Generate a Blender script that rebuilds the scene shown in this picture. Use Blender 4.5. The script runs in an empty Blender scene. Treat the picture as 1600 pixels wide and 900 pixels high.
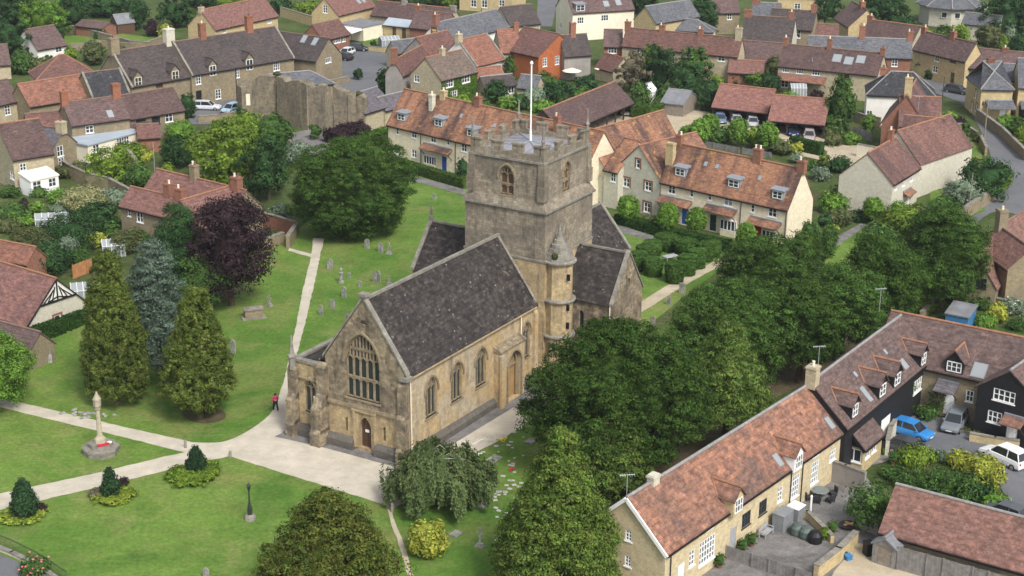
import bpy, math, random
import numpy as np
from mathutils import Vector, Matrix
from mathutils.geometry import tessellate_polygon
R=math.radians
scene=bpy.context.scene; COL=scene.collection
# ------------------------------------------------------------------ camera
CF=2540.0; CP=R(19.33); CR=R(.56); CH=60.0
aF=np.array([0,math.cos(CP),-math.sin(CP)]); _R0=np.array([1.,0,0]); _U0=np.cross(_R0,aF)
aR=_R0*math.cos(CR)+_U0*math.sin(CR); aU=-_R0*math.sin(CR)+_U0*math.cos(CR)
cam_d=bpy.data.cameras.new('camera'); cam=bpy.data.objects.new('camera',cam_d); COL.objects.link(cam)
cam.matrix_world=Matrix(((aR[0],aU[0],-aF[0],0),(aR[1],aU[1],-aF[1],0),(aR[2],aU[2],-aF[2],CH),(0,0,0,1)))
cam_d.sensor_width=36; cam_d.lens=CF/1600*36; cam_d.clip_start=1; cam_d.clip_end=6000
scene.camera=cam
# ------------------------------------------------------------------ sky, sun, exposure (bright overcast)
SUN_EL=R(47); SUN_AZ=R(152)       # azimuth clockwise from +Y
w=bpy.data.worlds.new('World'); scene.world=w; w.use_nodes=True
nt=w.node_tree; nt.nodes.clear()
sky=nt.nodes.new('ShaderNodeTexSky'); sky.sky_type='NISHITA'; sky.sun_disc=False
sky.sun_elevation=SUN_EL; sky.sun_rotation=SUN_AZ; sky.dust_density=3.0; sky.air_density=1.0
hs=nt.nodes.new('ShaderNodeHueSaturation'); hs.inputs['Saturation'].default_value=.42
bg=nt.nodes.new('ShaderNodeBackground'); bg.inputs['Strength'].default_value=.14
wo=nt.nodes.new('ShaderNodeOutputWorld')
nt.links.new(sky.outputs[0],hs.inputs['Color']); nt.links.new(hs.outputs[0],bg.inputs[0]); nt.links.new(bg.outputs[0],wo.inputs[0])
sd=bpy.data.lights.new('sun','SUN'); sd.energy=1.9; sd.angle=R(14); sd.color=(1,.97,.915)
so=bpy.data.objects.new('sun',sd); COL.objects.link(so)
sdir=Vector((math.sin(SUN_AZ)*math.cos(SUN_EL),math.cos(SUN_AZ)*math.cos(SUN_EL),math.sin(SUN_EL)))
so.rotation_euler=sdir.to_track_quat('Z','Y').to_euler()
scene.view_settings.view_transform='Standard'; scene.view_settings.look='None'
scene.view_settings.exposure=0.72; scene.view_settings.gamma=1
# ------------------------------------------------------------------ measuring: photograph pixel -> point of the place
CC=np.array([0,0,CH])
def ray(x,y): return aF*CF+aR*(x-800)-aU*(y-450)
def P(x,y,z=0.):
    d=ray(x,y); return CC+d*((z-CH)/d[2])
def proj(q):
    v=np.array(q,float)-CC; d=v@aF; return np.array([800+CF*(v@aR)/d,450-CF*(v@aU)/d])
def scl(q): return CF/((np.array(q,float)-CC)@aF)      # px per metre there
def hgt(x,y,q):                                        # height of pixel above plan point q
    n=ray(x,y); return CH+n[2]*math.hypot(q[0],q[1])/math.hypot(n[0],n[1])
# ------------------------------------------------------------------ tagging
def tag(o,label=None,cat=None,group=None,kind=None):
    if label: o['label']=label
    if cat: o['category']=cat
    if group: o['group']=group
    if kind: o['kind']=kind
    return o
def empty(name,loc,rz=0,label=None,cat=None,group=None):
    o=bpy.data.objects.new(name,None); COL.objects.link(o); o.location=loc; o.rotation_euler=(0,0,rz); o.empty_display_size=.3
    return tag(o,label,cat,group)
def copy_tree(o,parent=None):
    c=o.copy(); COL.objects.link(c); c.parent=parent
    for ch in o.children: copy_tree(ch,c)
    return c
# ------------------------------------------------------------------ mesh builder with planar UVs in metres
class MB:
    def __init__(s): s.v=[]; s.f=[]; s.m=[]; s.mi=0
    def add(s,pts,faces):
        b=len(s.v); s.v+= [tuple(map(float,p)) for p in pts]
        for f in faces: s.f.append([b+i for i in f]); s.m.append(s.mi)
    def poly(s,pts): s.add(pts,[list(range(len(pts)))])
    def box(s,x0,x1,y0,y1,z0,z1):
        p=[(x,y,z) for z in (z0,z1) for y in (y0,y1) for x in (x0,x1)]
        s.add(p,[(0,2,3,1),(4,5,7,6),(0,1,5,4),(2,6,7,3),(0,4,6,2),(1,3,7,5)])
    def fbox(s,o,a,b,c):     # box from origin and three edge vectors
        o,a,b,c=[np.array(t,float) for t in (o,a,b,c)]
        p=[o+i*a+j*b+k*c for k in (0,1) for j in (0,1) for i in (0,1)]
        fs=[(0,2,3,1),(4,5,7,6),(0,1,5,4),(2,6,7,3),(0,4,6,2),(1,3,7,5)]
        if np.dot(np.cross(a,b),c)<0: fs=[f[::-1] for f in fs]
        s.add(p,fs)
    def bar(s,p,q,w,h=None):
        p=np.array(p,float);q=np.array(q,float);d=q-p; L=np.linalg.norm(d)
        if L<1e-6: return
        d/=L; up=np.array([0,0,1.]) if abs(d[2])<.9 else np.array([0,1.,0]); sx=np.cross(d,up); sx/=np.linalg.norm(sx); sy=np.cross(sx,d); h=h or w
        s.fbox(p-sx*w/2-sy*h/2,sx*w,sy*h,d*L)
    def tube(s,p,q,r0,r1=None,n=8,caps=True):
        p=np.array(p,float);q=np.array(q,float);r1=r0 if r1 is None else r1; d=q-p; d=d/np.linalg.norm(d)
        up=np.array([0,0,1.]) if abs(d[2])<.9 else np.array([1.,0,0]); a=np.cross(up,d); a/=np.linalg.norm(a); b=np.cross(d,a)
        pts=[c+(a*math.cos(t)+b*math.sin(t))*r for c,r in ((p,r0),(q,r1)) for t in [2*math.pi*i/n for i in range(n)]]
        fs=[(i,(i+1)%n,n+(i+1)%n,n+i) for i in range(n)]
        if caps: fs+= [tuple(range(n))[::-1],tuple(range(n,2*n))]
        s.add(pts,fs)
    def lathe(s,prof,c=(0,0,0),n=12,rot=0):
        k=len(prof); pts=[(c[0]+r*math.cos(rot+2*math.pi*i/n),c[1]+r*math.sin(rot+2*math.pi*i/n),c[2]+z) for r,z in prof for i in range(n)]
        fs=[(j*n+i,j*n+(i+1)%n,(j+1)*n+(i+1)%n,(j+1)*n+i) for j in range(k-1) for i in range(n)]
        fs.append(tuple(range(n))[::-1]); fs.append(tuple((k-1)*n+i for i in range(n)))
        s.add(pts,fs)
    def extrude(s,pts,d):    # planar polygon swept by vector d
        n=len(pts); p=[np.array(q,float) for q in pts]; d=np.array(d,float)
        nn=sum(np.cross(p[i]-p[0],p[(i+1)%n]-p[0]) for i in range(n))
        if nn@d>0: p=p[::-1]
        s.add(p+[q+d for q in p],[tuple(range(n)),tuple(range(2*n-1,n-1,-1))]+[(i,i+n,(i+1)%n+n,(i+1)%n) for i in range(n)])
    def holed(s,outer,holes,fn,inn,depth):   # wall sheet with openings and reveals. fn(u,v)->xyz ; inn = inward vector
        rings=[[Vector((u,v,0)) for u,v in r] for r in [outer]+holes]
        flat=[q for r in rings for q in r]; tri=tessellate_polygon(rings)
        pts=[fn(q.x,q.y) for q in flat]; inn=np.array(inn,float); fs=[]
        for t in tri:
            a,b,c=[np.array(pts[i],float) for i in t]; nn=np.cross(b-a,c-a)
            if np.linalg.norm(nn)<1e-9: continue
            fs.append(tuple(t) if nn@inn<0 else tuple(t)[::-1])
        s.add(pts,fs)
        for h in holes:
            n=len(h); a=[np.array(fn(u,v),float) for u,v in h]; s.add(a+[q+inn*depth for q in a],[(i,(i+1)%n,(i+1)%n+n,i+n) for i in range(n)])
    def build(s,name,mat,parent=None,smooth=False,loc=None,uv=True):
        me=bpy.data.meshes.new(name); me.from_pydata(s.v,[],s.f)
        for m in (mat if isinstance(mat,(list,tuple)) else [mat]): me.materials.append(m)
        if any(s.m): me.polygons.foreach_set('material_index',s.m)
        if uv and s.f:
            ul=me.uv_layers.new(name='UVMap'); V=np.array(s.v); data=np.zeros((len(me.loops),2)); k=0
            for f in s.f:
                p=V[f]; n=np.zeros(3)
                for i in range(1,len(f)-1): n+=np.cross(p[i]-p[0],p[i+1]-p[0])
                L=np.linalg.norm(n); n=n/L if L>1e-12 else np.array([0,0,1.])
                if abs(n[2])>.985: uvs=p[:,:2]
                else:
                    t=np.cross([0,0,1.],n); t/=np.linalg.norm(t); b=np.cross(n,t); uvs=np.stack([p@t,p@b],1)
                data[k:k+len(f)]=uvs; k+=len(f)
            ul.data.foreach_set('uv',data.ravel())
        if smooth: me.polygons.foreach_set('use_smooth',[True]*len(me.polygons))
        me.update()
        o=bpy.data.objects.new(name,me); COL.objects.link(o)
        if parent is not None: o.parent=parent
        if loc is not None: o.location=loc
        return o
# ------------------------------------------------------------------ materials
def srgb(r,g,b): return tuple(((c/255)/12.92 if c/255<=.04045 else ((c/255+.055)/1.055)**2.4) for c in (r,g,b))
class NT:
    def __init__(s,name,rough=.85,spec=.25):
        s.m=bpy.data.materials.new(name); s.m.use_nodes=True; s.t=s.m.node_tree; s.b=s.t.nodes['Principled BSDF']
        s.b.inputs['Roughness'].default_value=rough; s.b.inputs['Specular IOR Level'].default_value=spec
        s.tc=s.t.nodes.new('ShaderNodeTexCoord')
    def n(s,ty,**k):
        o=s.t.nodes.new(ty)
        for a,v in k.items(): setattr(o,a,v)
        return o
    def L(s,a,b): s.t.links.new(a,b)
    def noise(s,scale,detail=4,coord='Object',rough=.6,dist=0,vec=None):
        o=s.n('ShaderNodeTexNoise'); o.inputs['Scale'].default_value=scale; o.inputs['Detail'].default_value=detail; o.inputs['Roughness'].default_value=rough; o.inputs['Distortion'].default_value=dist
        s.L(vec or s.tc.outputs[coord],o.inputs['Vector']); return o.outputs['Fac']
    def mapr(s,v,a,b,c=0.,d=1.):
        o=s.n('ShaderNodeMapRange'); o.inputs[1].default_value=a;o.inputs[2].default_value=b;o.inputs[3].default_value=c;o.inputs[4].default_value=d; s.L(v,o.inputs[0]); return o.outputs[0]
    def col(s,c):
        o=s.n('ShaderNodeRGB'); o.outputs[0].default_value=(*c[:3],1); return o.outputs[0]
    def mix(s,f,a,b,mode='MIX'):
        o=s.n('ShaderNodeMix',data_type='RGBA',blend_type=mode)
        if isinstance(f,(int,float)): o.inputs[0].default_value=f
        else: s.L(f,o.inputs[0])
        for k,c in ((6,a),(7,b)):
            if isinstance(c,tuple): o.inputs[k].default_value=(*c[:3],1)
            else: s.L(c,o.inputs[k])
        return o.outputs[2]
    def mul(s,c,v,amt=1.):   # multiply colour by scalar socket
        return s.mix(amt,c,v,'MULTIPLY')
    def bump(s,h,strength=.4,dist=.03):
        o=s.n('ShaderNodeBump'); o.inputs['Strength'].default_value=strength; o.inputs['Distance'].default_value=dist; s.L(h,o.inputs['Height']); s.L(o.outputs[0],s.b.inputs['Normal'])
    def out(s,c):
        if isinstance(c,tuple): s.b.inputs['Base Color'].default_value=(*c[:3],1)
        else: s.L(c,s.b.inputs['Base Color'])
        return s.m
    def offs(s,coord='Object',st=(1,1,1)):     # coordinates shifted per object, so copies differ
        oi=s.n('ShaderNodeObjectInfo'); a=s.n('ShaderNodeVectorMath',operation='MULTIPLY_ADD'); 
        s.L(oi.outputs['Random'],a.inputs[0]); a.inputs[1].default_value=(91,57,33); s.L(s.tc.outputs[coord],a.inputs[2])
        if st!=(1,1,1):
            b=s.n('ShaderNodeVectorMath',operation='MULTIPLY'); b.inputs[1].default_value=st; s.L(a.outputs[0],b.inputs[0]); return b.outputs[0]
        return a.outputs[0]
MATS={}
def plain(name,c,rough=.6,var=.18,metal=0,scale=2.5,spec=.3):
    if name in MATS: return MATS[name]
    t=NT(name,rough,spec); t.b.inputs['Metallic'].default_value=metal
    n=t.noise(scale,4); f=t.mapr(n,.3,.7,1-var,1+var*.4); m=t.out(t.mul(tuple(c),f)); MATS[name]=m; return m
def stone(name,a,b,c,bw=.55,bh=.24,mort=.75,patch=.5,pscale=.28,rough=.9,dirt=None,lo=.72):
    t=NT(name,rough,.15)
    br=t.n('ShaderNodeTexBrick'); t.L(t.tc.outputs['UV'],br.inputs['Vector']); br.inputs['Scale'].default_value=1
    br.inputs['Brick Width'].default_value=bw; br.inputs['Row Height'].default_value=bh; br.inputs['Mortar Size'].default_value=.014; br.inputs['Mortar Smooth'].default_value=.3
    br.inputs['Color1'].default_value=(*a,1); br.inputs['Color2'].default_value=(*b,1); br.inputs['Mortar'].default_value=(*[x*mort for x in a],1); br.inputs['Bias'].default_value=-.1
    o=t.offs()
    p=t.mapr(t.noise(pscale,6,vec=o,rough=.65,dist=.6),.5-.12,.5+.14,0,patch)
    col=t.mix(p,br.outputs['Color'],tuple(c))
    if dirt:
        o2=t.offs(st=(1.3,1.3,.22)); q=t.mapr(t.noise(1.1,5,vec=o2,rough=.7),.5,.72,0,.75); col=t.mix(q,col,tuple(dirt))
    f=t.mapr(t.noise(2.2,7,vec=o,rough=.75),.3,.72,lo,1.18); col=t.mul(col,f)
    f2=t.mapr(t.noise(11,3,vec=o),.3,.7,.86,1.1); col=t.mul(col,f2)
    t.bump(t.mix(.5,br.outputs['Color'],t.noise(6,4)),.35,.04)
    return t.out(col)
def roofm(name,a,b,patch,lich=None,pf=.6,ps=.35,tw=.28,th=.24,lf=(.62,.70),streak=0,rough=.85,spots=0.):
    t=NT(name,rough,.2)
    br=t.n('ShaderNodeTexBrick'); t.L(t.tc.outputs['UV'],br.inputs['Vector']); br.inputs['Scale'].default_value=1
    br.inputs['Brick Width'].default_value=tw; br.inputs['Row Height'].default_value=th; br.inputs['Mortar Size'].default_value=.012; br.inputs['Mortar Smooth'].default_value=.6
    br.inputs['Color1'].default_value=(*a,1); br.inputs['Color2'].default_value=(*b,1); br.inputs['Mortar'].default_value=(*[x*.55 for x in a],1)
    o=t.offs()
    col=t.mix(t.mapr(t.noise(ps,5,vec=o,rough=.6,dist=.8),.42,.60,0,pf),br.outputs['Color'],tuple(patch))
    if streak:
        # weather streaks running down the slope (UV v = up the slope)
        mp=t.n('ShaderNodeVectorMath',operation='MULTIPLY'); mp.inputs[1].default_value=(.34,.05,1); t.L(t.tc.outputs['UV'],mp.inputs[0])
        oi=t.n('ShaderNodeObjectInfo'); ad=t.n('ShaderNodeVectorMath',operation='MULTIPLY_ADD'); t.L(oi.outputs['Random'],ad.inputs[0]); ad.inputs[1].default_value=(40,9,3); t.L(mp.outputs[0],ad.inputs[2])
        col=t.mix(t.mapr(t.noise(1,4,vec=ad.outputs[0],dist=.5),.45,.62,0,streak),col,tuple(patch))
    if lich:
        col=t.mix(t.mapr(t.noise(.8,7,vec=o,rough=.75),lf[0],lf[1],0,.85),col,tuple(lich))
    if spots:
        vo=t.n('ShaderNodeTexVoronoi'); vo.inputs['Scale'].default_value=1.5; t.L(o,vo.inputs['Vector'])
        s1=t.mapr(vo.outputs['Distance'],.10,.16,spots,0); col=t.mix(t.mul(s1,t.mapr(t.noise(.7,3,vec=o),.45,.6)),col,(.42,.40,.36))
    rw=t.n('ShaderNodeVectorMath',operation='MULTIPLY'); rw.inputs[1].default_value=(1.1,1.9/th*.5,1); t.L(t.tc.outputs['UV'],rw.inputs[0])
    col=t.mul(col,t.mapr(t.noise(1,3,vec=rw.outputs[0],rough=.6),.32,.68,.68,1.3))
    f=t.mapr(t.noise(2.6,6,vec=o,rough=.75),.28,.72,.55,1.3); col=t.mul(col,f)
    f2=t.mapr(t.noise(9,3,vec=o),.3,.7,.8,1.15); col=t.mul(col,f2)
    t.bump(br.outputs['Fac'],.5,-.05)
    return t.out(col)
def leafm(name,a,b,c=None,tr=.22,hs_=.5):
    t=NT(name,.75,.08); o=t.offs()
    oi=t.n('ShaderNodeObjectInfo')
    col=t.mix(t.mapr(t.noise(.55,3,vec=o),.36,.64),tuple(a),tuple(b))
    if c: col=t.mix(t.mapr(t.noise(1.3,4,vec=o,rough=.75),.48,.60,0,1),col,tuple(c))
    col=t.mul(col,t.mapr(t.noise(4.5,2,vec=o),.3,.7,.55,1.4))
    col=t.mul(col,t.mapr(oi.outputs['Random'],0,1,.86,1.14))
    at=t.n('ShaderNodeAttribute'); at.attribute_name='tint'; col=t.mul(col,t.mapr(at.outputs['Fac'],0,1,.62,1.5))
    m=t.out(col)
    tl=t.n('ShaderNodeBsdfTranslucent'); t.L(col,tl.inputs[0]); mx=t.n('ShaderNodeMixShader'); mx.inputs[0].default_value=tr
    t.L(t.b.outputs[0],mx.inputs[1]); t.L(tl.outputs[0],mx.inputs[2]); t.L(mx.outputs[0],t.t.nodes['Material Output'].inputs[0]); return m
def groundm(name,cols,s=(.03,.25,2.5),rough=.95,bump=.3,fine=(.8,1.15)):
    t=NT(name,rough,.1); v=t.tc.outputs['Object']
    col=t.mix(t.mapr(t.noise(s[0],6,rough=.62,dist=1),.40,.60),tuple(cols[0]),tuple(cols[1]))
    if len(cols)>2: col=t.mix(t.mapr(t.noise(s[1],6,rough=.7),.50,.68,0,.7),col,tuple(cols[2]))
    if len(cols)>3: col=t.mix(t.mapr(t.noise(s[1]*.37,5,rough=.65,dist=.4),.53,.66,0,.75),col,tuple(cols[3]))
    if len(cols)>4: col=t.mix(t.mapr(t.noise(.085,7,rough=.62,dist=1.5),.50,.64,0,.8),col,tuple(cols[4]))
    col=t.mul(col,t.mapr(t.noise(s[2],6,rough=.75),.3,.7,fine[0],fine[1]))
    col=t.mul(col,t.mapr(t.noise(.5,6,rough=.7),.35,.65,.86,1.12))
    t.bump(t.noise(s[2]*3,4),bump,.05)
    return t.out(col)
M={}
M['grass']=groundm('grass_sward',[(.080,.160,.026),(.132,.212,.040),(.200,.212,.075),(.056,.130,.020),(.175,.195,.060)],(.05,.22,2.6),fine=(.62,1.25))
M['garden']=groundm('garden_ground',[(.070,.11,.028),(.05,.075,.022),(.11,.11,.045),(.10,.085,.05)],(.10,.6,2.0),fine=(.6,1.3))
M['gravel']=groundm('pale_gravel',[(.47,.425,.345),(.51,.462,.38),(.43,.385,.305),(.49,.44,.35)],(.12,.7,9),bump=.3,fine=(.84,1.08))
M['sand']=groundm('sandy_gravel',[(.40,.335,.235),(.44,.38,.28),(.34,.285,.20)],(.12,.6,7),bump=.2,fine=(.86,1.08))
M['asphalt']=groundm('asphalt',[(.125,.13,.14),(.155,.155,.165),(.10,.10,.108)],(.09,.5,6),bump=.15,fine=(.85,1.1))
M['paving']=groundm('old_paving',[(.20,.19,.185),(.15,.145,.14),(.27,.25,.22),(.10,.095,.08)],(.3,1.1,5),fine=(.7,1.15))
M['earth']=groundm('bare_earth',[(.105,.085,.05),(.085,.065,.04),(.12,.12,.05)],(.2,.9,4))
M['church']=stone('church_rubble',(.46,.375,.25),(.26,.205,.14),(.14,.115,.09),.5,.25,patch=.9,pscale=.7,dirt=(.085,.072,.058),lo=.42)
M['gold']=stone('golden_ashlar',(.56,.44,.25),(.43,.325,.18),(.29,.215,.14),.55,.27,patch=.75,pscale=.55,dirt=(.15,.12,.085),lo=.6)
M['tower']=stone('tower_ashlar',(.38,.325,.245),(.25,.21,.155),(.17,.145,.115),.6,.28,patch=.85,pscale=.3,dirt=(.10,.09,.075),lo=.55,mort=.5)
M['southwall']=stone('south_wall_stone',(.50,.425,.31),(.42,.345,.24),(.50,.35,.165),.55,.25,patch=.85,pscale=.22,dirt=(.20,.165,.125),lo=.6)
M['plinth']=stone('plinth_stone',(.12,.11,.10),(.085,.078,.07),(.17,.15,.12),.6,.3,patch=.5)
M['trim']=stone('carved_stone',(.34,.27,.17),(.27,.21,.135),(.17,.145,.115),.7,.35,patch=.7,pscale=.8,mort=.9)
M['coping']=stone('lichened_coping',(.30,.28,.235),(.22,.205,.175),(.13,.12,.105),.9,.5,patch=.7,pscale=1.1)
M['slate_ch']=roofm('stone_tiles',(.036,.031,.030),(.082,.068,.061),(.024,.022,.022),(.25,.22,.175),pf=.6,ps=.9,tw=.42,th=.34,lf=(.63,.71),spots=.55)
M['lead']=plain('lead_sheet',(.27,.26,.29),.5,.2)
M['glass']=NT('leaded_glass',.25,.5).out((.025,.033,.035))
M['pane']=NT('window_glass',.08,.6).out((.035,.042,.05))
M['pane2']=NT('curtained_glass',.12,.6).out((.27,.29,.30))
M['oak']=plain('old_oak',(.10,.055,.035),.6)
M['newoak']=plain('pale_oak_boards',(.40,.255,.11),.6,.3,scale=1.5)
M['white']=plain('white_paint',(.78,.78,.76),.45,.08)
M['cream']=plain('cream_render',(.74,.68,.54),.85,.12,scale=.8)
M['whiterender']=plain('white_render',(.74,.72,.67),.85,.12,scale=.8)
M['black']=plain('black_paint',(.012,.012,.014),.5,.3)
M['blackboard']=plain('black_weatherboard',(.016,.016,.019),.6,.4)
M['iron']=plain('dark_iron',(.035,.036,.04),.45,.2)
M['steel']=plain('galvanised_steel',(.42,.43,.44),.4,.15,metal=.4)
M['greypaint']=plain('grey_lead_paint',(.23,.25,.28),.5,.1)
M['wood']=plain('weathered_wood',(.24,.205,.165),.8,.35,scale=3)
M['fencewood']=plain('grey_fence_boards',(.21,.20,.19),.85,.4,scale=2)
M['newfence']=plain('orange_fence_panel',(.40,.19,.08),.8,.3,scale=2)
M['bark']=plain('bark',(.085,.06,.042),.95,.5,scale=3)
M['darkwood']=plain('dark_stained_wood',(.05,.035,.03),.7,.3)
M['teak']=plain('red_brown_bench_wood',(.16,.06,.04),.6,.25)
M['rubber']=plain('tyre_rubber',(.02,.02,.02),.8,.1)
M['rim']=plain('alloy_rim',(.4,.4,.41),.35,.1,metal=.7)
M['carglass']=NT('car_glass',.06,.6).out((.02,.024,.028))
M['gravestone']=stone('headstone_stone',(.36,.355,.32),(.28,.275,.25),(.14,.145,.12),2,2,patch=.8,pscale=1.8,mort=.95)
M['skin']=plain('skin',(.5,.3,.22),.6,.05); M['hair']=plain('brown_hair',(.06,.04,.025),.7,.2)
M['pink']=plain('pink_jumper',(.62,.04,.17),.85,.15)
# house walls
M['w_stone']=stone('lias_stone',(0.488,0.421,0.287),(0.403,0.342,0.226),(0.329,0.287,0.213),.4,.16,patch=.45,pscale=.35)
M['w_pale']=stone('pale_new_stone',(0.712,0.633,0.468),(0.646,0.567,0.408),(0.580,0.514,0.382),.4,.16,patch=.35,pscale=.3,mort=.92,lo=.86)
M['w_greystone']=stone('grey_new_stone',(0.549,0.518,0.421),(0.476,0.445,0.360),(0.439,0.415,0.348),.35,.14,patch=.4,pscale=.3,mort=.92,lo=.86)
M['w_old']=stone('old_hamstone',(.30,.245,.155),(.235,.19,.12),(.18,.155,.115),.4,.18,patch=.6,pscale=.3)
M['w_gold']=stone('golden_stone',(0.549,0.433,0.238),(0.464,0.360,0.195),(0.366,0.299,0.183),.4,.18,patch=.45,pscale=.3)
M['w_ruin']=stone('ruin_stone',(.36,.30,.205),(.25,.205,.14),(.17,.15,.12),.4,.16,patch=.9,pscale=.35,dirt=(.10,.09,.075),lo=.45)
M['w_brick']=stone('red_brick',(.36,.115,.045),(.29,.085,.035),(.25,.10,.05),.24,.08,patch=.3,mort=1.3)
M['w_brickdull']=stone('dull_red_brick',(.26,.12,.08),(.20,.095,.065),(.17,.10,.075),.24,.08,patch=.4,mort=1.3)
M['w_grey']=plain('grey_roughcast',(.27,.25,.23),.9,.25,scale=.7)
M['quoin']=M['w_brickdull']
# roofs
M['r_terr']=roofm('terrace_clay_tiles',(.385,.195,.118),(.32,.16,.10),(.100,.060,.052),(.46,.26,.085),pf=.4,ps=.14,lf=(.56,.66),streak=1.0,tw=.22,th=.2)
M['r_pink']=roofm('new_pink_tiles',(.215,.112,.094),(.195,.102,.088),(.175,.095,.082),None,pf=.3,tw=.3,th=.3)
M['r_maroon']=roofm('brown_clay_tiles',(.130,.082,.074),(.105,.068,.063),(.075,.052,.050),(.23,.185,.145),pf=.6,lf=(.62,.72))
M['r_mauve']=roofm('mauve_clay_tiles',(0.158,0.102,0.094),(0.125,0.081,0.077),(0.098,0.074,0.072),(0.258,0.218,0.186),pf=.55,lf=(.63,.72))
M['r_dark']=roofm('dark_clay_tiles',(0.082,0.067,0.065),(0.060,0.052,0.052),(0.098,0.076,0.069),(0.201,0.181,0.161),pf=.5,lf=(.66,.74))
M['r_slate']=roofm('blue_slate',(.125,.13,.145),(.10,.105,.12),(.16,.16,.165),(.26,.25,.23),pf=.5,lf=(.64,.74),tw=.3,th=.22)
M['r_black']=roofm('black_slate',(.042,.044,.05),(.06,.06,.066),(.035,.036,.04),(.25,.24,.21),pf=.5,lf=(.60,.68))
M['r_orange']=roofm('orange_pantiles',(.29,.135,.092),(.235,.112,.080),(.17,.085,.066),(.25,.18,.13),pf=.6,lf=(.60,.72),tw=.25,th=.33)
M['r_red']=roofm('red_brown_tiles',(.185,.095,.078),(.155,.082,.070),(.115,.068,.060),(.27,.19,.14),pf=.6,ps=.3,lf=(.62,.72))
M['r_mews']=roofm('double_roman_tiles',(.345,.170,.108),(.19,.105,.082),(.120,.082,.070),(.27,.20,.15),pf=.85,ps=.13,tw=.40,th=.38,lf=(.62,.74))
M['r_mewsdark']=roofm('brown_roman_tiles',(0.159,0.105,0.092),(0.121,0.083,0.077),(0.098,0.074,0.069),(0.252,0.131,0.087),pf=.5,ps=.4,tw=.40,th=.36,lf=(.66,.70))
M['r_tan']=roofm('tan_tiles',(0.185,0.141,0.113),(0.151,0.115,0.095),(0.123,0.094,0.082),(0.307,0.227,0.115),pf=.5,lf=(.64,.74))
M['r_greyfelt']=plain('grey_roofing',(.20,.205,.22),.8,.3,scale=.7)
M['r_pale']=plain('pale_blue_sheet_roof',(.36,.41,.46),.5,.15,scale=.6)
M['ridge_o']=plain('orange_ridge_tiles',(.30,.15,.09),.85,.3); M['ridge_d']=plain('brown_ridge_tiles',(.20,.13,.10),.85,.35); M['ridge_s']=plain('grey_ridge_tiles',(.26,.25,.24),.85,.3)
# foliage
M['yew']=leafm('yew_leaves',(0.030,0.070,0.013),(0.047,0.095,0.017),(0.070,0.119,0.021))
M['yewlight']=leafm('light_yew_leaves',(0.075,0.140,0.027),(0.106,0.175,0.035),(0.144,0.188,0.040))
M['yewbronze']=leafm('bronze_yew_leaves',(0.074,0.098,0.017),(0.121,0.130,0.026),(0.054,0.087,0.017))
M['cypress']=leafm('golden_cypress',(0.054,0.085,0.015),(0.091,0.122,0.023),(0.122,0.147,0.033))
M['cypdark']=leafm('dark_cypress',(0.019,0.046,0.020),(0.030,0.067,0.026))
M['blue']=leafm('blue_cedar',(.105,.150,.108),(.135,.18,.13),(.07,.115,.08))
M['green']=leafm('mid_green_leaves',(0.055,0.114,0.025),(0.085,0.154,0.033),(0.039,0.088,0.023))
M['darkgreen']=leafm('dark_green_leaves',(0.027,0.069,0.022),(0.046,0.096,0.029),(0.020,0.052,0.017))
M['lime']=leafm('lime_leaves',(0.137,0.217,0.025),(0.180,0.252,0.034),(0.098,0.176,0.025))
M['bright']=leafm('bright_green_leaves',(0.115,0.232,0.031),(0.162,0.275,0.043),(0.081,0.174,0.028))
M['yellow']=leafm('yellow_green_leaves',(.30,.33,.045),(.23,.29,.045),(.38,.38,.07))
M['purple']=leafm('purple_beech',(0.035,0.021,0.025),(0.052,0.030,0.034),(0.024,0.016,0.021))
M['olive']=leafm('olive_leaves',(0.093,0.111,0.040),(0.120,0.135,0.052),(0.066,0.088,0.034))
M['silver']=leafm('grey_green_leaves',(0.162,0.217,0.142),(0.216,0.275,0.185),(0.108,0.159,0.099))
M['birch']=leafm('weeping_birch',(.22,.31,.11),(.28,.37,.14),(.17,.25,.09),tr=.4)
M['brownish']=leafm('brown_twiggy_leaves',(0.142,0.123,0.081),(0.109,0.106,0.063),(0.175,0.141,0.092))
M['box']=leafm('box_hedge',(0.043,0.107,0.021),(0.060,0.138,0.027),(0.031,0.085,0.018),tr=.1)
M['boxtop']=leafm('bright_hedge',(0.076,0.147,0.025),(0.098,0.176,0.032),(0.060,0.117,0.023),tr=.1)
M['pinkfl']=plain('pink_flowers',(.65,.18,.22),.8,.3); M['whitefl']=plain('white_flowers',(.75,.72,.68),.8,.2); M['redfl']=plain('red_poppies',(.55,.02,.05),.7,.2)
M['bluedoor']=plain('blue_paint',(.02,.07,.30),.4,.1); M['greendoor']=plain('dark_green_paint',(.015,.05,.04),.4,.1); M['reddoor']=plain('red_paint',(.30,.02,.02),.4,.1); M['greydoor']=plain('grey_paint',(.32,.33,.35),.5,.1)
M['blueshed']=plain('blue_shed_paint',(.045,.17,.36),.5,.25,scale=2)
M['w_gold2']=stone('mews_stone',(0.610,0.512,0.329),(0.525,0.427,0.262),(0.439,0.366,0.244),.4,.16,patch=.4,pscale=.35)
M['r_orange2']=roofm('red_barn_tiles',(0.280,0.139,0.111),(0.242,0.118,0.097),(0.187,0.095,0.083),(0.337,0.185,0.129),pf=.5,lf=(.62,.74),tw=.25,th=.25)
M['r_terr2']=roofm('brown_terrace_tiles',(0.216,0.115,0.094),(0.179,0.099,0.084),(0.096,0.059,0.055),(0.373,0.196,0.115),pf=.5,ps=.14,lf=(.64,.74),streak=.8,tw=.22,th=.2)
M['r_slate2']=roofm('mauve_slate',(.15,.135,.15),(.12,.11,.125),(.10,.095,.105),(.26,.25,.23),pf=.5,lf=(.62,.72),tw=.3,th=.22)
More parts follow.
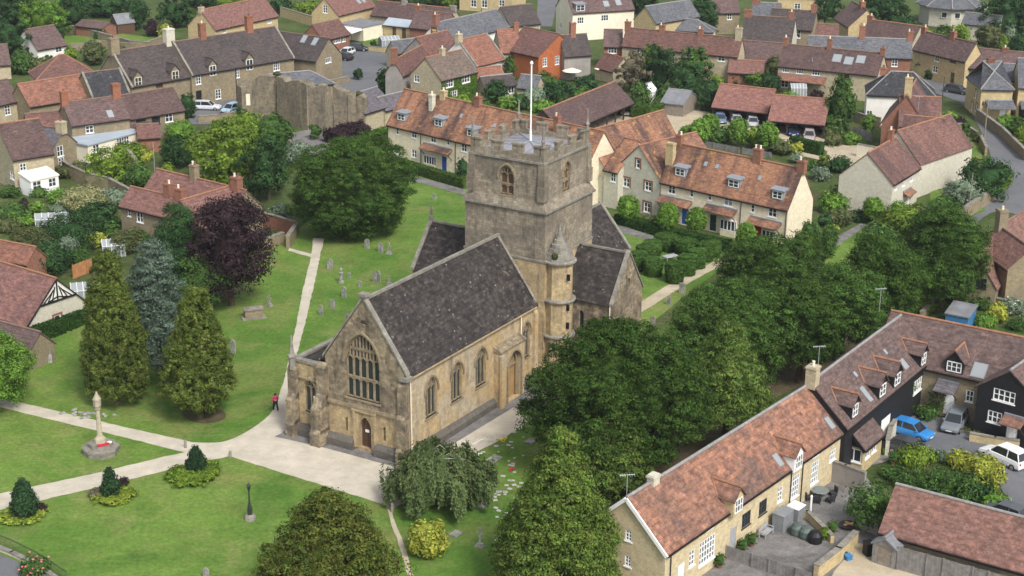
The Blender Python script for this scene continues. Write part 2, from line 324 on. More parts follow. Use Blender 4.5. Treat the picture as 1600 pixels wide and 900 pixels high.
M['r_mews3']=roofm('lichened_red_roman_tiles',(0.243,0.127,0.100),(0.188,0.104,0.085),(0.144,0.091,0.079),(0.296,0.239,0.199),pf=.4,ps=.5,tw=.40,th=.36,lf=(.62,.72))
M['r_pinkred']=roofm('weathered_red_tiles',(0.252,0.128,0.108),(0.206,0.108,0.094),(0.142,0.082,0.076),(0.215,0.158,0.142),pf=.55,lf=(.62,.72),tw=.3,th=.3)

M['yewgreen']=leafm('fresh_yew_leaves',(0.036,0.081,0.015),(0.053,0.106,0.021),(0.075,0.130,0.025))
M['yewmid']=leafm('feathery_yew_leaves',(.090,.160,.028),(.125,.190,.034),(.160,.205,.040))
M['twig']=plain('pale_bare_twigs',(.50,.47,.42),.9,.2)
M['palegrass']=leafm('pale_grasses',(0.328,0.328,0.149),(0.262,0.282,0.115),(0.371,0.352,0.184))

M['w_chim']=stone('chimney_brick',(.27,.115,.07),(.22,.095,.06),(.17,.09,.065),.24,.08,patch=.4,mort=1.3)
M['yellowfl']=plain('yellow_petals',(.75,.60,.05),.8,.2); M['tarp']=plain('green_grey_tarpaulin',(.085,.11,.10),.5,.3)
M['redlens']=plain('red_lens',(.35,.01,.01),.3,.05); M['emblem']=plain('gilt_emblem',(.55,.42,.18),.5,.1)
M['stonepale']=stone('memorial_stone',(.42,.37,.27),(.36,.315,.235),(.30,.26,.20),2,2,patch=.5,pscale=1.2,mort=.95,lo=.8)
M['palewood']=plain('silvered_bench_wood',(.36,.37,.38),.8,.3)
M['greyglass']=plain('smoked_glass_top',(.14,.17,.17),.2,.1,spec=.6)
M['steelgrey']=plain('grey_storage_box',(.20,.21,.22),.6,.2)

M['limeyel']=leafm('lime_ground_cover',(.20,.27,.035),(.26,.32,.045),(.15,.22,.03)); M['plaque']=plain('plaque_stone',(.46,.45,.41),.8,.3)
M['navy']=plain('dark_trousers',(.02,.022,.035),.8,.2)

M['boxt']=leafm('clipped_box',(.055,.115,.022),(.075,.140,.030),(.042,.095,.018),tr=.1)

M['yewtop']=leafm('mid_yew_leaves',(0.045,0.101,0.019),(0.064,0.125,0.025),(0.086,0.147,0.029))
# ================================================================== CHURCH
YW=R(30.9); cE=np.array([math.sin(YW),math.cos(YW),0]); cS=np.array([math.cos(YW),-math.sin(YW),0]); cO=P(634,724)
def CW(e,n,z=0): return cO+cE*e-cS*n+np.array([0,0,z])
church=empty('church',tuple(cO),math.atan2(cE[1],cE[0]),'medieval golden stone parish church with square battlemented tower and dark stone tiled roofs','church')
def arch(cx,w,z0,zs,zt,n=7):
    a=w/2;h=zt-zs;r=(a*a+h*h)/(2*a); L=[(cx-a,z0)]
    th=math.atan2(h,r-a)
    for i in range(n+1): t=th*i/n; L.append((cx-a+r-r*math.cos(t),zs+r*math.sin(t)))
    for i in range(n-1,-1,-1): t=th*i/n; L.append((cx+a-r+r*math.cos(t),zs+r*math.sin(t)))
    L.append((cx+a,z0)); return L
def archz(u,cx,w,zs,zt):
    a=w/2;h=zt-zs;r=(a*a+h*h)/(2*a); d=abs(u-cx); q=r-(a-d); return zs+math.sqrt(max(0,r*r-(r-a+d)**2))
def gothic(parent,fn,cx,w,z0,zs,zt,lights,transom=None,tr=True,bw=.13,hood=True,glass='glass'):
    # fn(u,z,d): d metres into the wall
    out=arch(cx,w,z0,zs,zt)
    win=MB()
    def bar2(p,q,bwid=bw,d0=.16,d1=.34):
        p=np.array(p,float);q=np.array(q,float);t=q-p;L=np.linalg.norm(t)
        if L<1e-4:return
        t/=L;nn=np.array([-t[1],t[0]])*bwid/2; c=[p-nn,p+nn,q+nn,q-nn]
        a=[np.array(fn(x[0],x[1],d0)) for x in c]; b=[np.array(fn(x[0],x[1],d1)) for x in c]
        win.add(a+b,[(0,1,2,3),(7,6,5,4),(0,4,5,1),(1,5,6,2),(2,6,7,3),(3,7,4,0)])
    for i in range(len(out)-1): bar2(out[i],out[i+1],bw*1.3)
    bar2(out[-1],out[0],bw*1.3)
    lw=w/lights; a0=cx-w/2
    def head(c,ww,z,hh):   # little pointed light head
        pts=arch(c,ww,z,z,z+hh,3)[1:-1]
        for i in range(len(pts)-1): bar2(pts[i],pts[i+1],bw*.75)
    for i in range(1,lights):
        u=a0+i*lw; bar2((u,z0),(u,archz(u,cx,w,zs,zt)-(.0 if transom or lights<3 else .0)),bw)
    if transom:
        bar2((a0,transom),(a0+w,transom),bw*1.2)
        for i in range(lights): head(a0+(i+.5)*lw,lw,transom-.42,.34)
    hz=zs-.05
    for i in range(lights):
        c=a0+(i+.5)*lw; head(c,lw,hz,.4)
        if tr:
            top=archz(c,cx,w,zs,zt)
            if top-hz>.75:
                bar2((c,hz+.4),(c,top),bw*.7)
                if top-hz>1.35:
                    for k in (-.25,.25): head(c+k*lw,lw*.5,hz+.85,.25)
                    bar2((a0+i*lw,hz+1.18),(a0+(i+1)*lw,hz+1.18),bw*.6)
    tr_o=win.build('window_tracery',M['trim'],None)
    g=MB(); pts=[fn(u,z,.3) for u,z in out]; 
    tri=tessellate_polygon([[Vector((u,z,0)) for u,z in out]]); g.add(pts,[tuple(t) for t in tri]); 
    tr_o.name='window'; tr_o.parent=parent
    g.build('leaded_glass',M[glass],tr_o)
    if hood:
        h=MB(); hp=arch(cx,w+.35,zs-.25,zs-.05,zt+.22)
        for i in range(len(hp)-1):
            p=np.array(hp[i]);q=np.array(hp[i+1]);t=(q-p)/np.linalg.norm(q-p);nn=np.array([-t[1],t[0]])*.09
            c=[p-nn,p+nn,q+nn,q-nn]; a=[fn(x[0],x[1],-.13) for x in c]; b=[fn(x[0],x[1],.02) for x in c]
            h.add(a+b,[(0,1,2,3),(0,4,5,1),(1,5,6,2),(2,6,7,3),(3,7,4,0)])
        s=[(cx-w/2-.15,z0-.16),(cx+w/2+.15,z0-.16),(cx+w/2+.15,z0+.0),(cx-w/2-.15,z0+.0)]
        h.build('hood_mould',M['trim'],parent); h=MB()
        h.add([fn(*x,-.1) for x in s]+[fn(*x,.3) for x in s],[(0,1,2,3),(3,2,6,7),(0,4,5,1),(0,3,7,4),(1,5,6,2)])
        h.build('window_sill',M['trim'],parent)
    return out
# ---- nave
NW_=8.3; RZ=13.9; EZ=8.05; NL=21.75
fW=lambda u,z,d=0:(d,u,z)              # west face: u = n
fS=lambda u,z,d=0:(u,d,z)              # south face: u = e
b=MB()
ww=arch(4.35,3.5,4.85,8.3,10.8,9)
rnd=[(4.15+.42*math.cos(t),11.75+.42*math.sin(t)) for t in [R(k) for k in range(0,181,30)]]
b.holed([(0,4.0),(0,EZ+.1),(NW_/2,RZ+.15),(NW_,EZ+.1),(NW_,4.0)],[ww,rnd],lambda u,v:(0,u,v),(1,0,0),.45)
b.poly([(.35,3.5,11.2),(.35,4.8,11.2),(.35,4.8,12.3),(.35,3.5,12.3)])
b.build('west_wall',M['church'],church)
b=MB(); dr=arch(4.2,1.25,0.35,2.2,3.25,6)
ni=[(6.35,1.5),(6.35,2.7),(6.05,2.9),(6.05,1.5)]; nj=[(2.35,1.5),(2.35,2.7),(2.05,2.9),(2.05,1.5)]
b.holed([(0,0),(0,4.0),(NW_,4.0),(NW_,0)],[dr,ni,nj],lambda u,v:(0,u,v),(1,0,0),.5)
b.poly([(.45,6.0,1.4),(.45,6.4,1.4),(.45,6.4,3),(.45,6.0,3)]); b.poly([(.45,2.0,1.4),(.45,2.4,1.4),(.45,2.4,3),(.45,2.0,3)])
b.build('lower_west_wall',M['gold'],church)
gothic(church,fW,4.35,3.5,4.85,8.3,10.8,5,transom=6.75,bw=.15)
d=MB(); d.add([(.4,u,z) for u,z in dr],[tuple(t) for t in tessellate_polygon([[Vector((u,z,0)) for u,z in dr]])])
for u in (3.85,4.2,4.55): d.box(.34,.4,u-.02,u+.02,.4,2.9)
wd=d.build('west_door',M['oak'],church)
d=MB(); d.box(.30,.34,4.0,4.4,1.75,2.0); d.build('notice',M['white'],wd)
d=MB()                      # square label and jambs round the west door
for p in ((3.0,3.22),(5.18,5.4)): d.box(-.16,.02,p[0],p[1],.3,3.75)
d.box(-.18,.02,2.9,5.5,3.7,3.95); d.box(-.08,.02,3.22,3.5,.3,3.6); d.box(-.08,.02,4.9,5.18,.3,3.6)
d.build('door_surround',M['gold'],church)
# string course and plinths
d=MB(); d.box(-.18,.05,-.1,NW_,3.93,4.12); d.box(-.12,.05,0.,NW_,4.121,4.2)
d.box(-.15,.05,8.3,11.95,5.45,5.6); d.build('string_course',M['trim'],church)
d=MB()
def plinth(mb,pts,z=1.15,o=.28):
    mb.extrude([(pts[0][0],pts[0][1],0),(pts[1][0],pts[1][1],0),(pts[1][0],pts[1][1],z),(pts[0][0],pts[0][1],z)],pts[2])
d.add([(-.45,-.4,0),(-.45,3.1,0),(-.05,3.1,1.15),(-.05,-.05,1.15),(-.45,-.4,.7),(-.45,3.1,.7),(.1,3.1,0),(.1,3.1,1.15)],[(0,4,5,1),(4,3,2,5),(1,5,2,7,6)])
d.add([(-.45,5.3,0),(-.45,12.1,0),(-.05,12.1,1.15),(-.05,5.3,1.15),(-.45,5.3,.7),(-.45,12.1,.7),(.1,5.3,0),(.1,5.3,1.15)],[(0,4,5,1),(4,3,2,5),(0,6,7,3,4)])
d.add([(-.45,-.4,0),(14.3,-.4,0),(14.3,-.05,.95),(-.05,-.05,1.15),(-.45,-.4,.6),(14.3,-.4,.6)],[(0,1,5,4),(4,5,2,3)])
d.add([(18.4,-.4,0),(21.7,-.4,0),(21.7,-.05,.95),(18.4,-.05,.95),(18.4,-.4,.6),(21.7,-.4,.6)],[(0,1,5,4),(4,5,2,3)])
d.build('plinth',M['plinth'],church)
# south wall
b=MB(); swin=[(3.95,1.75),(8.0,1.75),(12.0,1.75),(19.95,1.5)]
hol=[arch(e,wd_,2.95,5.35,6.5,6) for e,wd_ in swin]
b.holed([(0,0),(NL,0),(NL,EZ-.15),(0,EZ-.15)],hol,lambda u,v:(u,0,v),(0,1,0),.45)
b.box(-.0,NL,NW_-.3,NW_,0,EZ-.2)
b.build('south_wall',M['southwall'],church)
for e,wd_ in swin: gothic(church,fS,e,wd_,2.95,5.35,6.5,3,tr=True,bw=.10)
# porch projection with doorway
b=MB(); po=arch(16.6,2.3,.15,3.6,5.0,7)
b.holed([(14.2,0),(18.5,0),(18.5,5.5),(14.2,5.5)],[po],lambda u,v:(u,-.75,v),(0,1,0),.6)
b.box(14.2,14.21,-.75,0,0,5.5); b.box(18.49,18.5,-.75,0,0,5.5); 
b.box(14.05,14.65,-1.0,-.752,0,5.2)
b.build('porch_wall',M['southwall'],church)
b=MB(); b.extrude([(14.1,-.9,5.45),(14.1,-.9,5.58),(14.1,0,5.95),(14.1,0,5.45)],(4.5,0,0)); b.build('porch_coping',M['church'],church)
d=MB(); tri=tessellate_polygon([[Vector((u,z,0)) for u,z in po]]); d.add([(u,-.2,z) for u,z in po],[tuple(t) for t in tri])
for k in range(7): d.box(15.65+k*.3,15.68+k*.3,-.24,-.2,.15,4.2)
sdoor=d.build('south_door',M['newoak'],church)
d=MB()
for ww_,dd in ((2.5,-.82),(1.9,-.4)):
    hp=arch(16.6,ww_,.15,3.6,5.05-(2.5-ww_)*.5,7)
    for i in range(len(hp)-1): d.bar((hp[i][0],dd,hp[i][1]),(hp[i+1][0],dd,hp[i+1][1]),.16)
cc=[(16.5+.5*math.cos(t),4.1+.5*math.sin(t)) for t in [2*math.pi*i/12 for i in range(13)]]
for i in range(12): d.bar((cc[i][0],-.35,cc[i][1]),(cc[i+1][0],-.35,cc[i+1][1]),.1)
d.box(15.6,17.4,-.45,-.3,3.35,3.5); d.build('doorway_arch',M['trim'],church)
# nave roof
def slope_roof(name,x0,x1,y0,yr,y1,ze,zr,mat,par,th=.16,axis='x',oh=.25):
    m=MB()
    def q(a,bb,z): return (a,bb,z) if axis=='x' else (bb,a,z)
    for ya in (y0,y1):
        s=1 if ya<yr else -1; k=(zr-ze)/abs(yr-ya); yo=ya-s*oh; zo=ze-oh*k
        nrm=np.array([0,-s*k,1.]);nrm/=np.linalg.norm(nrm)
        top=[q(x0,yo,zo+th),q(x1,yo,zo+th),q(x1,yr,zr+th),q(x0,yr,zr+th)]
        bot=[q(x0,yo,zo),q(x1,yo,zo),q(x1,yr,zr),q(x0,yr,zr)]
        flip=(s>0)!=(axis=='x')
        F=[(0,1,2,3),(4,7,6,5),(0,4,5,1),(0,3,7,4),(1,5,6,2)]
        if flip: F=[f[::-1] for f in F]
        m.add(top+bot,F)
    return m.build(name,mat,par)
slope_roof('nave_roof',.42,NL,0,NW_/2,NW_,EZ-.1,RZ-.15,M['slate_ch'],church)
def coping(mb,pts,w=.42,h=.22,axis='x'):
    # strip of coping along points, width along axis
    for p,q in zip(pts[:-1],pts[1:]):
        a=np.array([w,0,0]) if axis=='x' else np.array([0,w,0]); mb.fbox(np.array(p)-a*.0,a,np.array(q,float)-np.array(p,float),(0,0,h))
c=MB(); coping(c,[(-.06,-.25,EZ-.1),(-.06,NW_/2,RZ+.2),(-.06,NW_+.25,EZ-.1)],.52,.26)
c.box(.46,NL,NW_/2-.16,NW_/2+.16,RZ-.02,RZ+.2); c.box(NL-.38,NL-.001,-.1,.35,7.9,8.35)
coping(c,[(NL-.4,-.2,EZ+.02),(NL-.4,NW_/2,RZ+.06),(NL-.4,NW_+.2,EZ+.02)],.3,.14)
c.box(-.2,.55,NW_/2-.42,NW_/2+.42,RZ+.40,RZ+.62); c.box(-.05,.4,NW_/2-.25,NW_/2+.25,RZ+.2,RZ+.399)
c.box(-.35,.5,-.5,.35,EZ-.45,EZ-.12)
c.build('gable_coping',M['coping'],church)
# gutters and downpipes
g=MB(); g.box(.45,NL-.4,-.36,-.26,EZ-.46,EZ-.34); g.build('gutter',M['gold'],church)
g=MB(); g.tube((.55,-.3,.3),(.55,-.2,EZ-.5),.06); g.build('downpipe',M['cream'],church)
g=MB(); g.tube((18.75,-.2,5.6),(18.75,-.2,EZ-.5),.06); g.build('downpipe',M['cream'],church)
g=MB(); g.tube((11.6,8.5,.4),(-.15,8.42,.4),.001); 
g=MB(); g.tube((-.35,9.35,.3),(-.35,9.35,4.2),.06); g.build('downpipe',M['cream'],church)
# buttresses
def buttress(nm,x0,x1,y0,y1,stages,dirv,mat='church'):
    # stages: (z0,z1,projection); slopes between them
    m=MB()
    for i,(z0,z1,pr) in enumerate(stages):
        nx=stages[i+1][2] if i+1<len(stages) else 0.0
        if dirv=='w': pts=[(x0-pr,y0,z0),(x0+.03,y0,z0),(x0+.03,y0,z1+(pr-nx)*1.3),(x0-nx,y0,z1+(pr-nx)*1.3),(x0-pr,y0,z1)]; m.extrude(pts,(0,y1-y0,0))
        if dirv=='s': pts=[(x0,y0-pr,z0),(x0,y0+.03,z0),(x0,y0+.03,z1+(pr-nx)*1.3),(x0,y0-nx,z1+(pr-nx)*1.3),(x0,y0-pr,z1)]; m.extrude(pts,(x1-x0,0,0))
    return m.build(nm,M[mat],church)
buttress('buttress',0,0,-.35,.55,[(0,1.2,.75),(1.2,4.2,.55),(4.2,7.1,.32)],'w')
buttress('buttress',0,0,8.05,9.1,[(0,1.2,1.5),(1.2,3.4,1.25),(3.4,7.0,.35)],'w')
buttress('buttress',0,0,11.3,12.2,[(0,1.2,1.0),(1.2,3.4,.8),(3.4,6.2,.4)],'w')
buttress('buttress',21.15,21.75,0,0,[(0,1.2,.5),(1.2,7.0,.3)],'s','southwall')
# north aisle stub
b=MB(); aw=arch(10.15,1.25,2.3,4.4,5.4,6)
b.holed([(8.3,0),(8.3,6.9),(11.8,6.9),(11.8,0)],[aw],lambda u,v:(.1,u,v),(1,0,0),.4)
b.box(.1,6.4,11.45,11.8,0,6.5); b.box(6.1,6.4,8.3,11.449,0,6.5); b.build('aisle_wall',M['gold'],church)
gothic(church,lambda u,z,d=0:(.1+d,u,z),10.15,1.25,2.3,4.4,5.4,2,bw=.11)
b=MB(); b.extrude([(.5,8.3,7.6),(.5,8.3,7.75),(.5,11.6,6.75),(.5,11.6,6.5)],(5.7,0,0)); b.build('aisle_roof',M['slate_ch'],church)
b=MB(); b.box(-.02,.5,8.3,12.0,6.9,7.15); b.box(.5,6.5,11.5,12.0,6.9,7.1); b.box(.5,6.5,11.6,11.85,6.5,6.9); b.extrude([(6.1,8.3,6.5),(6.1,12.0,6.5),(6.1,12.0,7.2),(6.1,10.5,8.3),(6.1,8.3,7.4)],(.4,0,0)); b.build('aisle_coping',M['coping'],church)
def pinnacle(e,n,z0,h,r=.22,name='pinnacle'):
    m=MB(); m.lathe([(r,0),(r,h*.35),(r*1.35,h*.36),(r*1.3,h*.42),(r*.8,h*.45),(.05,h*.93),(.10,h*.94),(.02,h)],(e,n,z0),6); return m.build(name,M['coping'],church)
pinnacle(-.25,11.75,6.2,3.2,.3); 
m=MB(); m.box(6.05,6.3,10.3,10.65,8.2,8.9); m.box(6.1,6.25,10.42,10.53,8.9,9.9); m.box(6.1,6.25,10.2,10.75,9.35,9.5); m.build('gable_cross',M['coping'],church)
# ---- tower
T=dict(e0=21.75,e1=31.0,n0=-.9,n1=8.0)
b=MB(); b.box(T['e0'],T['e1'],T['n0'],T['n1'],0,12.1); b.build('tower_base',M['gold'],church)
b=MB(); b.box(T['e0']+.04,T['e1']-.04,T['n0']+.04,T['n1']-.04,12.1,16.9); b.build('tower_middle_stage',M['tower'],church)
t0,t1,u0,u1=21.95,30.65,-.5,7.45
b=MB(); wh=arch(3.45,1.5,17.95,19.7,20.7,6); b.holed([(u0,16.9),(u0,21.4),(u1,21.4),(u1,16.9)],[wh],lambda u,v:(t0,u,v),(1,0,0),.45)
sh=arch(26.25,1.35,17.95,19.7,20.7,6); b.holed([(t0,16.9),(t0,21.4),(t1,21.4),(t1,16.9)],[sh],lambda u,v:(u,u0,v),(0,1,0),.45)
b.poly([(t1,u0,16.9),(t1,u1,16.9),(t1,u1,21.4),(t1,u0,21.4)]); b.poly([(t0,u1,16.9),(t0,u1,21.4),(t1,u1,21.4),(t1,u1,16.9)])
# weathered slope between the stages
o0,o1,q0,q1=T['e0']-.12,T['e1']+.12,T['n0']-.12,T['n1']+.12
b.add([(o0,q0,16.95),(o1,q0,16.95),(o1,q1,16.95),(o0,q1,16.95),(t0-.04,u0-.04,17.85),(t1+.04,u0-.04,17.85),(t1+.04,u1+.04,17.85),(t0-.04,u1+.04,17.85)],[(0,1,5,4),(1,2,6,5),(2,3,7,6),(3,0,4,7)])
b.build('belfry_wall',M['tower'],church)
gothic(church,lambda u,z,d=0:(t0+d,u,z),3.45,1.5,17.95,19.7,20.7,2,transom=18.95,bw=.13,glass='oak')
gothic(church,lambda u,z,d=0:(u,u0+d,z),26.25,1.35,17.95,19.7,20.7,2,transom=18.95,bw=.13,glass='oak')
for bb in ((o0-.06,o1+.06,q0-.06,q1+.06,16.75,16.95),(t0-.16,t1+.16,u0-.16,u1+.16,21.35,21.55),(T['e0']-.08,T['e1']+.08,T['n0']-.08,T['n1']+.08,12.0,12.18)):
    b=MB(); b.box(*bb); b.build('string_course',M['coping'],church)
for cx,cy in ((t0,u0),(t0,u1),(t1,u0),(t1,u1)):
    b=MB()
    for z0,z1,e in ((17.85,19.2,.30),(19.2,20.4,.22),(20.4,21.35,.15)):
        b.box(min(cx,cx+(e if cx==t1 else -e)) - (0.0 if cx==t0 else .5), max(cx,cx+(e if cx==t1 else -e)) + (.5 if cx==t0 else 0), cy-(.0+e if cy==u0 else .5), cy+(.5 if cy==u0 else e), z0,z1)
    b.build('corner_buttress',M['tower'],church)
b=MB(); pw=.36
def par(x0,x1,y0,y1): b.box(x0,x1,y0,y1,21.55,22.15)
par(t0,t1,u0,u0+pw); par(t0,t1,u1-pw,u1); par(t0,t0+pw,u0+pw+.002,u1-pw-.002); par(t1-pw,t1,u0+pw+.002,u1-pw-.002)
def merl(x0,x1,y0,y1):
    b.box(x0,x1,y0,y1,22.152,22.85); b.box(x0-.07,x1+.07,y0-.07,y1+.07,22.852,23.0)
nm=4
for i in range(nm):
    c=i/(nm-1)
    mw=1.15
    y=u0+mw/2+c*(u1-u0-mw); x=t0+mw/2+c*(t1-t0-mw)
    if i in (0,nm-1):
        for yy in ((u0,u0+pw),(u1-pw,u1)):
            merl(x-mw/2,x+mw/2,*yy)
    else:
        merl(x-mw/2,x+mw/2,u0,u0+pw); merl(x-mw/2,x+mw/2,u1-pw,u1)
        merl(t0,t0+pw,y-mw/2,y+mw/2); merl(t1-pw,t1,y-mw/2,y+mw/2)
for yy in ((u0+pw+.1,u0+1.1),(u1-1.1,u1-pw-.1)):
    merl(t0+.01,t0+pw+.01,*yy); merl(t1-pw-.01,t1-.01,*yy)
b.build('battlements',M['tower'],church)
for (e,n) in ((t0+.15,u0+.15),(t0+.15,u1-.15),(t1-.15,u0+.15),(t1-.15,u1-.15)): pinnacle(e,n,22.6,2.3,.16)
b=MB(); mx,my=(t0+t1)/2,(u0+u1)/2; a=pw
b.add([(t0+a,u0+a,21.65),(t1-a,u0+a,21.65),(t1-a,u1-a,21.65),(t0+a,u1-a,21.65),(mx,my,22.15)],[(0,1,4),(1,2,4),(2,3,4),(3,0,4)])
lead=b.build('lead_roof',M['lead'],church)
b=MB()
for c in ((t0+a,u0+a),(t1-a,u0+a),(t1-a,u1-a),(t0+a,u1-a)): b.bar((*c,21.69),(mx,my,22.19),.16,.08)
for k in range(1,6):
    for s in (0,1):
        y=u0+a+(u1-u0-2*a)*k/6; x=t0+a+(t1-t0-2*a)*k/6
        f=1-abs(2*k/6-1); z=21.69+.5*f
        if s==0:
            b.bar((t0+a,y,21.68),(t0+a+(mx-t0-a)*f,y,z),.06); b.bar((t1-a,y,21.68),(t1-a-(mx-t0-a)*f,y,z),.06)
        else:
            b.bar((x,u0+a,21.68),(x,u0+a+(my-u0-a)*f,z),.06); b.bar((x,u1-a,21.68),(x,u1-a-(my-u0-a)*f,z),.06)
b.build('lead_rolls',M['greypaint'],lead)
fp=MB(); fp.lathe([(.12,0),(.12,1.0),(.085,1.05),(.075,7.4),(.16,7.45),(.16,7.6),(.02,7.75)],(mx,my,22.1),8); fpo=fp.build('flagpole',M['white'],church)
# ---- turret
TC=(23.25,-1.6)
b=MB(); b.lathe([(1.62,0),(1.62,1.0),(1.5,1.2),(1.5,4.6),(1.42,4.9),(1.42,8.1),(1.36,8.3),(1.36,12.2)],(*TC,0),8); b.build('stair_turret',M['gold'],church)
for z in (4.6,8.15,11.95): b=MB(); b.lathe([(1.45,z),(1.66,z+.06),(1.66,z+.2),(1.45,z+.3)],(*TC,0),16); b.build('string_course',M['coping'],church)
b=MB(); b.lathe([(1.46,12.2),(1.46,12.42),(1.33,12.44),(1.27,12.86),(1.12,12.88),(1.03,13.28),(.86,13.3),(.77,13.68),(.6,13.7),(.5,14.08),(.33,14.1),(.22,14.7),(.08,15.25),(.02,15.7)],(*TC,0),10); b.build('turret_cap',M['coping'],church)
for z in (10.4,7.4,5.6,2.6): b=MB(); b.box(TC[0]-.62,TC[0]-.5,TC[1]-1.48,TC[1]-1.2,z,z+.6); b.build('slit_window',M['black'],church)
# ---- transepts and chancel
def gabled(nm,x0,x1,y0,y1,he,hr,axis,wallmat,roofmat,cops=(0,1),holes=None):
    m=MB()
    if axis=='y':   # ridge along n; gables at y0,y1
        xm=(x0+x1)/2
        for y,inn in ((y0,(0,1,0)),(y1,(0,-1,0))):
            hh=(holes or {}).get(y,[]); m.holed([(x0,0),(x1,0),(x1,he),(xm,hr),(x0,he)],hh,lambda u,v,y=y:(u,y,v),inn,.35)
        hh=(holes or {}).get('w',[]); m.holed([(y0,0),(y1,0),(y1,he),(y0,he)],hh,lambda u,v:(x0,u,v),(1,0,0),.35)
        m.poly([(x1,y0,0),(x1,y1,0),(x1,y1,he),(x1,y0,he)])
        m.build(nm+'_wall',M[wallmat],church)
        slope_roof(nm+'_roof',y0+.3*(0 in cops),y1-.3*(1 in cops),x0,xm,x1,he-.05,hr-.12,M[roofmat],church,axis='y',oh=.2)
        c=MB()
        for k,y in ((0,y0-.05),(1,y1-.35)):
            if k in cops: coping(c,[(x0-.25,y,he-.15),(xm,y,hr+.12),(x1+.25,y,he-.15)],.4,.22,'y')
        c.box(xm-.14,xm+.14,y0+.36,y1-.36,hr-.02,hr+.16); c.build('gable_coping',M['coping'],church)
    else:
        ym=(y0+y1)/2
        for x,inn in ((x0,(1,0,0)),(x1,(-1,0,0))): m.holed([(y0,0),(y1,0),(y1,he),(ym,hr),(y0,he)],(holes or {}).get(x,[]),lambda u,v,x=x:(x,u,v),inn,.35)
        m.poly([(x0,y0,0),(x1,y0,0),(x1,y0,he),(x0,y0,he)]); m.poly([(x0,y1,0),(x0,y1,he),(x1,y1,he),(x1,y1,0)])
        m.build(nm+'_wall',M[wallmat],church)
        slope_roof(nm+'_roof',x0,x1-.3,y0,ym,y1,he-.05,hr-.12,M[roofmat],church,oh=.2)
        c=MB(); coping(c,[(x1-.35,y0-.25,he-.15),(x1-.35,ym,hr+.12),(x1-.35,y1+.25,he-.15)],.4,.22,'x')
        c.box(x0+.01,x1-.36,ym-.14,ym+.14,hr-.02,hr+.16); c.build('gable_coping',M['coping'],church)
l1=arch(27.9,.42,3.2,5.2,5.7,4); l2=arch(28.8,.42,3.2,5.2,5.7,4); nic=arch(28.35,.5,8.7,9.3,9.7,4)
wl=arch(-3.0,.5,4.3,6.2,6.7,4)
gabled('south_transept',25.3,31.3,-6.4,-.91,7.9,12.15,'y','church','slate_ch',(0,),{-6.4:[l1,l2,nic],'w':[wl]})
for h in (l1,l2,nic): g=MB(); g.add([(u,-6.15,z) for u,z in h],[tuple(t) for t in tessellate_polygon([[Vector((u,z,0)) for u,z in h]])]); g.build('lancet_glass',M['glass'],church)
g=MB(); g.add([(25.5,u,z) for u,z in wl],[tuple(t) for t in tessellate_polygon([[Vector((u,z,0)) for u,z in wl]])])
g.build('lancet_glass',M['glass'],church)
gabled('north_transept',23.2,29.6,8.01,15.1,8.3,12.3,'y','gold','slate_ch',(1,))
m=MB(); m.box(26.2,26.6,14.75,15.1,12.5,12.9); m.box(26.33,26.47,14.86,15.0,12.9,14.0); m.box(26.1,26.7,14.87,14.99,13.3,13.45); m.build('gable_cross',M['coping'],church)
gabled('chancel',31.01,41.5,.3,7.2,8.0,12.2,'x','gold','slate_ch',(1,))
g=MB(); g.tube((25.15,-6.1,3),(25.15,-6.1,7.7),.06); g.build('downpipe',M['cream'],church)
b=MB(); b.box(25.0,25.25,-2.1,-1.95,.3,8.0); 
m=MB(); m.lathe([(.05,0),(.3,.15),(.36,.4),(.2,.62),(.05,.75)],(TC[0]-1.2,TC[1]-.2,12.4),7); m.build('ivy_tuft',M['olive'],church)
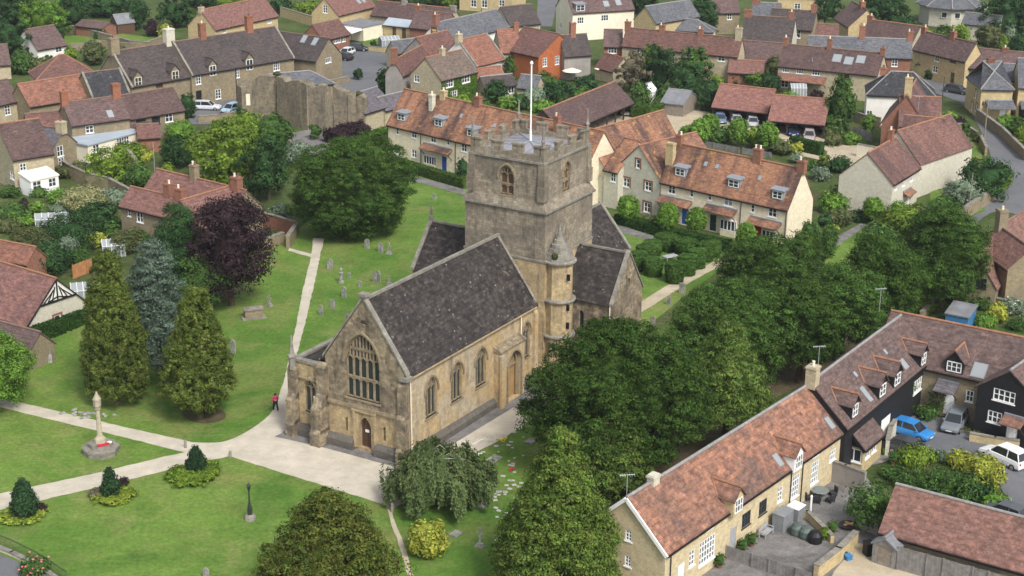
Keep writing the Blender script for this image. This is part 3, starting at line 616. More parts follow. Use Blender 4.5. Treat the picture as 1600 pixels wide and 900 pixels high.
# ================================================================== houses
HLOG=[]
class House:
    """p1,p2: pixels of the visible eave line (left,right) at height he. axis 'x': ridge runs along it; axis 'y': that side is the gable."""
    def __init__(s,name,label,p1,p2,he,rl=None,rr=None,pitch=43,hw=None,wall='w_stone',roof='r_maroon',cap='ridge_d',cat='house',group=None,axis='x',depth=None,hip=(0,0),cop=False,open_front=False,flat=False,oh=.22,els=(),wall2=None,split=None,fascia='black',lean=False):
        s.he=he; E1=P(*p1,he); E2=P(*p2,he); d=(E2-E1)[:2]; s.L=L=np.linalg.norm(d); d/=L; s.X=np.array([d[0],d[1],0]); s.Y=np.array([-d[1],d[0],0]); s.O=np.array([E1[0],E1[1],0])
        s.t=math.tan(R(pitch)); s.axis=axis
        if axis=='x':
            pts=[(rl,0.)]*(rl is not None)+[(rr,L)]*(rr is not None)
            if hw is None and len(pts)==2:
                best=1e9
                for k in range(15,80,2):
                    for j in range(5,30):
                        h=k*.1; tt=j*.05; e=sum(np.hypot(*(proj(s.W(u+(hip[0] if u==0 else -hip[1]),h,he+h*tt))-np.array(r))) for r,u in pts)+abs(tt-.95)*6
                        if e<best: best,hw,s.t=e,h,tt
            elif hw is None and pts:
                best=1e9
                for k in range(15,90):
                    h=k*.1; e=sum(np.hypot(*(proj(s.W(u+ (hip[0] if u==0 else -hip[1]),h,he+h*s.t))-np.array(r))) for r,u in pts)
                    if e<best: best,hw=e,h
            elif hw is None: hw=3.2
            elif pts:
                best=1e9
                for k in range(2,26):
                    tt=k*.07; e=sum(np.hypot(*(proj(s.W(u+(hip[0] if u==0 else -hip[1]),hw,he+hw*tt))-np.array(r))) for r,u in pts)
                    if e<best: best,s.t=e,tt
            if depth: hw=depth/2
            s.hw=hw; s.D=2*hw; s.hr=he+hw*s.t
            if lean: s.D=hw; 
            q=[proj(s.W(u,hw,s.hr)) for u in (0,L)]
            HLOG.append('%-22s L%.1f hw%.1f hr%.1f t%.2f ridge %s -> (%.0f,%.0f)(%.0f,%.0f)'%(label[:22],L,hw,s.hr,s.t,(rl or rr),*q[0],*q[1]))
        else:
            s.D=depth or 8; s.hw=L/2; best=1e9
            if rl:
                for k in range(5,80):
                    h=k*.1; e=np.hypot(*(proj(s.W(L/2,0,he+h))-np.array(rl)))
                    if e<best: best,s.hr=e,he+h
            else: s.hr=he+L/2*s.t
            s.t=(s.hr-he)/(L/2); HLOG.append('%-22s GABLE L%.1f hr%.1f err %.0f'%(label[:22],L,s.hr,best if rl else 0))
        s.flat=flat; s.hip=hip; s.lean=lean; s.oh=oh
        rz=math.atan2(s.X[1],s.X[0]); s.root=empty(name,tuple(s.O),rz,label,cat,group)
        s.holes={'f':[],'l':[],'r':[]}; s.els=els; s.wallm=wall; s.w2=wall2; s.split=split; s.open=open_front; s.label=label
        for e in els:
            if e[0] in 'wd': s.opening(*e)
        s.walls(); s.roof(M[roof],M[cap],cop,fascia)
        for e in els:
            if e[0] not in 'wd': getattr(s,'e_'+e[0])(*e[1:])
    def W(s,x,y,z): return s.O+s.X*x+s.Y*y+np.array([0,0,z])
    def loc(s,p): v=p-s.O; return np.array([v@s.X,v@s.Y,v[2]])
    def pl(s,px,py,n,c):       # intersect pixel ray with local plane n.q=c
        d=ray(px,py); dl=np.array([d@s.X,d@s.Y,d[2]]); o=s.loc(CC); n=np.array(n,float); t=(c-n@o)/(n@dl); return o+dl*t
    def face(s,f):
        if f=='f': return (0,1,0),0.,lambda q:q[0],lambda u,v,d=0:(u,d,v),(0,1,0)
        if f=='l': return (1,0,0),0.,lambda q:q[1],lambda u,v,d=0:(d,u,v),(1,0,0)
        if f=='r': return (1,0,0),s.L,lambda q:q[1],lambda u,v,d=0:(s.L-d,u,v),(-1,0,0)
    def width(s,f): return s.L if f=='f' else s.D
    def top(s,f,u):
        if s.flat: return s.he
        g=(f=='f')==(s.axis=='y')
        if s.hip[0] or s.hip[1]: g=False
        if not g: return s.he
        w=s.width(f); return s.he+ (s.t*min(u,w-u) if not s.lean else s.t*u)
    def opening(s,k,f,x,y,w,h,cols=2,rows=2,mat=None,surr=None,pane='pane',archd=False):
        n,c,gu,fn,inn=s.face(f); q=s.pl(x,y,n,c); u,z=gu(q),q[2]
        W_=s.width(f)
        if u<-.6 or u>W_+.6: print('OUT',s.label[:20],k,f,(x,y),round(u,1),round(z,1),'of',round(W_,1)); return
        u=min(max(u,w/2+.12),W_-w/2-.12)
        z0=z-h/2
        if k=='d': z0=max(.05,min(z0,.3))
        z0=max(z0,.1)
        tp=min(s.top(f,u-w/2),s.top(f,u+w/2))-.1
        if z0+h>tp: z0=tp-h
        if z0<.04: h=h+z0-.05; z0=.05
        if h<.3: return
        for (a,b,c_,d_) in [hh[:4] for hh in s.holes[f]]:
            if a<u+w/2+.05 and b>u-w/2-.05 and c_<z0+h+.05 and d_>z0-.05: print('OVL',s.label[:20],k,(x,y)); return
        s.holes[f].append((u-w/2,u+w/2,z0,z0+h,k,cols,rows,mat,surr,pane,archd))
    def walls(s):
        m=MB(); L,D,he,hr=s.L,s.D,s.he,s.hr if not s.flat else s.he
        def rect(h): return [(h[0],h[2]),(h[1],h[2]),(h[1],h[3]),(h[0],h[3])]
        hipped=s.hip[0] or s.hip[1] or s.flat
        if s.axis=='x':
            gl=[(0,0),(D,0),(D,he),(D/2,hr),(0,he)] if not s.lean else [(0,0),(D,0),(D,hr),(0,he)]
            pg={'f':[(0,0),(L,0),(L,he),(0,he)],'l':gl,'r':gl}
        else:
            pg={'f':[(0,0),(L,0),(L,he),(L/2,hr),(0,he)],'l':[(0,0),(D,0),(D,he),(0,he)]}; pg['r']=pg['l']
        if hipped:
            pg={'f':[(0,0),(L,0),(L,he),(0,he)],'l':[(0,0),(D,0),(D,he),(0,he)]}; pg['r']=pg['l']
        for f in 'flr':
            if f=='f' and s.open: continue
            n,c,gu,fn,inn=s.face(f); m.holed(pg[f],[rect(h) for h in s.holes[f]],lambda u,v,fn=fn:fn(u,v,0),inn,.13)
        bz=he if s.axis=='x' else None
        if s.axis=='x': m.poly([(0,D,0),(0,D,hr if s.lean else he),(L,D,hr if s.lean else he),(L,D,0)])
        else: m.poly([(0,D,0),(0,D,he),(L/2,D,hr),(L,D,he),(L,D,0)] if not hipped else [(0,D,0),(0,D,he),(L,D,he),(L,D,0)])
        s.wall=m.build('wall',M[s.wallm],s.root)
        if s.open:
            nb=max(2,round(L/2.9)); 
            for i in range(nb+1):
                b=MB(); x=.1+(L-.2)*i/nb; b.box(x-.1,x+.1,.05,.25,0,he-.25); b.bar((x,.15,he-1.0),(min(L,x+.6),.15,he-.3),.1); b.bar((x,.15,he-1.0),(max(0,x-.6),.15,he-.3),.1); b.build('post',M['darkwood'],s.root)
            b=MB(); b.box(0,L,.02,.26,he-.25,he); b.build('beam',M['darkwood'],s.root)
        for f in 'flr':
            n,c,gu,fn,inn=s.face(f)
            for (a,b_,c_,d_,k,cols,rows,mat,surr,pane,archd) in s.holes[f]:
                m=MB()
                def fb(u0,u1,v0,v1,d0,d1,mb=None):
                    mb=mb or m; p=np.array(fn(u0,v0,d0),float); mb.fbox(p,np.array(fn(u1,v0,d0))-p,np.array(fn(u0,v0,d1))-p,np.array(fn(u0,v1,d0))-p)
                if k=='w':
                    t=.085 if b_-a>.8 else .07
                    fb(a,b_,c_,c_+t,.02,.12); fb(a,b_,d_-t,d_,.02,.12); fb(a,a+t,c_+t,d_-t,.02,.12); fb(b_-t,b_,c_+t,d_-t,.02,.12)
                    for i in range(1,cols): u=a+(b_-a)*i/cols; fb(u-t*.5,u+t*.5,c_+t,d_-t,.03,.11)
                    for j in range(1,rows): v=c_+(d_-c_)*j/rows; fb(a+t,b_-t,v-.025,v+.025,.04,.10)
                    fb(a-.08,b_+.08,c_-.10,c_-.002,-.07,.05)
                    o=m.build('window',M[mat or 'white'],s.root)
                    g=MB(); p=[fn(a,c_,.1),fn(b_,c_,.1),fn(b_,d_,.1),fn(a,d_,.1)]; g.poly(p); g.build('pane',M[pane],o)
                else:
                    fb(a,b_,c_,d_,.06,.12); 
                    for u in (.25,.75): fb(a+(b_-a)*(u-.13),a+(b_-a)*(u+.13),c_+.25,d_-.25,.045,.06)
                    o=m.build('door',M[mat or 'white'],s.root)
                    g=MB(); fb(b_-.16,b_-.1,c_+.95,c_+1.05,.0,.045,g); g.build('handle',M['steel'],o)
                if surr:
                    m2=MB()
                    for (u0,u1,v0,v1) in ((a-.24,a-.002,c_-.05,d_+.22),(b_+.002,b_+.24,c_-.05,d_+.22),(a,b_,d_+.002,d_+.22)):
                        p=np.array(fn(u0,v0,-.03),float); m2.fbox(p,np.array(fn(u1,v0,-.03))-p,np.array(fn(u0,v0,.02))-p,np.array(fn(u0,v1,-.03))-p)
                    m2.build('brick_surround',M['quoin'],s.root)
    def roof(s,rm,cm,cop,fascia):
        L,D,he,hr,oh,t=s.L,s.D,s.he,s.hr,s.oh,s.t; m=MB(); th=.14; vo=.12 if not cop else -.02; hl,hrr=s.hip; c=MB()
        if s.flat:
            m.box(-.2,L+.2,-.2,D+.2,he,he+.18); s.rf=m.build('roof',rm,s.root); return
        def slab(pts):
            top=[(x,y,z+th) for x,y,z in pts]; n=len(pts); m.add(top+list(pts),[tuple(range(n)),tuple(range(2*n-1,n-1,-1))]+[(i,i+n,(i+1)%n+n,(i+1)%n) for i in range(n)])
        if s.lean:
            slab([(-vo,-oh,he-oh*t),(L+vo,-oh,he-oh*t),(L+vo,D+.05,hr+.05*t),(-vo,D+.05,hr+.05*t)]); c=None
        elif s.axis=='x' and not (hl or hrr):
            slab([(-vo,-oh,he-oh*t),(L+vo,-oh,he-oh*t),(L+vo,D/2,hr),(-vo,D/2,hr)]); slab([(L+vo,D+oh,he-oh*t),(-vo,D+oh,he-oh*t),(-vo,D/2,hr),(L+vo,D/2,hr)])
            c.tube((-vo,D/2,hr+th+.02),(L+vo,D/2,hr+th+.02),.13,n=8)
        elif s.axis=='x':
            a,b=hl,L-hrr; ol,orr=(oh if hl else vo),(oh if hrr else vo); ze=he-oh*t
            zl=ze if hl else ze; A=(-ol,-oh,ze);B=(L+orr,-oh,ze);C_=(L+orr,D+oh,ze);Dd=(-ol,D+oh,ze);E=(a if hl else -vo,D/2,hr);F=(b if hrr else L+vo,D/2,hr)
            slab([A,B,F,E]); slab([C_,Dd,E,F]); 
            if hl: slab([Dd,A,E])
            if hrr: slab([B,C_,F])
            up=np.array([0,0,th+.02]); c.tube(np.array(E)+up,np.array(F)+up+np.array([.01,0,0]),.13,n=6)
            if hl: c.tube(np.array(E)+up,np.array(A)+up,.11,n=6); c.tube(np.array(E)+up,np.array(Dd)+up,.11,n=6)
            if hrr: c.tube(np.array(F)+up,np.array(B)+up,.11,n=6); c.tube(np.array(F)+up,np.array(C_)+up,.11,n=6)
        else:
            slab([(-oh,D,he-oh*t),(-oh,-vo,he-oh*t),(L/2,-vo,hr),(L/2,D,hr)]); slab([(L+oh,-vo,he-oh*t),(L+oh,D,he-oh*t),(L/2,D,hr),(L/2,-vo,hr)])
            c.tube((L/2,-vo,hr+th+.02),(L/2,D,hr+th+.02),.13,n=8)
        s.rf=m.build('roof',rm,s.root)
        if c and c.v: c.build('ridge_tiles',cm,s.rf)
        if cop:
            for k,x in enumerate((0,L) if s.axis=='x' else (0,)):
                q=MB()
                if s.axis=='x':
                    x0=x-.1 if x==0 else x-.25
                    for p,r in (((x0,-.25,he-.25*t+.05),(x0,D/2,hr+.14)),((x0,D/2,hr+.14),(x0,D+.25,he-.25*t+.05))): q.fbox(p,(.35,0,0),np.array(r)-np.array(p),(0,0,.24))
                else:
                    for p,r in (((-.25,-.1,he-.25*t+.05),(L/2,-.1,hr+.14)),((L/2,-.1,hr+.14),(L+.25,-.1,he-.25*t+.05))): q.fbox(p,(0,.35,0),np.array(r)-np.array(p),(0,0,.24))
                q.build('gable_coping',M['coping'],s.root)
        g=MB()
        if fascia:
            if s.axis=='x': g.box(-.05,L+.05,-oh-.10,-oh+.02,he-oh*t-.10,he-oh*t+.03)
            else: g.box(-oh-.10,-oh+.02,0,D,he-oh*t-.10,he-oh*t+.03)
            g.build('gutter',M[fascia],s.root)
    # elements -----------------------------------------------------
    def slope(s,px,py,side='f'):
        t=s.t
        if s.axis=='x': return s.pl(px,py,(0,-t,1),s.he+.14), np.array([1,0,0.]),np.array([0,1,t])/math.hypot(1,t),np.array([0,-t,1])/math.hypot(1,t)
        if side=='l' or side=='f': return s.pl(px,py,(-t,0,1),s.he+.14),np.array([0,-1.,0]),np.array([1,0,t])/math.hypot(1,t),np.array([-t,0,1])/math.hypot(1,t)
        return s.pl(px,py,(t,0,1),s.he+t*s.L+.14),np.array([0,1.,0]),np.array([-1,0,t])/math.hypot(1,t),np.array([t,0,1])/math.hypot(1,t)
    def e_c(s,x,y,w=.75,d=.6,pots=2,mat='w_brickdull',yo=0.,pot='r_orange',h=None):   # chimney: top centre pixel, on the ridge plane
        if s.axis=='x': q=s.pl(x,y,(0,1,0),s.D/2+yo); base=s.hr-.5-abs(yo)*s.t
        else: q=s.pl(x,y,(1,0,0),s.L/2+yo); base=s.hr-.5-abs(yo)*s.t
        cx,cy,zt=q
        if s.axis=='x': cx=min(max(cx,w/2-.3),s.L-w/2+.3)
        zt=max(zt,s.hr+.7) if yo==0 else zt
        zt=min(zt,s.hr+2.6)
        m=MB(); m.box(cx-w/2,cx+w/2,cy-d/2,cy+d/2,base,zt-.22); m.box(cx-w/2-.07,cx+w/2+.07,cy-d/2-.07,cy+d/2+.07,zt-.22,zt-.08); m.box(cx-w/2,cx+w/2,cy-d/2,cy+d/2,zt-.08,zt)
        o=m.build('chimney',M[mat],s.root)
        for i in range(pots):
            m=MB(); ox=cx+(i-(pots-1)/2)*w/max(1,pots)*.9; m.lathe([(.14,0),(.11,.32),(.14,.34),(.14,.4)],(ox,cy,zt),8); m.build('chimney_pot',M['cream' if (i+int(x))%2 else 'r_orange'],o)
    def e_r(s,x,y,w=.8,h=1.1,side='f',pane='pane2'):
        q,u,v,n=s.slope(x,y,side); m=MB(); m.fbox(q-u*w/2-v*h/2-n*.02,u*w,v*h,n*.09); o=m.build('rooflight',M['greypaint'],s.root)
        g=MB(); a,b=w*.84,h*.86; g.poly([q-u*a/2-v*b/2+n*.075,q+u*a/2-v*b/2+n*.075,q+u*a/2+v*b/2+n*.075,q-u*a/2+v*b/2+n*.075]); g.build('pane',M[pane],o)
    def e_f(s,x,y):     # small vent / flue
        q,u,v,n=s.slope(x,y); m=MB(); m.tube(q,q+np.array([0,0,.7]),.09); m.build('flue',M['greypaint'],s.root)
    def e_D(s,x,y,w=1.4,h=1.15,kind='flat',wm='white',cheek='greypaint',rm='greypaint',cols=2):
        q,_,_,_=s.slope(x,y); cx,cy,cz=q; t=s.t
        if kind=='wall': cy=0.0-.02; cz=min(cz,s.he-.3)
        z1=cz+h; back=cy+(h+.25)/t
        m=MB(); m.extrude([(cx-w/2,cy,cz-.1),(cx-w/2,back,z1+.0),(cx-w/2,cy,z1)],(w,0,0)) if kind=='flat' else None
        if kind=='flat':
            o=m.build('dormer',M[cheek],s.root); r=MB(); r.extrude([(cx-w/2-.18,cy-.25,z1),(cx-w/2-.18,cy-.25,z1+.12),(cx-w/2-.18,back+.2,z1+.3),(cx-w/2-.18,back+.2,z1)],(w+.36,0,0)); r.build('dormer_roof',M[rm],o)
        else:
            gh=w*.55; zr=z1+gh; yb=(zr-s.he)/t
            m.extrude([(cx-w/2,cy,cz-.1),(cx-w/2,cy,z1),(cx,cy,zr),(cx+w/2,cy,z1),(cx+w/2,cy,cz-.1)],(0,max(.3,(z1-s.he)/t-cy),0)) 
            o=m.build('dormer',M[cheek],s.root)
            r=MB()
            for sg in (-1,1):
                e=(cx+sg*(w/2+.2),cy-.2,z1-.17); e2=(cx+sg*(w/2+.2),max(cy+.1,(z1-.17-s.he)/t),z1-.17); p=(cx,cy-.2,zr+.05); p2=(cx,yb,zr+.05)
                pts=[e,e2,p2,p] if sg<0 else [e,p,p2,e2]
                pts=pts[::-1]; top=[(a,b,c+.1) for a,b,c in pts]; r.add(top+pts,[(0,1,2,3),(7,6,5,4)]+[(i,i+4,(i+1)%4+4,(i+1)%4) for i in range(4)])
            dr_=r.build('dormer_roof',M[rm],o); r=MB(); r.tube((cx,cy-.2,zr+.17),(cx,yb,zr+.17),.11,n=6)
            for sg in (-1,1): r.tube((cx,yb,zr+.17),(cx+sg*(w/2+.1),max(cy+.1,(z1-.17-s.he)/t),z1),.08,n=5)
            r.build('ridge_tiles',M['r_dark' if rm=='r_dark' else 'ridge_o'],dr_)
        f=MB(); a,b,c,d=cx-w/2+.12,cx+w/2-.12,cz+.12,z1-.1; T=.08
        f.box(a,b,cy-.07,cy-.01,c,c+T); f.box(a,b,cy-.07,cy-.01,d-T,d); f.box(a,a+T,cy-.07,cy-.01,c,d); f.box(b-T,b,cy-.07,cy-.01,c,d)
        for i in range(1,cols): f.box(a+(b-a)*i/cols-.035,a+(b-a)*i/cols+.035,cy-.07,cy-.01,c,d)
        f.box(a,b,cy-.06,cy-.01,(c+d)/2-.02,(c+d)/2+.02)
        f.build('window_frame',M[wm],o); g=MB(); g.poly([(a,cy-.015,c),(b,cy-.015,c),(b,cy-.015,d),(a,cy-.015,d)]); g.build('pane',M['pane'],o)
    def e_p(s,x1,y1,x2,y2,pr=1.1,drop=.6,rm='r_terr',posts=True,lead=True,face='f'):
        n,c,gu,fn,inn=s.face(face); a=s.pl(x1,y1,n,c); b=s.pl(x2,y2,n,c); ua,ub=gu(a),gu(b); z=(a[2]+b[2])/2
        if ua>ub: ua,ub=ub,ua
        z=min(max(z,2.6),max(s.he-.1,2.6)); m=MB(); 
        P_=lambda u,v,d:np.array(fn(u,v,d),float)
        pts=[P_(ua,z-drop-.08,-pr),P_(ua,z-drop+.04,-pr),P_(ua,z,-.002),P_(ua,z-.2,-.002)]; m.extrude(pts,P_(ub,0,0)-P_(ua,0,0)); o=m.build('porch_roof',M[rm],s.root)
        if lead: m=MB(); p=P_(ua,z-.02,-.12); m.fbox(p,P_(ub,0,0)-P_(ua,0,0),P_(0,0,.118)-P_(0,0,0),(0,0,.16)); m.build('lead_flashing',M['greypaint'],o)
        if posts:
            for u in (ua+.1,ub-.1):
                m=MB(); m.bar(P_(u,z-drop-1.0,-.05),P_(u,z-drop,-pr+.1),.08); m.build('bracket',M['darkwood'],s.root)
    def e_i(s,x,y=0,face='f'):        # downpipe at pixel x,y
        n,c,gu,fn,inn=s.face(face); q=s.pl(x,y or 0,n,c); u=min(max(gu(q),.08),s.width(face)-.08); m=MB(); m.tube(fn(u,.1,-.07),fn(u,s.he-.15,-.07),.05,n=6); m.build('downpipe',M['iron'],s.root)
    def e_B(s,x,y,w=2.2,h=1.35,cols=4):     # bay window
        q=s.pl(x,y,(0,1,0),-.35); cx,cz=q[0],max(.8,q[2]-h/2); m=MB()
        m.box(cx-w/2,cx+w/2,-.45,-.002,0,cz); wl=m.build('bay_wall',M[s.wallm],s.root)
        m=MB(); T=.08
        a,b,c,d=cx-w/2,cx+w/2,cz,cz+h
        m.box(a,b,-.47,-.39,c,c+T); m.box(a,b,-.47,-.002,d-T,d)
        for i in range(cols+1): u=a+(b-a)*i/cols; m.box(max(a,u-T/2),min(b,u+T/2),-.47,-.39,c,d)
        m.box(a,a+T,-.12,-.002,c,d); m.box(b-T,b,-.12,-.002,c,d); o=m.build('bay_window',M['white'],s.root)
        g=MB(); g.poly([(a+.02,-.41,c),(b-.02,-.41,c),(b-.02,-.41,d),(a+.02,-.41,d)]); g.poly([(a+.03,-.41,c),(a+.03,-.41,d),(a+.03,-.01,d),(a+.03,-.01,c)]); g.poly([(b-.03,-.41,c),(b-.03,-.01,c),(b-.03,-.01,d),(b-.03,-.41,d)]); g.build('pane',M['pane'],o)
# ================================================================== foliage
def unitdirs(rng,n):
    v=rng.normal(size=(n,3)); return v/np.linalg.norm(v,axis=1)[:,None]
def shape_r(kind,u,bumps,amp):
    k=np.ones(len(u))
    for bd,ba,bw in bumps: k+=ba*amp*np.exp(-((1-u@bd)/bw))
    return k
def surf(kind,t,ang):        # t in 0..1 bottom..top -> radius (0..1), z (-1..1)
    z=-1+2*t
    if kind=='cone': r=np.minimum(1,(t/.10))**.5*(1-t)**.95*1.18
    elif kind=='colcone': r=np.minimum(1,(t/.09))**.5*np.where(t<.42,.97,np.maximum(0,1-((t-.42)/.58))**.66)
    elif kind=='spin': r=np.where(t<.30,.22+.78*np.clip((t-.04)/.20,0,1)**.8,np.maximum(0,1-((t-.30)/.70))**.72)
    elif kind=='column': r=np.minimum(1,(t/.10))**.6*np.where(t<.45,1,1-((t-.45)/.55)**2.0)**.6
    elif kind=='flame': r=np.minimum(1,(t/.15))**.6*np.where(t<.35,1,np.maximum(0,1-((t-.35)/.65)))**.62
    elif kind=='pyramid': r=np.minimum(1,(t/.18))**.7*(1-.85*t**1.3)*(1-t**6)
    elif kind=='drum': r=np.where(t<.90,.80+.20*np.minimum(1,t/.8),.999*np.sqrt(np.maximum(0,1-((t-.90)/.11)**2)))
    elif kind=='flat': r=np.sqrt(np.maximum(0,1-z*z))
    else: r=np.maximum(0,1-np.abs(z)**2.3)**.5
    return r,z
def crown_mesh(name,seed,kind,rx,ry,rz,ncl,nlf,leaf,clr,mat,amp=.22,droop=0,core=.80,zmin=.05,flat=.6,bough=0):
    rng=np.random.default_rng(seed)
    bumps=[(unitdirs(rng,1)[0],rng.uniform(-1,1.1),rng.uniform(.04,.3)) for _ in range(16)]+[(unitdirs(rng,1)[0],rng.uniform(-.9,1.1),rng.uniform(.006,.04)) for _ in range(46)]
    # importance: sample t by radius
    tt=rng.random(ncl*6); ang=rng.random(ncl*6)*2*math.pi; r,z=surf(kind,tt,ang); keep=(rng.random(len(tt))<(1.0 if kind in('dome','flat','drum') else r*.9+.12))&(tt>zmin); tt=tt[keep][:ncl];ang=ang[keep][:ncl]
    r,z=surf(kind,tt,ang); ncl=len(tt)
    if kind=='drum':
        k_=ncl//3; r=r.copy(); z=z.copy(); r[:k_]=np.sqrt(rng.random(k_))*.95; z[:k_]=.98
    u=np.stack([np.cos(ang)*r,np.sin(ang)*r,z],1); un=u/np.maximum(1e-6,np.linalg.norm(u,axis=1))[:,None]
    k=shape_r(kind,un,bumps,amp)*rng.uniform(.78,1.06,ncl)
    if kind=='drum': k=np.full(ncl,1.)*rng.uniform(.97,1.02,ncl)
    c=np.stack([u[:,0]*k*rx,u[:,1]*k*ry,(z*(.5+.5*k) if kind in('dome','flat') else z*rng.uniform(.97,1.0,ncl))*rz],1)
    outw=np.stack([np.cos(ang)*np.maximum(r,.2)/rx,np.sin(ang)*np.maximum(r,.2)/ry,np.clip(z,-.5,1)/rz*(1 if kind in('dome','flat') else .5)],1); outw/=np.linalg.norm(outw,axis=1)[:,None]
    if kind=='drum': outw[:k_]=np.array([0,0,1.])
    if bough:
        # boughs: rounded masses standing out of the crown; the clumps sit on their outer faces
        nb=int(max(14,2.6*(rx*ry+rx*rz+ry*rz)*4.2/(bough*bough*math.pi*1.0)))
        sel=rng.choice(ncl,size=min(nb,ncl),replace=False); bc=c[sel]*np.array([.90,.90,.93]); bo=outw[sel]; br=bough*rng.uniform(.6,1.35,len(sel))
        kk=rng.integers(0,len(sel),ncl); dr=unitdirs(rng,ncl)+bo[kk]*.75+np.array([0,0,.35]); dr/=np.linalg.norm(dr,axis=1)[:,None]
        c0=c*np.array([.84,.84,.9]); fill=rng.random(ncl)<.30; c=bc[kk]+dr*br[kk][:,None]*np.array([1,1,.8]); c=np.where(fill[:,None],c0,c); outw=bo[kk]*.35+dr*.9; outw/=np.linalg.norm(outw,axis=1)[:,None]
        btint=rng.normal(0,.16,len(sel))[kk]
    else: btint=np.zeros(ncl)
    off=rng.normal(size=(ncl,nlf,3))*.5; off/= np.maximum(1,np.linalg.norm(off,axis=2))[:,:,None]
    csz=clr*rng.uniform(.65,1.35,(ncl,1,1))
    pos=c[:,None,:]+off*csz*np.array([1,1,flat])
    if droop: 
        d=rng.random((ncl,nlf))**1.0*droop; pos[:,:,2]-=d; pos[:,:,:2]+=outw[:,None,:2]*(.12*d[:,:,None])
    nrm=outw[:,None,:]*.45+off*1.25+np.array([0,0,.30])+rng.normal(size=(ncl,nlf,3))*.25
    if kind=='drum': nrm=outw[:,None,:]+rng.normal(size=(ncl,nlf,3))*.28
    nrm=nrm.reshape(-1,3); nrm/=np.linalg.norm(nrm,axis=1)[:,None]; pos=pos.reshape(-1,3); n=len(pos)
    a=np.cross(nrm,rng.normal(size=(n,3))); a/=np.linalg.norm(a,axis=1)[:,None]; bb=np.cross(nrm,a)
    L=(leaf*rng.uniform(.6,1.35,n))[:,None]
    if droop: a=a*.5+np.array([0,0,-1.]);a/=np.linalg.norm(a,axis=1)[:,None]; bb=np.cross(nrm,a); bb/=np.maximum(1e-6,np.linalg.norm(bb,axis=1))[:,None]
    q=np.stack([pos-a*L*.72,pos+bb*L*.30,pos+a*L*.72,pos-bb*L*.30],1).reshape(-1,3)
    # inner mass
    na,nt_=18,11; T_,A_=np.meshgrid(np.linspace(.03,.97,nt_),np.arange(na)*2*math.pi/na,indexing='ij'); T_=T_.ravel();A_=A_.ravel(); r2,z2=surf(kind,T_,A_)
    u2=np.stack([np.cos(A_)*r2,np.sin(A_)*r2,z2],1); un2=u2/np.maximum(1e-6,np.linalg.norm(u2,axis=1))[:,None]; k2=shape_r(kind,un2,bumps,amp)*core*rng.uniform(.92,1.06,len(T_))
    cv=np.stack([u2[:,0]*k2*rx,u2[:,1]*k2*ry,u2[:,2]*(.5+.5*k2 if kind in('dome','flat') else core+.08)*rz],1)
    cf=[]
    for i in range(nt_-1):
        for j in range(na): cf.append((i*na+j,i*na+(j+1)%na,(i+1)*na+(j+1)%na,(i+1)*na+j))
    tb=(nt_-1)*na
    for j in range(0,na-2,2): cf.append((tb,tb+j+1,tb+j+2,tb+(j+3)%na))
    nv=len(q); V=np.concatenate([q,cv]); F=np.concatenate([np.arange(nv).reshape(-1,4),np.array(cf)+nv])
    me=bpy.data.meshes.new(name); me.vertices.add(len(V)); me.vertices.foreach_set('co',V.ravel()); me.loops.add(F.size); me.loops.foreach_set('vertex_index',F.ravel().astype(np.int32))
    me.polygons.add(len(F)); me.polygons.foreach_set('loop_start',np.arange(0,F.size,4,dtype=np.int32)); me.polygons.foreach_set('loop_total',np.full(len(F),4,dtype=np.int32))
    ct=np.clip(rng.normal(.42,.22,ncl)+btint,0,1); lt=np.clip(np.repeat(ct,nlf)+rng.normal(0,.12,n),0,1); at=me.attributes.new('tint','FLOAT','POINT'); at.data.foreach_set('value',np.concatenate([np.repeat(lt,4),np.full(len(cv),.3)]).astype(np.float32))
    me.update(calc_edges=True); me.materials.append(M[mat]); return me
def trunk_mesh(h,r,seed,limbs=4,spread=1.5,lim_z=.5,mat='bark'):
    rnd=random.Random(seed); m=MB(); p=np.array([0,0,-.15]); k=4; rr=r
    for i in range(k):
        q=np.array([rnd.uniform(-.12,.12)*r*3,rnd.uniform(-.12,.12)*r*3,h*(i+1)/k]); r2=r*(1-.7*(i+1)/k)
        m.tube(p,q,rr*(1.35 if i==0 else 1),r2,7,False); p,rr=q,r2
    for i in range(limbs):
        a=2*math.pi*(i+rnd.random()*.6)/limbs; z=h*rnd.uniform(lim_z*.7,lim_z*1.3); e=np.array([math.cos(a)*spread,math.sin(a)*spread,z+spread*.55]); m.tube((0,0,z),e,r*.42,r*.12,6,False)
    return m.build('trunk',M[mat],None,smooth=True)
SEED=[100]
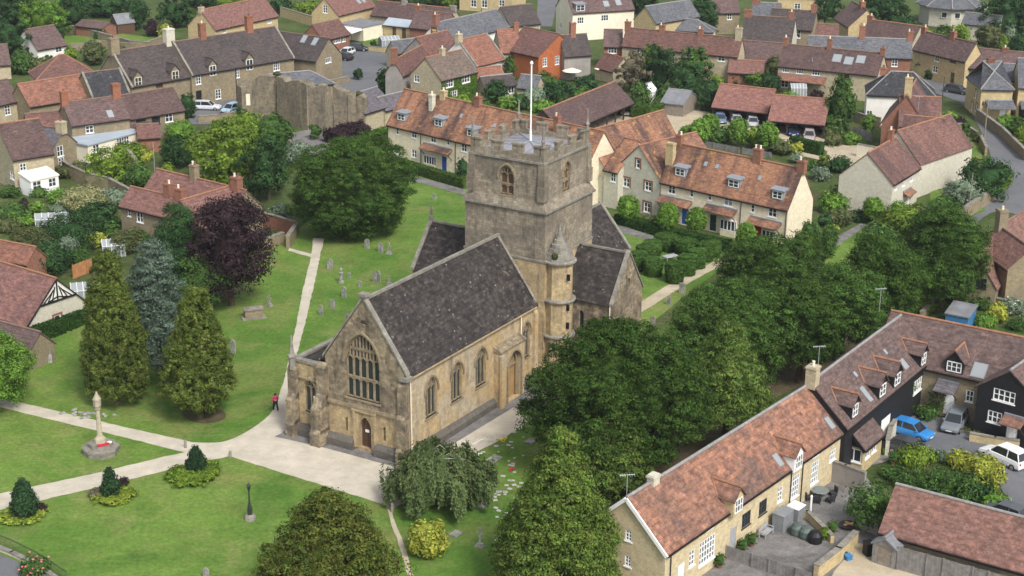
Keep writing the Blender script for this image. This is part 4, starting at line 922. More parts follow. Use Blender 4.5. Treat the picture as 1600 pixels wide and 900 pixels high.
STY={ # kind: leaf size, clump radius, coverage, amp, droop, flat
 'yew':('dome','yew',.17,.55,3.0,.22,0,.5),'yewl':('pyramid','yewlight',.17,.55,3.0,.24,0,.42),'yewb':('pyramid','yewbronze',.17,.55,3.0,.22,0,.42),
 'conif2':('flame','darkgreen',.26,.6,2.5,.16,0,.8),
 'yewf':('cone','yewmid',.17,.55,3.0,.22,0,.42),
 'cyp':('colcone','cypress',.15,.30,3.0,.10,0,1.2),'cypd':('flame','cypdark',.16,.22,3.0,.05,0,1.1),'flame':('spin','cypress',.15,.30,3.0,.10,0,1.1),
 'cedar':('cone','blue',.18,.7,2.3,.30,0,.25),'beech':('dome','purple',.25,.9,2.3,.3,0,.6),
 'green':('dome','green',.36,.8,2.2,.26,0,.8),'dark':('dome','darkgreen',.36,.8,2.2,.26,0,.8),'lime':('dome','lime',.36,.9,2.2,.24,0,.7),
 'bright':('dome','bright',.3,.6,2.2,.2,0,.8),'yellow':('dome','yellow',.24,.4,2.3,.18,0,.8),'olive':('dome','olive',.32,.6,2.1,.25,0,.8),
 'silver':('dome','silver',.3,.6,2.1,.25,0,.8),'birch':('dome','birch',.20,.6,3.0,.25,.9,.6),'ball':('dome','bright',.20,.25,2.8,.05,0,1),
 'dball':('dome','darkgreen',.22,.28,2.8,.06,0,1),'brown':('dome','brownish',.3,.6,1.6,.3,0,.8),'pred':('dome','purple',.28,.5,2.1,.28,0,.8),
 'conif':('flame','yewlight',.30,.5,2.4,.12,0,.7),'box':('dome','box',.20,.22,2.8,.04,0,1),'low':('flat','yellow',.22,.3,2.6,.16,0,.6),'lowl':('flat','lime',.22,.3,2.6,.2,0,.6)}
CACHE={}
BOUGH={'yew':1.25,'yewl':1.1,'yewb':1.15,'yewf':.7,'cyp':.55,'flame':.55,'cedar':1.0,'beech':1.2,'green':1.0,'dark':1.0,'lime':1.1,'bright':.9,'ball':.3,'box':.25,'cypd':.3}
def plant(kind,cx,cy,a,b,label,name=None,cat=None,group=None,clear=.25,trunk=True,mat=None,q=1.0,depth=None,gy=None):
    st=STY[kind]
    # solve the ground point so the crown's picture ellipse sits at (cx,cy) with half sizes a,b
    if gy is None:
        gy=cy+b
        for _ in range(12):
            G=P(cx,gy); s=scl(G); el=math.atan2(CH,math.hypot(G[0],G[1])); rx=a/s; hb=b/s
            rz=math.sqrt(max((.45*hb)**2,hb*hb-(rx*math.sin(el))**2))/math.cos(el)
            gy=proj(G+np.array([0,0,0]))[1]; want=proj((G[0],G[1],rz+clear))[1]; gy+= (cy-want)
    G=P(cx,gy); s=scl(G); el=math.atan2(CH,math.hypot(G[0],G[1])); rx=a/s; hb=b/s
    rz=math.sqrt(max((.45*hb)**2,hb*hb-(rx*math.sin(el))**2))/math.cos(el); zc=max(hgt(cx,cy,G),rz*.9)
    SEED[0]+=1; sd=SEED[0]; ry=depth or rx
    nm=name or ('shrub' if rz*2<3.2 else 'tree'); cat=cat or nm.replace('_',' ').split()[-1]
    root=empty(nm,(G[0],G[1],0),0,label,cat,group)
    lf=st[2]; 
    if s<11: lf*=1.35
    if s>13 and lf>.25: lf*=.62
    mt=mat or st[1]
    big=rx>2.6 or a*b>900
    if big:
        rx*=.93; rz*=(1.05 if kind in('cyp','flame','yewf') else .95); ry=depth or rx
        area=4*math.pi*(((rx*ry)**1.6+2*(max(rx,ry)*rz)**1.6)/3)**.625
        n=area*st[4]*q/(lf*lf*.42); nl=36; ncl=int(max(30,n/nl)); ncl=min(ncl,5200)
        me=crown_mesh('crown',sd,st[0],rx,ry,rz,ncl,nl,lf,st[3],mt,st[5],st[6],flat=st[7],bough=BOUGH.get(kind,.95),core=.56)
        o=bpy.data.objects.new('crown' if trunk else 'foliage',me); COL.objects.link(o); o.parent=root; o.location=(0,0,zc)
    else:
        v=sd%3; R0=max(.5,round(rx*2)/2); Z0=max(.5,round(rz*2)/2); key=(kind,mt,v,R0,Z0,lf)
        if key not in CACHE:
            area=4*math.pi*((R0*R0)+2*(R0*Z0))/3; n=area*st[4]*q/(lf*lf*.42); nl=16
            CACHE[key]=crown_mesh('crown',sd,st[0],R0,R0,Z0,int(min(400,max(14,n/nl))),nl,lf,min(st[3],R0*.5),mt,st[5],st[6]*.5,flat=st[7])
        o=bpy.data.objects.new('crown' if trunk else 'foliage',CACHE[key]); COL.objects.link(o); o.parent=root; o.location=(0,0,zc); o.scale=(rx/R0,ry/R0,rz/Z0); 
        if depth is None: o.rotation_euler=(0,0,(sd*1.7)%6.28)
    if trunk:
        t=trunk_mesh(zc+rz*.35,max(.08,min(.45,rx*.09)),sd,5 if big else 3,rx*.6,.5); t.parent=root
    return root
def hedge(pts,w,h,label,mat='box',cat='hedge',lf=.24,top=None):
    """clipped hedge along ground pixels; box core with leaf faces all over"""
    pts=[P(*p)[:2] for p in pts]; o0=np.array([*pts[0],0]); m=MB(); rng=np.random.default_rng(int(abs(pts[0][0]*13+pts[0][1]*7))%9999); LV=[];LF=[]
    for p,q in zip(pts[:-1],pts[1:]):
        p=np.array([*p,0])-o0;q=np.array([*q,0])-o0; d=q-p;L=np.linalg.norm(d);d/=L;nn=np.array([-d[1],d[0],0])
        m.fbox(p-nn*w*.42-d*w*.1,nn*w*.84,d*(L+w*.2),(0,0,h*.93))
        N=int(L*(w+2*h)*2.6/(lf*lf*.42)); 
        for face,ar in (('t',w),('l',h),('r',h),('e',w*h/L*2)):
            k=int(N*ar/(w+2*h)); s=rng.random(k)*L; 
            if face=='t': po=p+d*s[:,None]+nn*(rng.uniform(-.5,.5,k)*w)[:,None]+np.array([0,0,1])*(h+rng.normal(0,.04,k))[:,None]; n0=np.array([0,0,1.])
            elif face=='e': side=rng.integers(0,2,k)*L; po=p+d*side[:,None]+nn*(rng.uniform(-.5,.5,k)*w)[:,None]+np.array([0,0,1])*(rng.random(k)*h)[:,None]; n0=-d
            else: sg=1 if face=='l' else -1; po=p+d*s[:,None]+nn*(sg*w/2+rng.normal(0,.04,k))[:,None]+np.array([0,0,1])*(rng.random(k)*h)[:,None]; n0=nn*sg
            n_=n0+rng.normal(size=(k,3))*.45; n_/=np.linalg.norm(n_,axis=1)[:,None]; a=np.cross(n_,rng.normal(size=(k,3))); a/=np.linalg.norm(a,axis=1)[:,None]; b=np.cross(n_,a)
            LV.append(np.stack([po-a*lf*.6,po+b*lf*.33,po+a*lf*.6,po-b*lf*.33],1).reshape(-1,3))
    V=np.concatenate(LV); b0=len(m.v); m.v+=[tuple(x) for x in V]; 
    for i in range(0,len(V),4): m.f.append([b0+i,b0+i+1,b0+i+2,b0+i+3]); m.m.append(0)
    o=m.build('hedge',M[mat],None,uv=False,loc=tuple(o0)); return tag(o,label,cat)
# ================================================================== the houses (pixels measured on the photograph)
H=House
def W_(x,y,w=1.0,h=1.05,c=2,r=2,f='f',**k): return ('w',f,x,y,w,h,c,r,k.get('mat'),k.get('surr'),k.get('pane','pane'))
def D_(x,y,w=.95,h=2.05,mat='white',f='f'): return ('d',f,x,y,w,h,1,1,mat)
def C_(x,y,w=.75,d=.6,pots=2,mat='w_brickdull',yo=0.): return ('c',x,y,w,d,pots,mat,yo)
# ---- cottages terrace with orange roofs, left half
H('terraced_house','long pale stone terrace with orange stained roof left of the tower, blue front door',(605.5,193),(915,266),5.1,rl=(633,141),rr=(925,197),hw=None,pitch=45,wall='w_pale',roof='r_terr',cap='ridge_o',els=[
 ('D',627,189,1.6,1.15,'flat'),('D',685,198,1.6,1.15,'flat'),('D',736,214,1.6,1.15,'flat'),('r',721,181,.45,.6),('r',773,196,.45,.6),
 C_(675,147,.7,.7,1,'w_greystone',-1.2),C_(693,141,.9,.7,1,'w_gold'),C_(747,150,1.0,.7,2,'w_brickdull'),C_(871,181,.8,.7,2,'w_brickdull',-1.6),
 W_(621,205,.5,.95,1,2),W_(647,210,1.05,1.1),W_(677,216,1.05,1.1),W_(700,220,.5,.95,1,2),W_(725,231,1.05,1.1),
 W_(619,234,1.0,1.15),W_(647,240,1.05,1.15),('B',671,251,2.0,1.2,4),D_(694,256,.95,2.1,'bluedoor'),W_(725,262,1.0,1.1),
 ('p',662,225,707,232,1.1,.55),('i',607,240),('i',658,240),('i',712,250)])
H('terraced_house','grey stone gabled house with red brick window surrounds right beside the tower',(878,246),(945,262),5.1,rl=(910,207),axis='y',depth=11,wall='w_greystone',roof='r_terr',cap='ridge_o',els=[
 W_(925.5,271,1.1,1.15,surr=True),W_(926.5,304,1.0,1.2,surr=True),('r',934,231,.5,.9,'r'),('r',943,229,.5,.9,'r')])
H('terraced_house','grey stone gabled house with four brick framed windows facing the topiary garden',(963,262),(1032,281),5.1,rl=(999,229),axis='y',depth=11,wall='w_greystone',roof='r_terr',cap='ridge_o',els=[
 W_(997,256,.65,1.15,1,2,surr=True),W_(978.7,285,1.15,1.2,surr=True),W_(1012.7,291,1.15,1.2,surr=True),W_(1011,324,1.15,1.3,surr=True)])
H('terraced_house','recessed grey stone house filling the gap between the two gables',(944,264),(966,269),5.0,rl=(951,216),hw=4.2,wall='w_greystone',roof='r_terr',cap='ridge_o',els=[W_(958,277,.8,1.2)])
H('terraced_house','rear wing with steep red roof and rooflights behind the gables',(952,226),(1000,236),5.0,rl=(974,190),axis='y',depth=9,wall='w_greystone',roof='r_terr',cap='ridge_o',els=[('r',977,213,.5,.9,'r'),('r',985,216,.5,.9,'r')])
H('terraced_house','pale stone terrace with three grey dormers, green and red doors and blank right gable',(1033,282),(1231.5,326),5.1,rl=(1040,220),rr=(1253,264),wall='w_pale',roof='r_terr',cap='ridge_o',els=[
 ('D',1062.6,276,1.6,1.15,'flat'),('D',1146,294,1.7,1.15,'flat'),('D',1214.5,312,1.6,1.15,'flat'),('r',1103,256,.45,.6),('r',1120.7,260,.45,.6),('r',1187.5,278,.45,.6),
 C_(1048,222.6,1.1,.7,0,'w_gold',-1.4),C_(1062.6,210,.8,.7,2),C_(1185,231.6,1.1,.7,3),C_(1257,251,1.0,.7,2),
 W_(1049.6,296,1.1,1.15),W_(1080.6,302,.5,.95,1,2),W_(1109,307,.5,.95,1,2),W_(1138,313,1.25,1.25,pane='pane2'),W_(1176,326,.5,.95,1,2),W_(1207,332,1.2,1.15),
 ('B',1137,354,2.1,1.3,4),D_(1114,348,.95,2.1,'greendoor'),D_(1070,339,.95,2.1,'bluedoor'),('B',1200,370,1.6,1.2,3),D_(1184,364,.95,2.1,'reddoor'),
 ('p',1033,305,1082,315,1.2,.6),('p',1104,319,1152.6,328,1.2,.6),('p',1173,338.5,1222,347.5,1.2,.6),('i',1157,340),('i',1228,350)])
# ---- car barns
H('car_barn','long open fronted car barn with brown tiled roof behind the terrace ridge',(880,207),(989,160),2.3,rr=(960,129),pitch=40,wall='darkwood',roof='r_maroon',cap='ridge_o',open_front=True)
H('car_barn','left red roofed car barn with three bays in the gravel court',(1113,166),(1199,176),2.3,rl=(1122,131),pitch=40,wall='darkwood',roof='r_orange2',cap='ridge_o',open_front=True)
H('car_barn','right red roofed car barn with three bays in the gravel court',(1201,187),(1288,194.5),2.3,rl=(1208,149),pitch=40,wall='darkwood',roof='r_orange2',cap='ridge_o',open_front=True)
# ---- detached houses at right
H('house','pale stone house with broad blank gable facing the churchyard and small porch hood',(1395,287),(1437,261),4.7,rl=(1360,238),wall='w_greystone',roof='r_terr2',cap='ridge_o',els=[
 W_(1400,291,.9,1.0),W_(1412,285,.9,1.0),W_(1424.5,277,1.0,1.1),('p',1411,300,1423,294,.9,.5),D_(1420,312,.9,2.0),W_(1402,318,.9,1.1),C_(1393,202,.8,.6,2,'w_brickdull')])
H('house','rear range of the blank gabled house with stained brown roof running to the lane',(1361,240),(1437,256),4.7,rl=(1399,205),axis='y',depth=14,wall='w_greystone',roof='r_terr2',cap='ridge_o')
H('house','broad cross wing with red brown roof and red canopy beside the blank gabled house',(1405,226),(1467,232),5.0,rl=(1409,180),wall='w_greystone',roof='r_terr2',cap='ridge_o',els=[('p',1440,250,1466,252,1.2,.7),W_(1452,241,.9,1),D_(1449,272,.9,2,'darkwood')])
H('house','rearmost brown roofed cross wing nearest the junction',(1405,196),(1470,199),5.0,rl=(1410,151),wall='w_greystone',roof='r_terr2',cap='ridge_o',els=[C_(1418,155,.8,.6,2)])
H('house','steep brown roofed wing with left slope between the cream house and the cross wings',(1378,192),(1448,198),4.7,rl=(1413,150),axis='y',depth=12,wall='w_brickdull',roof='r_terr2',cap='ridge_o',els=[C_(1421,120,1.0,.7,2,'w_gold')])
H('house','white rendered house with dark hipped slate roof and brick ground floor',(1355,147),(1462,152),4.9,rl=(1388,113),hip=(3.5,3.5),wall='whiterender',roof='r_black',cap='ridge_s',els=[C_(1380,117,1.0,.7,1),W_(1350,178,.9,1.2)])
H('terraced_house','brown roofed row with three large rooflights at top right',(1216,102),(1371,117.5),4.6,rl=(1219,68),wall='w_stone',roof='r_maroon',cap='ridge_d',els=[
 ('r',1308,91,1.5,1.6),('r',1326,95,1.5,1.6),('r',1345,93,1.5,1.6),C_(1217,57,.8,.7,1),C_(1297,60,.8,.7,1),C_(1380,74,.8,.7,1),('f',1269,97),
 W_(1228,106,1.2,1.0,3),W_(1250,109,1.2,1.0,3),W_(1275,111,1.4,1.0,3),W_(1226,131,1.3,1.2),W_(1323,120,.9,.9,mat='oak'),('p',1217,113,1292,122,2.0,.8,'r_orange')])
H('terraced_house','blue slate roofed row rising behind the brown row with rooflights',(1262,84),(1424,90.5),5.4,rl=(1267,55),rr=(1425,64),wall='w_brickdull',roof='r_slate',cap='ridge_s',els=[C_(1348,40,1.0,.7,2),C_(1423,49,1.0,.7,2),W_(1398,97,1.0,1.5,2,3)])
H('house','golden stone house with arched white window and lichened roof beside the parked blue car',(1427,76),(1509,95.5),4.8,rl=(1432,56),rr=(1525,67),wall='w_gold',roof='r_mauve',cap='ridge_d',els=[C_(1432,39,1.0,.7,2),C_(1490,49,1.1,.7,3),W_(1464,91,1.1,1.1),W_(1461,108,1.2,1.2),W_(1489,95,1.4,.6,3,mat='oak'),D_(1489,111,.9,2,'oak')])
H('house','mauve roofed low range at the right edge beyond the junction',(1511,105),(1625,116),3.6,rl=(1525,77),wall='w_old',roof='r_mauve',cap='ridge_d',els=[C_(1569,90,.9,.6,1)])
H('house','stone corner house with hipped slate roof and lean-to beside the lane',(1534,139),(1583,139.5),5.0,hw=4.4,pitch=38,hip=(4.0,4.0),wall='w_gold',roof='r_slate',cap='ridge_s',els=[W_(1525,147,.8,1.3,f='l',surr=True),W_(1519,166,.8,1.3,f='l',surr=True),W_(1526,168,.8,1.3,f='l',surr=True),C_(1548,98,1.2,.7,1,'r_orange'),('p',1540,157,1583,157,2.4,.9,'r_slate',False),D_(1566,182,1.0,2.1)])
H('house','slate roofed stone range behind the hipped corner house',(1568,124),(1640,128),5.2,rl=(1556,100),wall='w_gold',roof='r_slate',cap='ridge_s')
H('house','stone house with slate lean-to cut by the right edge',(1592,136),(1640,138),5.2,hw=4,wall='w_gold',roof='r_slate',cap='ridge_s',els=[('p',1594,158,1638,160,2.2,.8,'r_slate',False),D_(1596,182,1.0,2.1,'black')])
# ---- right cottages by the lane
H('cottage','old brick roofed cottage with tall stone chimney at the lane bend',(1528,385),(1575,420),4.6,rl=(1560,354),wall='w_old',roof='r_mews3',cap='ridge_d',els=[C_(1559,322,1.2,1.0,1,'w_old')])
H('cottage','low stone gabled wing with black window below the tall chimney cottage',(1492,440),(1556,450),2.6,rl=(1534,402),axis='y',depth=7,wall='w_old',roof='r_mews3',cap='ridge_d',els=[W_(1533,443,1.1,1.1,3,2,mat='black')])
H('cottage','large red brown roofed cottage cut by the right edge above the lane',(1600,392),(1660,352),4.6,rl=(1571,347),wall='w_old',roof='r_mews3',cap='ridge_d',els=[])
H('outbuilding','black boarded lean-to with red roof at the right edge',(1580,431),(1632,452),2.6,hw=2.4,lean=True,wall='blackboard',roof='r_mews3',els=[W_(1597,445,1.0,1.1,3,3)],pitch=30)
# ---- top row, right to left
H('house','large dark tiled hall roof left of the blue slate row',(1158,62),(1236,67),4.6,rl=(1165,25),wall='w_greystone',roof='r_dark',cap='ridge_d',els=[C_(1160,14,1.4,.8,1),C_(1237,18,.9,.7,1)])
H('house','stone house with dark roof peeping behind the large dark hall',(1200,42),(1269,47),5.4,rl=(1200,12),wall='w_old',roof='r_dark',cap='ridge_d',els=[C_(1272,7,.9,.7,1),W_(1246,52,1.2,1.6)])
H('house','lower brown roofed range in front of the large dark hall',(1152,93),(1218,98.5),3.2,rl=(1155,63),wall='w_stone',roof='r_mauve',cap='ridge_d',els=[])
H('terraced_house','long red roofed row with four chimneys behind the dense garden trees',(972.5,70),(1153,87.5),4.8,rl=(972,47),rr=(1157,58),wall='w_stone',roof='r_red',cap='ridge_d',els=[
 C_(978,33,1.0,.7,2),C_(1035,39,1.0,.7,2),C_(1095,45,.9,.7,2),C_(1155,43,1.1,.7,2,'w_stone'),W_(1127,91,1.3,1.1),W_(1077,83,1.2,1.0),W_(1000,76,1.2,1.0),W_(1040,80,1.2,1.0)])
H('outbuilding','low pink tiled outbuilding below the long red row',(1138,112),(1192,115),2.3,rl=(1142,94),wall='w_brickdull',roof='r_pink',cap='ridge_o')
H('barn','stone barn with grey slate roof beyond the red roofed row',(1025,36),(1093,25),4.8,rl=(1007,12),wall='w_gold',roof='r_slate',cap='ridge_s')
H('outbuilding','low white hipped building with pale slate roof before the stone barn',(1040,46),(1114,50),2.8,rl=(1062,29),hip=(3.5,3.5),wall='cream',roof='r_slate',cap='ridge_s')
H('house','tall cream house with white left gable and rooflights at the top edge',(895,20),(991,14),5.6,rl=(880,-14),wall='cream',roof='r_mauve',cap='ridge_d',els=[('r',947,6,1.2,1.4),('r',966,4,1.2,1.4),W_(907,32,1.4,1.3,3),W_(945,28,1.6,1.2,3),('D',907,18,2.0,1.4,'flat'),W_(876,40,.8,1,f='l')])
H('house','mauve roofed cottage between the cream house and the red row',(944,72),(972,72.5),4.2,rl=(905,46),wall='w_brickdull',roof='r_mauve',cap='ridge_d',els=[W_(957,76,1.6,1.2,3)])
H('house','dark roofed house with grey rendered right gable behind the brick house',(882,87),(923,84),4.4,rl=(880,50),rr=(928,59),wall='w_grey',roof='r_dark',cap='ridge_d',els=[C_(895,35,1.0,.7,1)])
H('outbuilding','small maroon roofed outbuilding with stone end near the parasols',(930,104),(958,112),2.2,rl=(942,81),wall='w_stone',roof='r_red',cap='ridge_o')
H('house','bright orange brick house with gable and three white sash windows',(841.5,89),(904,78),4.6,rl=(873,54),axis='y',depth=9,wall='w_brick',roof='r_red',cap='ridge_d',els=[W_(851.5,97,1.0,1.5,2,3),W_(870.5,94,1.0,1.5,2,3),W_(891,90.5,1.0,1.5,2,3)])
H('house','orange pantiled house adjoining the brick gabled house',(783,82),(814,81),4.4,rl=(783,46),wall='w_stone',roof='r_orange',cap='ridge_o',els=[C_(860,33,.9,.7,1)])
H('house','orange roofed cottage with white wall between the pub and the brick house',(743.5,103),(788.5,92),4.3,rl=(717,63),wall='whiterender',roof='r_orange',cap='ridge_o',cop=True,els=[C_(715,53,1.2,.8,1,'w_stone')])
ivyh=H('house','tan roofed house with ivy clad front and stone left gable',(689,125),(745,111.5),4.8,rl=(664.5,91.5),wall='w_stone',roof='r_tan',cap='ridge_o',els=[W_(702.6,130,1.8,1.3,3),W_(728,123,2.0,1.3,3),W_(651,122.6,1.1,1.2,f='l'),C_(691,75,.8,.7,1,'w_stone'),W_(709,147,1.6,1.1,3)])
H('house','maroon roofed house with grey rendered gable and brick chimney by the street',(629,117),(672,92),4.8,rl=(616,89),rr=(672,78),wall='w_grey',roof='r_red',cap='ridge_o',els=[C_(611,77,1.1,.9,0)])
H('house','maroon roof joining the grey gabled house to the orange roofed cottage',(672,88),(720,76),4.4,hw=3.0,wall='w_grey',roof='r_red',cap='ridge_o')
pub=H('pub','white gabled inn with maroon sign and long grey slate roof',(701,65),(796,42),4.8,rl=(682,35.5),wall='whiterender',roof='r_slate',cap='ridge_s',els=[C_(681,22,1.2,.8,2)])
H('outbuilding','grey slate roofed range in front of the inn gable',(618,83),(664,77),3.0,rl=(638,54),rr=(675,58),wall='w_stone',roof='r_slate',cap='ridge_s')
H('outbuilding','low golden range with flat slate roof and brown doors by the pub lawn',(599,38.5),(641,43),2.6,rl=(614,26),pitch=24,wall='w_gold',roof='r_pale',cap='ridge_s',els=[D_(616,47,.9,2,'oak'),D_(631,48,.9,2,'oak')])
H('house','mauve roofed house behind the white inn gable',(640,42),(694,48),3.8,rl=(655,18),wall='w_brickdull',roof='r_mauve',cap='ridge_d',els=[C_(651,8,1.0,.7,1)])
H('terraced_house','very long maroon roofed row below the top trees',(580,23),(700,36),3.8,rl=(590,2),wall='w_stone',roof='r_maroon',cap='ridge_o',els=[C_(632,2,1,.7,1,'w_grey'),C_(716,10,1,.7,1,'w_grey')])
H('house','stone house with sash windows cut by the top edge',(718,-28),(800,-22),6.0,hw=4,wall='w_gold',roof='r_slate',cap='ridge_s',els=[W_(740,3,1.3,2.2,2,3),W_(757,4,1.3,2.2,2,3),W_(784,3,1.3,1.8,2,3)])
H('house','brown roofed house right of the slate inn roof at the top edge',(797,41),(844,36),4.4,rl=(783,12),wall='w_stone',roof='r_dark',cap='ridge_d',els=[])
H('house','pink roofed modern house left of the flat roofed garage',(528.5,24),(586,9.5),4.6,rl=(508,-3),wall='w_gold',roof='r_pink',cap='ridge_o',els=[W_(508,14,1.1,1.6,f='l',r=3),('r',560,2,1,1.3),('r',567,0,1,1.3)])
H('house','long pink roofed house at the top left with stone gable',(336,46),(434,24.5),4.4,rl=(313,17),wall='w_gold',roof='r_pink',cap='ridge_o',els=[C_(314,17,1,.7,1,'w_stone'),W_(421,31,1.2,1.0,3),W_(350,46,1.2,1.0,3),C_(362,36,.8,.6,1,yo=-3.0)])
H('outbuilding','red roofed outbuilding beside the street car park',(505,62.5),(546,53),2.7,rl=(482,45),wall='w_brickdull',roof='r_red',cap='ridge_d',els=[W_(527,63,2.0,1.0,4),W_(537,61,1.0,1.0)])
H('garage','flat roofed cream garage beside the parked cars',(567,43),(601,36),2.8,hw=4.5,flat=True,wall='cream',roof='r_greyfelt')
# ---- manor range at left
H('manor_house','old stone range with two gabled dormers and dark stone tiled roof',(205,135),(299,119),4.9,rl=(177,80),wall='w_old',roof='r_dark',cap='ridge_d',cop=True,els=[
 ('D',219,137,1.5,1.7,'wall','cream','w_old','r_dark',2),('D',277,127,1.5,1.7,'wall','cream','w_old','r_dark',2),C_(168,60,1.5,1.1,1,'w_old'),C_(273,43,1.6,1.1,1,'w_greystone'),W_(249,133,1.3,.8,3,mat='oak'),C_(265,115,.9,.7,1,'w_chim',-3.4)])
H('manor_house','tall stone manor with white sash windows beside the silver parked car',(299,116.5),(459,89.5),5.3,rl=(277,62),wall='w_old',roof='r_dark',cap='ridge_d',cop=True,els=[
 ('D',339,121,1.5,1.9,'wall','white','w_old','r_dark',2),('D',397,112,1.6,2.0,'wall','white','w_old','r_dark',2),W_(310,124,1.0,1.6,2,3),W_(371,114,.8,1.6,2,3),W_(432,103,1.3,1.6,3,3),W_(341,147,1.1,1.6,2,3),D_(311,152,1.1,2.2,'black'),
 C_(315,36,1.1,.8,1,'w_chim'),C_(388,22,1.2,.8,1,'w_chim')])
H('house','dark roofed wing with two rooflights and stone gable facing the street car park',(415,84),(494,95.5),4.8,rr=(515,62),wall='w_old',roof='r_dark',cap='ridge_d',els=[('r',475,61,1.0,1.6),('r',492,65,1.0,1.6),W_(513,94,1.6,.9,3,1,f='r')])
H('outbuilding','grey slate roofed building behind the ruined wall',(428,138),(521,130),5.0,rr=(515,99),pitch=32,hip=(0,3.0),wall='w_old',roof='r_slate',cap='ridge_s')
H('outbuilding','mauve slate roofed shed against the right end of the ruin',(569,177),(614,163),3.0,rr=(592,134),pitch=36,wall='w_stone',roof='r_slate2',cap='ridge_s')
H('outbuilding','low grey roofed shed just behind the orange terrace roof',(602,172),(650,160),2.6,rl=(608,140),wall='w_stone',roof='r_slate2',cap='ridge_s')
H('house','orange tiled cottage with brick chimney at the left',(46,166),(142,150),3.8,rl=(33,130),wall='w_old',roof='r_orange',cap='ridge_o')
H('house','black slate roofed cottage between the orange roof and the stone manor',(143,151),(202,143.5),4.2,rl=(130,115),wall='w_old',roof='r_black',cap='ridge_d',cop=True)
H('terraced_house','mauve roofed row with one rooflight and brick chimneys',(112,195.5),(202,183.5),4.4,rl=(97,163),wall='w_old',roof='r_mauve',cap='ridge_d',els=[('r',172,178,.9,1.3),C_(94,143,1.0,.8,1,'w_chim'),C_(180,130,1.2,.9,0,'w_chim'),W_(140,202,1.2,1.1)])
H('terraced_house','darker maroon right end of the row with leaded windows',(203,185.5),(288,171),3.9,rl=(190,148),wall='w_old',roof='r_maroon',cap='ridge_d',els=[W_(220,187,1.6,1.4,3,mat='black'),W_(243,183,1.4,1.4,3,mat='black'),W_(264,181,1.3,1.4,2)])
H('terraced_house','maroon left end of the row below the orange roof',(45,204),(108,198),3.6,rl=(25,183),wall='w_old',roof='r_red',cap='ridge_d')
H('cottage','grey stone gabled cottage with square stone chimney and two white windows',(46,227),(82,233),3.9,rr=(100,204),wall='w_old',roof='r_slate2',cap='ridge_d',els=[W_(94,236,1.2,1.5,f='r'),W_(96,252,1.1,1.0,f='r'),C_(100,190,1.2,1.0,1,'w_stone')])
H('outbuilding','cream sun room with pale blue sheet roof',(137,228),(219,206),2.5,hw=4.2,flat=True,wall='cream',roof='r_pale',els=[W_(192,216,2.4,1.1,5),W_(150,229,1.2,1.1)])
H('house','maroon roofed house with hung tile gable and white lean-to at the left edge',(20,249),(83,239),4.4,rr=(46,193),wall='w_stone',roof='r_maroon',cap='ridge_o',els=[W_(36,261,.9,1.0),W_(19,274,1.3,1.1,f='l')])
H('conservatory','white glazed lean-to with cream roof in front of the hung tile house',(48,284),(91,274),2.1,hw=2.6,lean=True,pitch=14,wall='white',roof='cream',fascia=None,oh=.1,els=[W_(58,290,1.3,1.2,2),W_(70,288,1.3,1.2,2),W_(82,285,1.2,1.2,2)])
H('house','mauve roofed stone house at the far left edge',(-50,175),(33,155.5),4.0,rr=(20,118),wall='w_stone',roof='r_mauve',cap='ridge_d',els=[W_(12,172,1.1,1.5,2,3)])
H('outbuilding','hipped red roof behind the orange tiled cottage',(58,124),(152,116),3.0,rl=(86,89),hip=(4.5,4.5),wall='w_stone',roof='r_red',cap='ridge_o')
H('house','white walled cottage with brown roof in the trees at top left',(58,77.5),(103.5,69.5),2.9,rl=(37,48),wall='whiterender',roof='r_mauve',cap='ridge_d',els=[W_(92,77.5,1.4,1.0)])
H('outbuilding','pale stone shed at the left edge near the orange roof',(-30,103),(16,100),2.6,hw=3.0,wall='w_stone',roof='r_mauve',cap='ridge_d')
# ---- vicarage
H('house','rear range of the pink roofed vicarage with long ridge',(222,302),(360,337),4.6,rl=(247,266),wall='w_old',roof='r_pink',cap='ridge_o',els=[C_(303,257,.9,.8,2,'w_old'),C_(369,276,1.2,.9,2,'w_brickdull')])
H('house','front wing of the pink roofed vicarage with two white windows',(188,320.5),(272,341),4.4,rl=(206,293.5),wall='w_old',roof='r_pink',cap='ridge_o',els=[W_(218.5,340,1.1,1.2),W_(202,333,.55,.8,1,2),C_(262,286,1.0,.7,2,'w_brickdull'),C_(281,294,1.1,.8,2,'w_brickdull')])
H('house','right wing of the pink roofed vicarage behind the copper beech',(312,357),(388,333),4.4,rl=(290,309),wall='w_old',roof='r_pink',cap='ridge_o')
# ---- cottage at lower left
cottage=H('cottage','red roofed cottage with black and white timbered gable',(-70,472),(42,509),1.7,rr=(88,438),pitch=44,wall='w_greystone',roof='r_pinkred',cap='ridge_o',els=[W_(90,499,.85,.95,1,1,f='r',surr=True)])
H('outbuilding','bright orange roof behind the timbered cottage',(-60,392),(42,412),2.6,rr=(18,372),wall='w_brickdull',roof='r_orange',cap='ridge_o')
H('outbuilding','brown tiled lych shed roof beside the bright left edge tree',(-40,530),(44,553),1.8,rr=(13,492),wall='w_old',roof='r_mauve',cap='ridge_d')
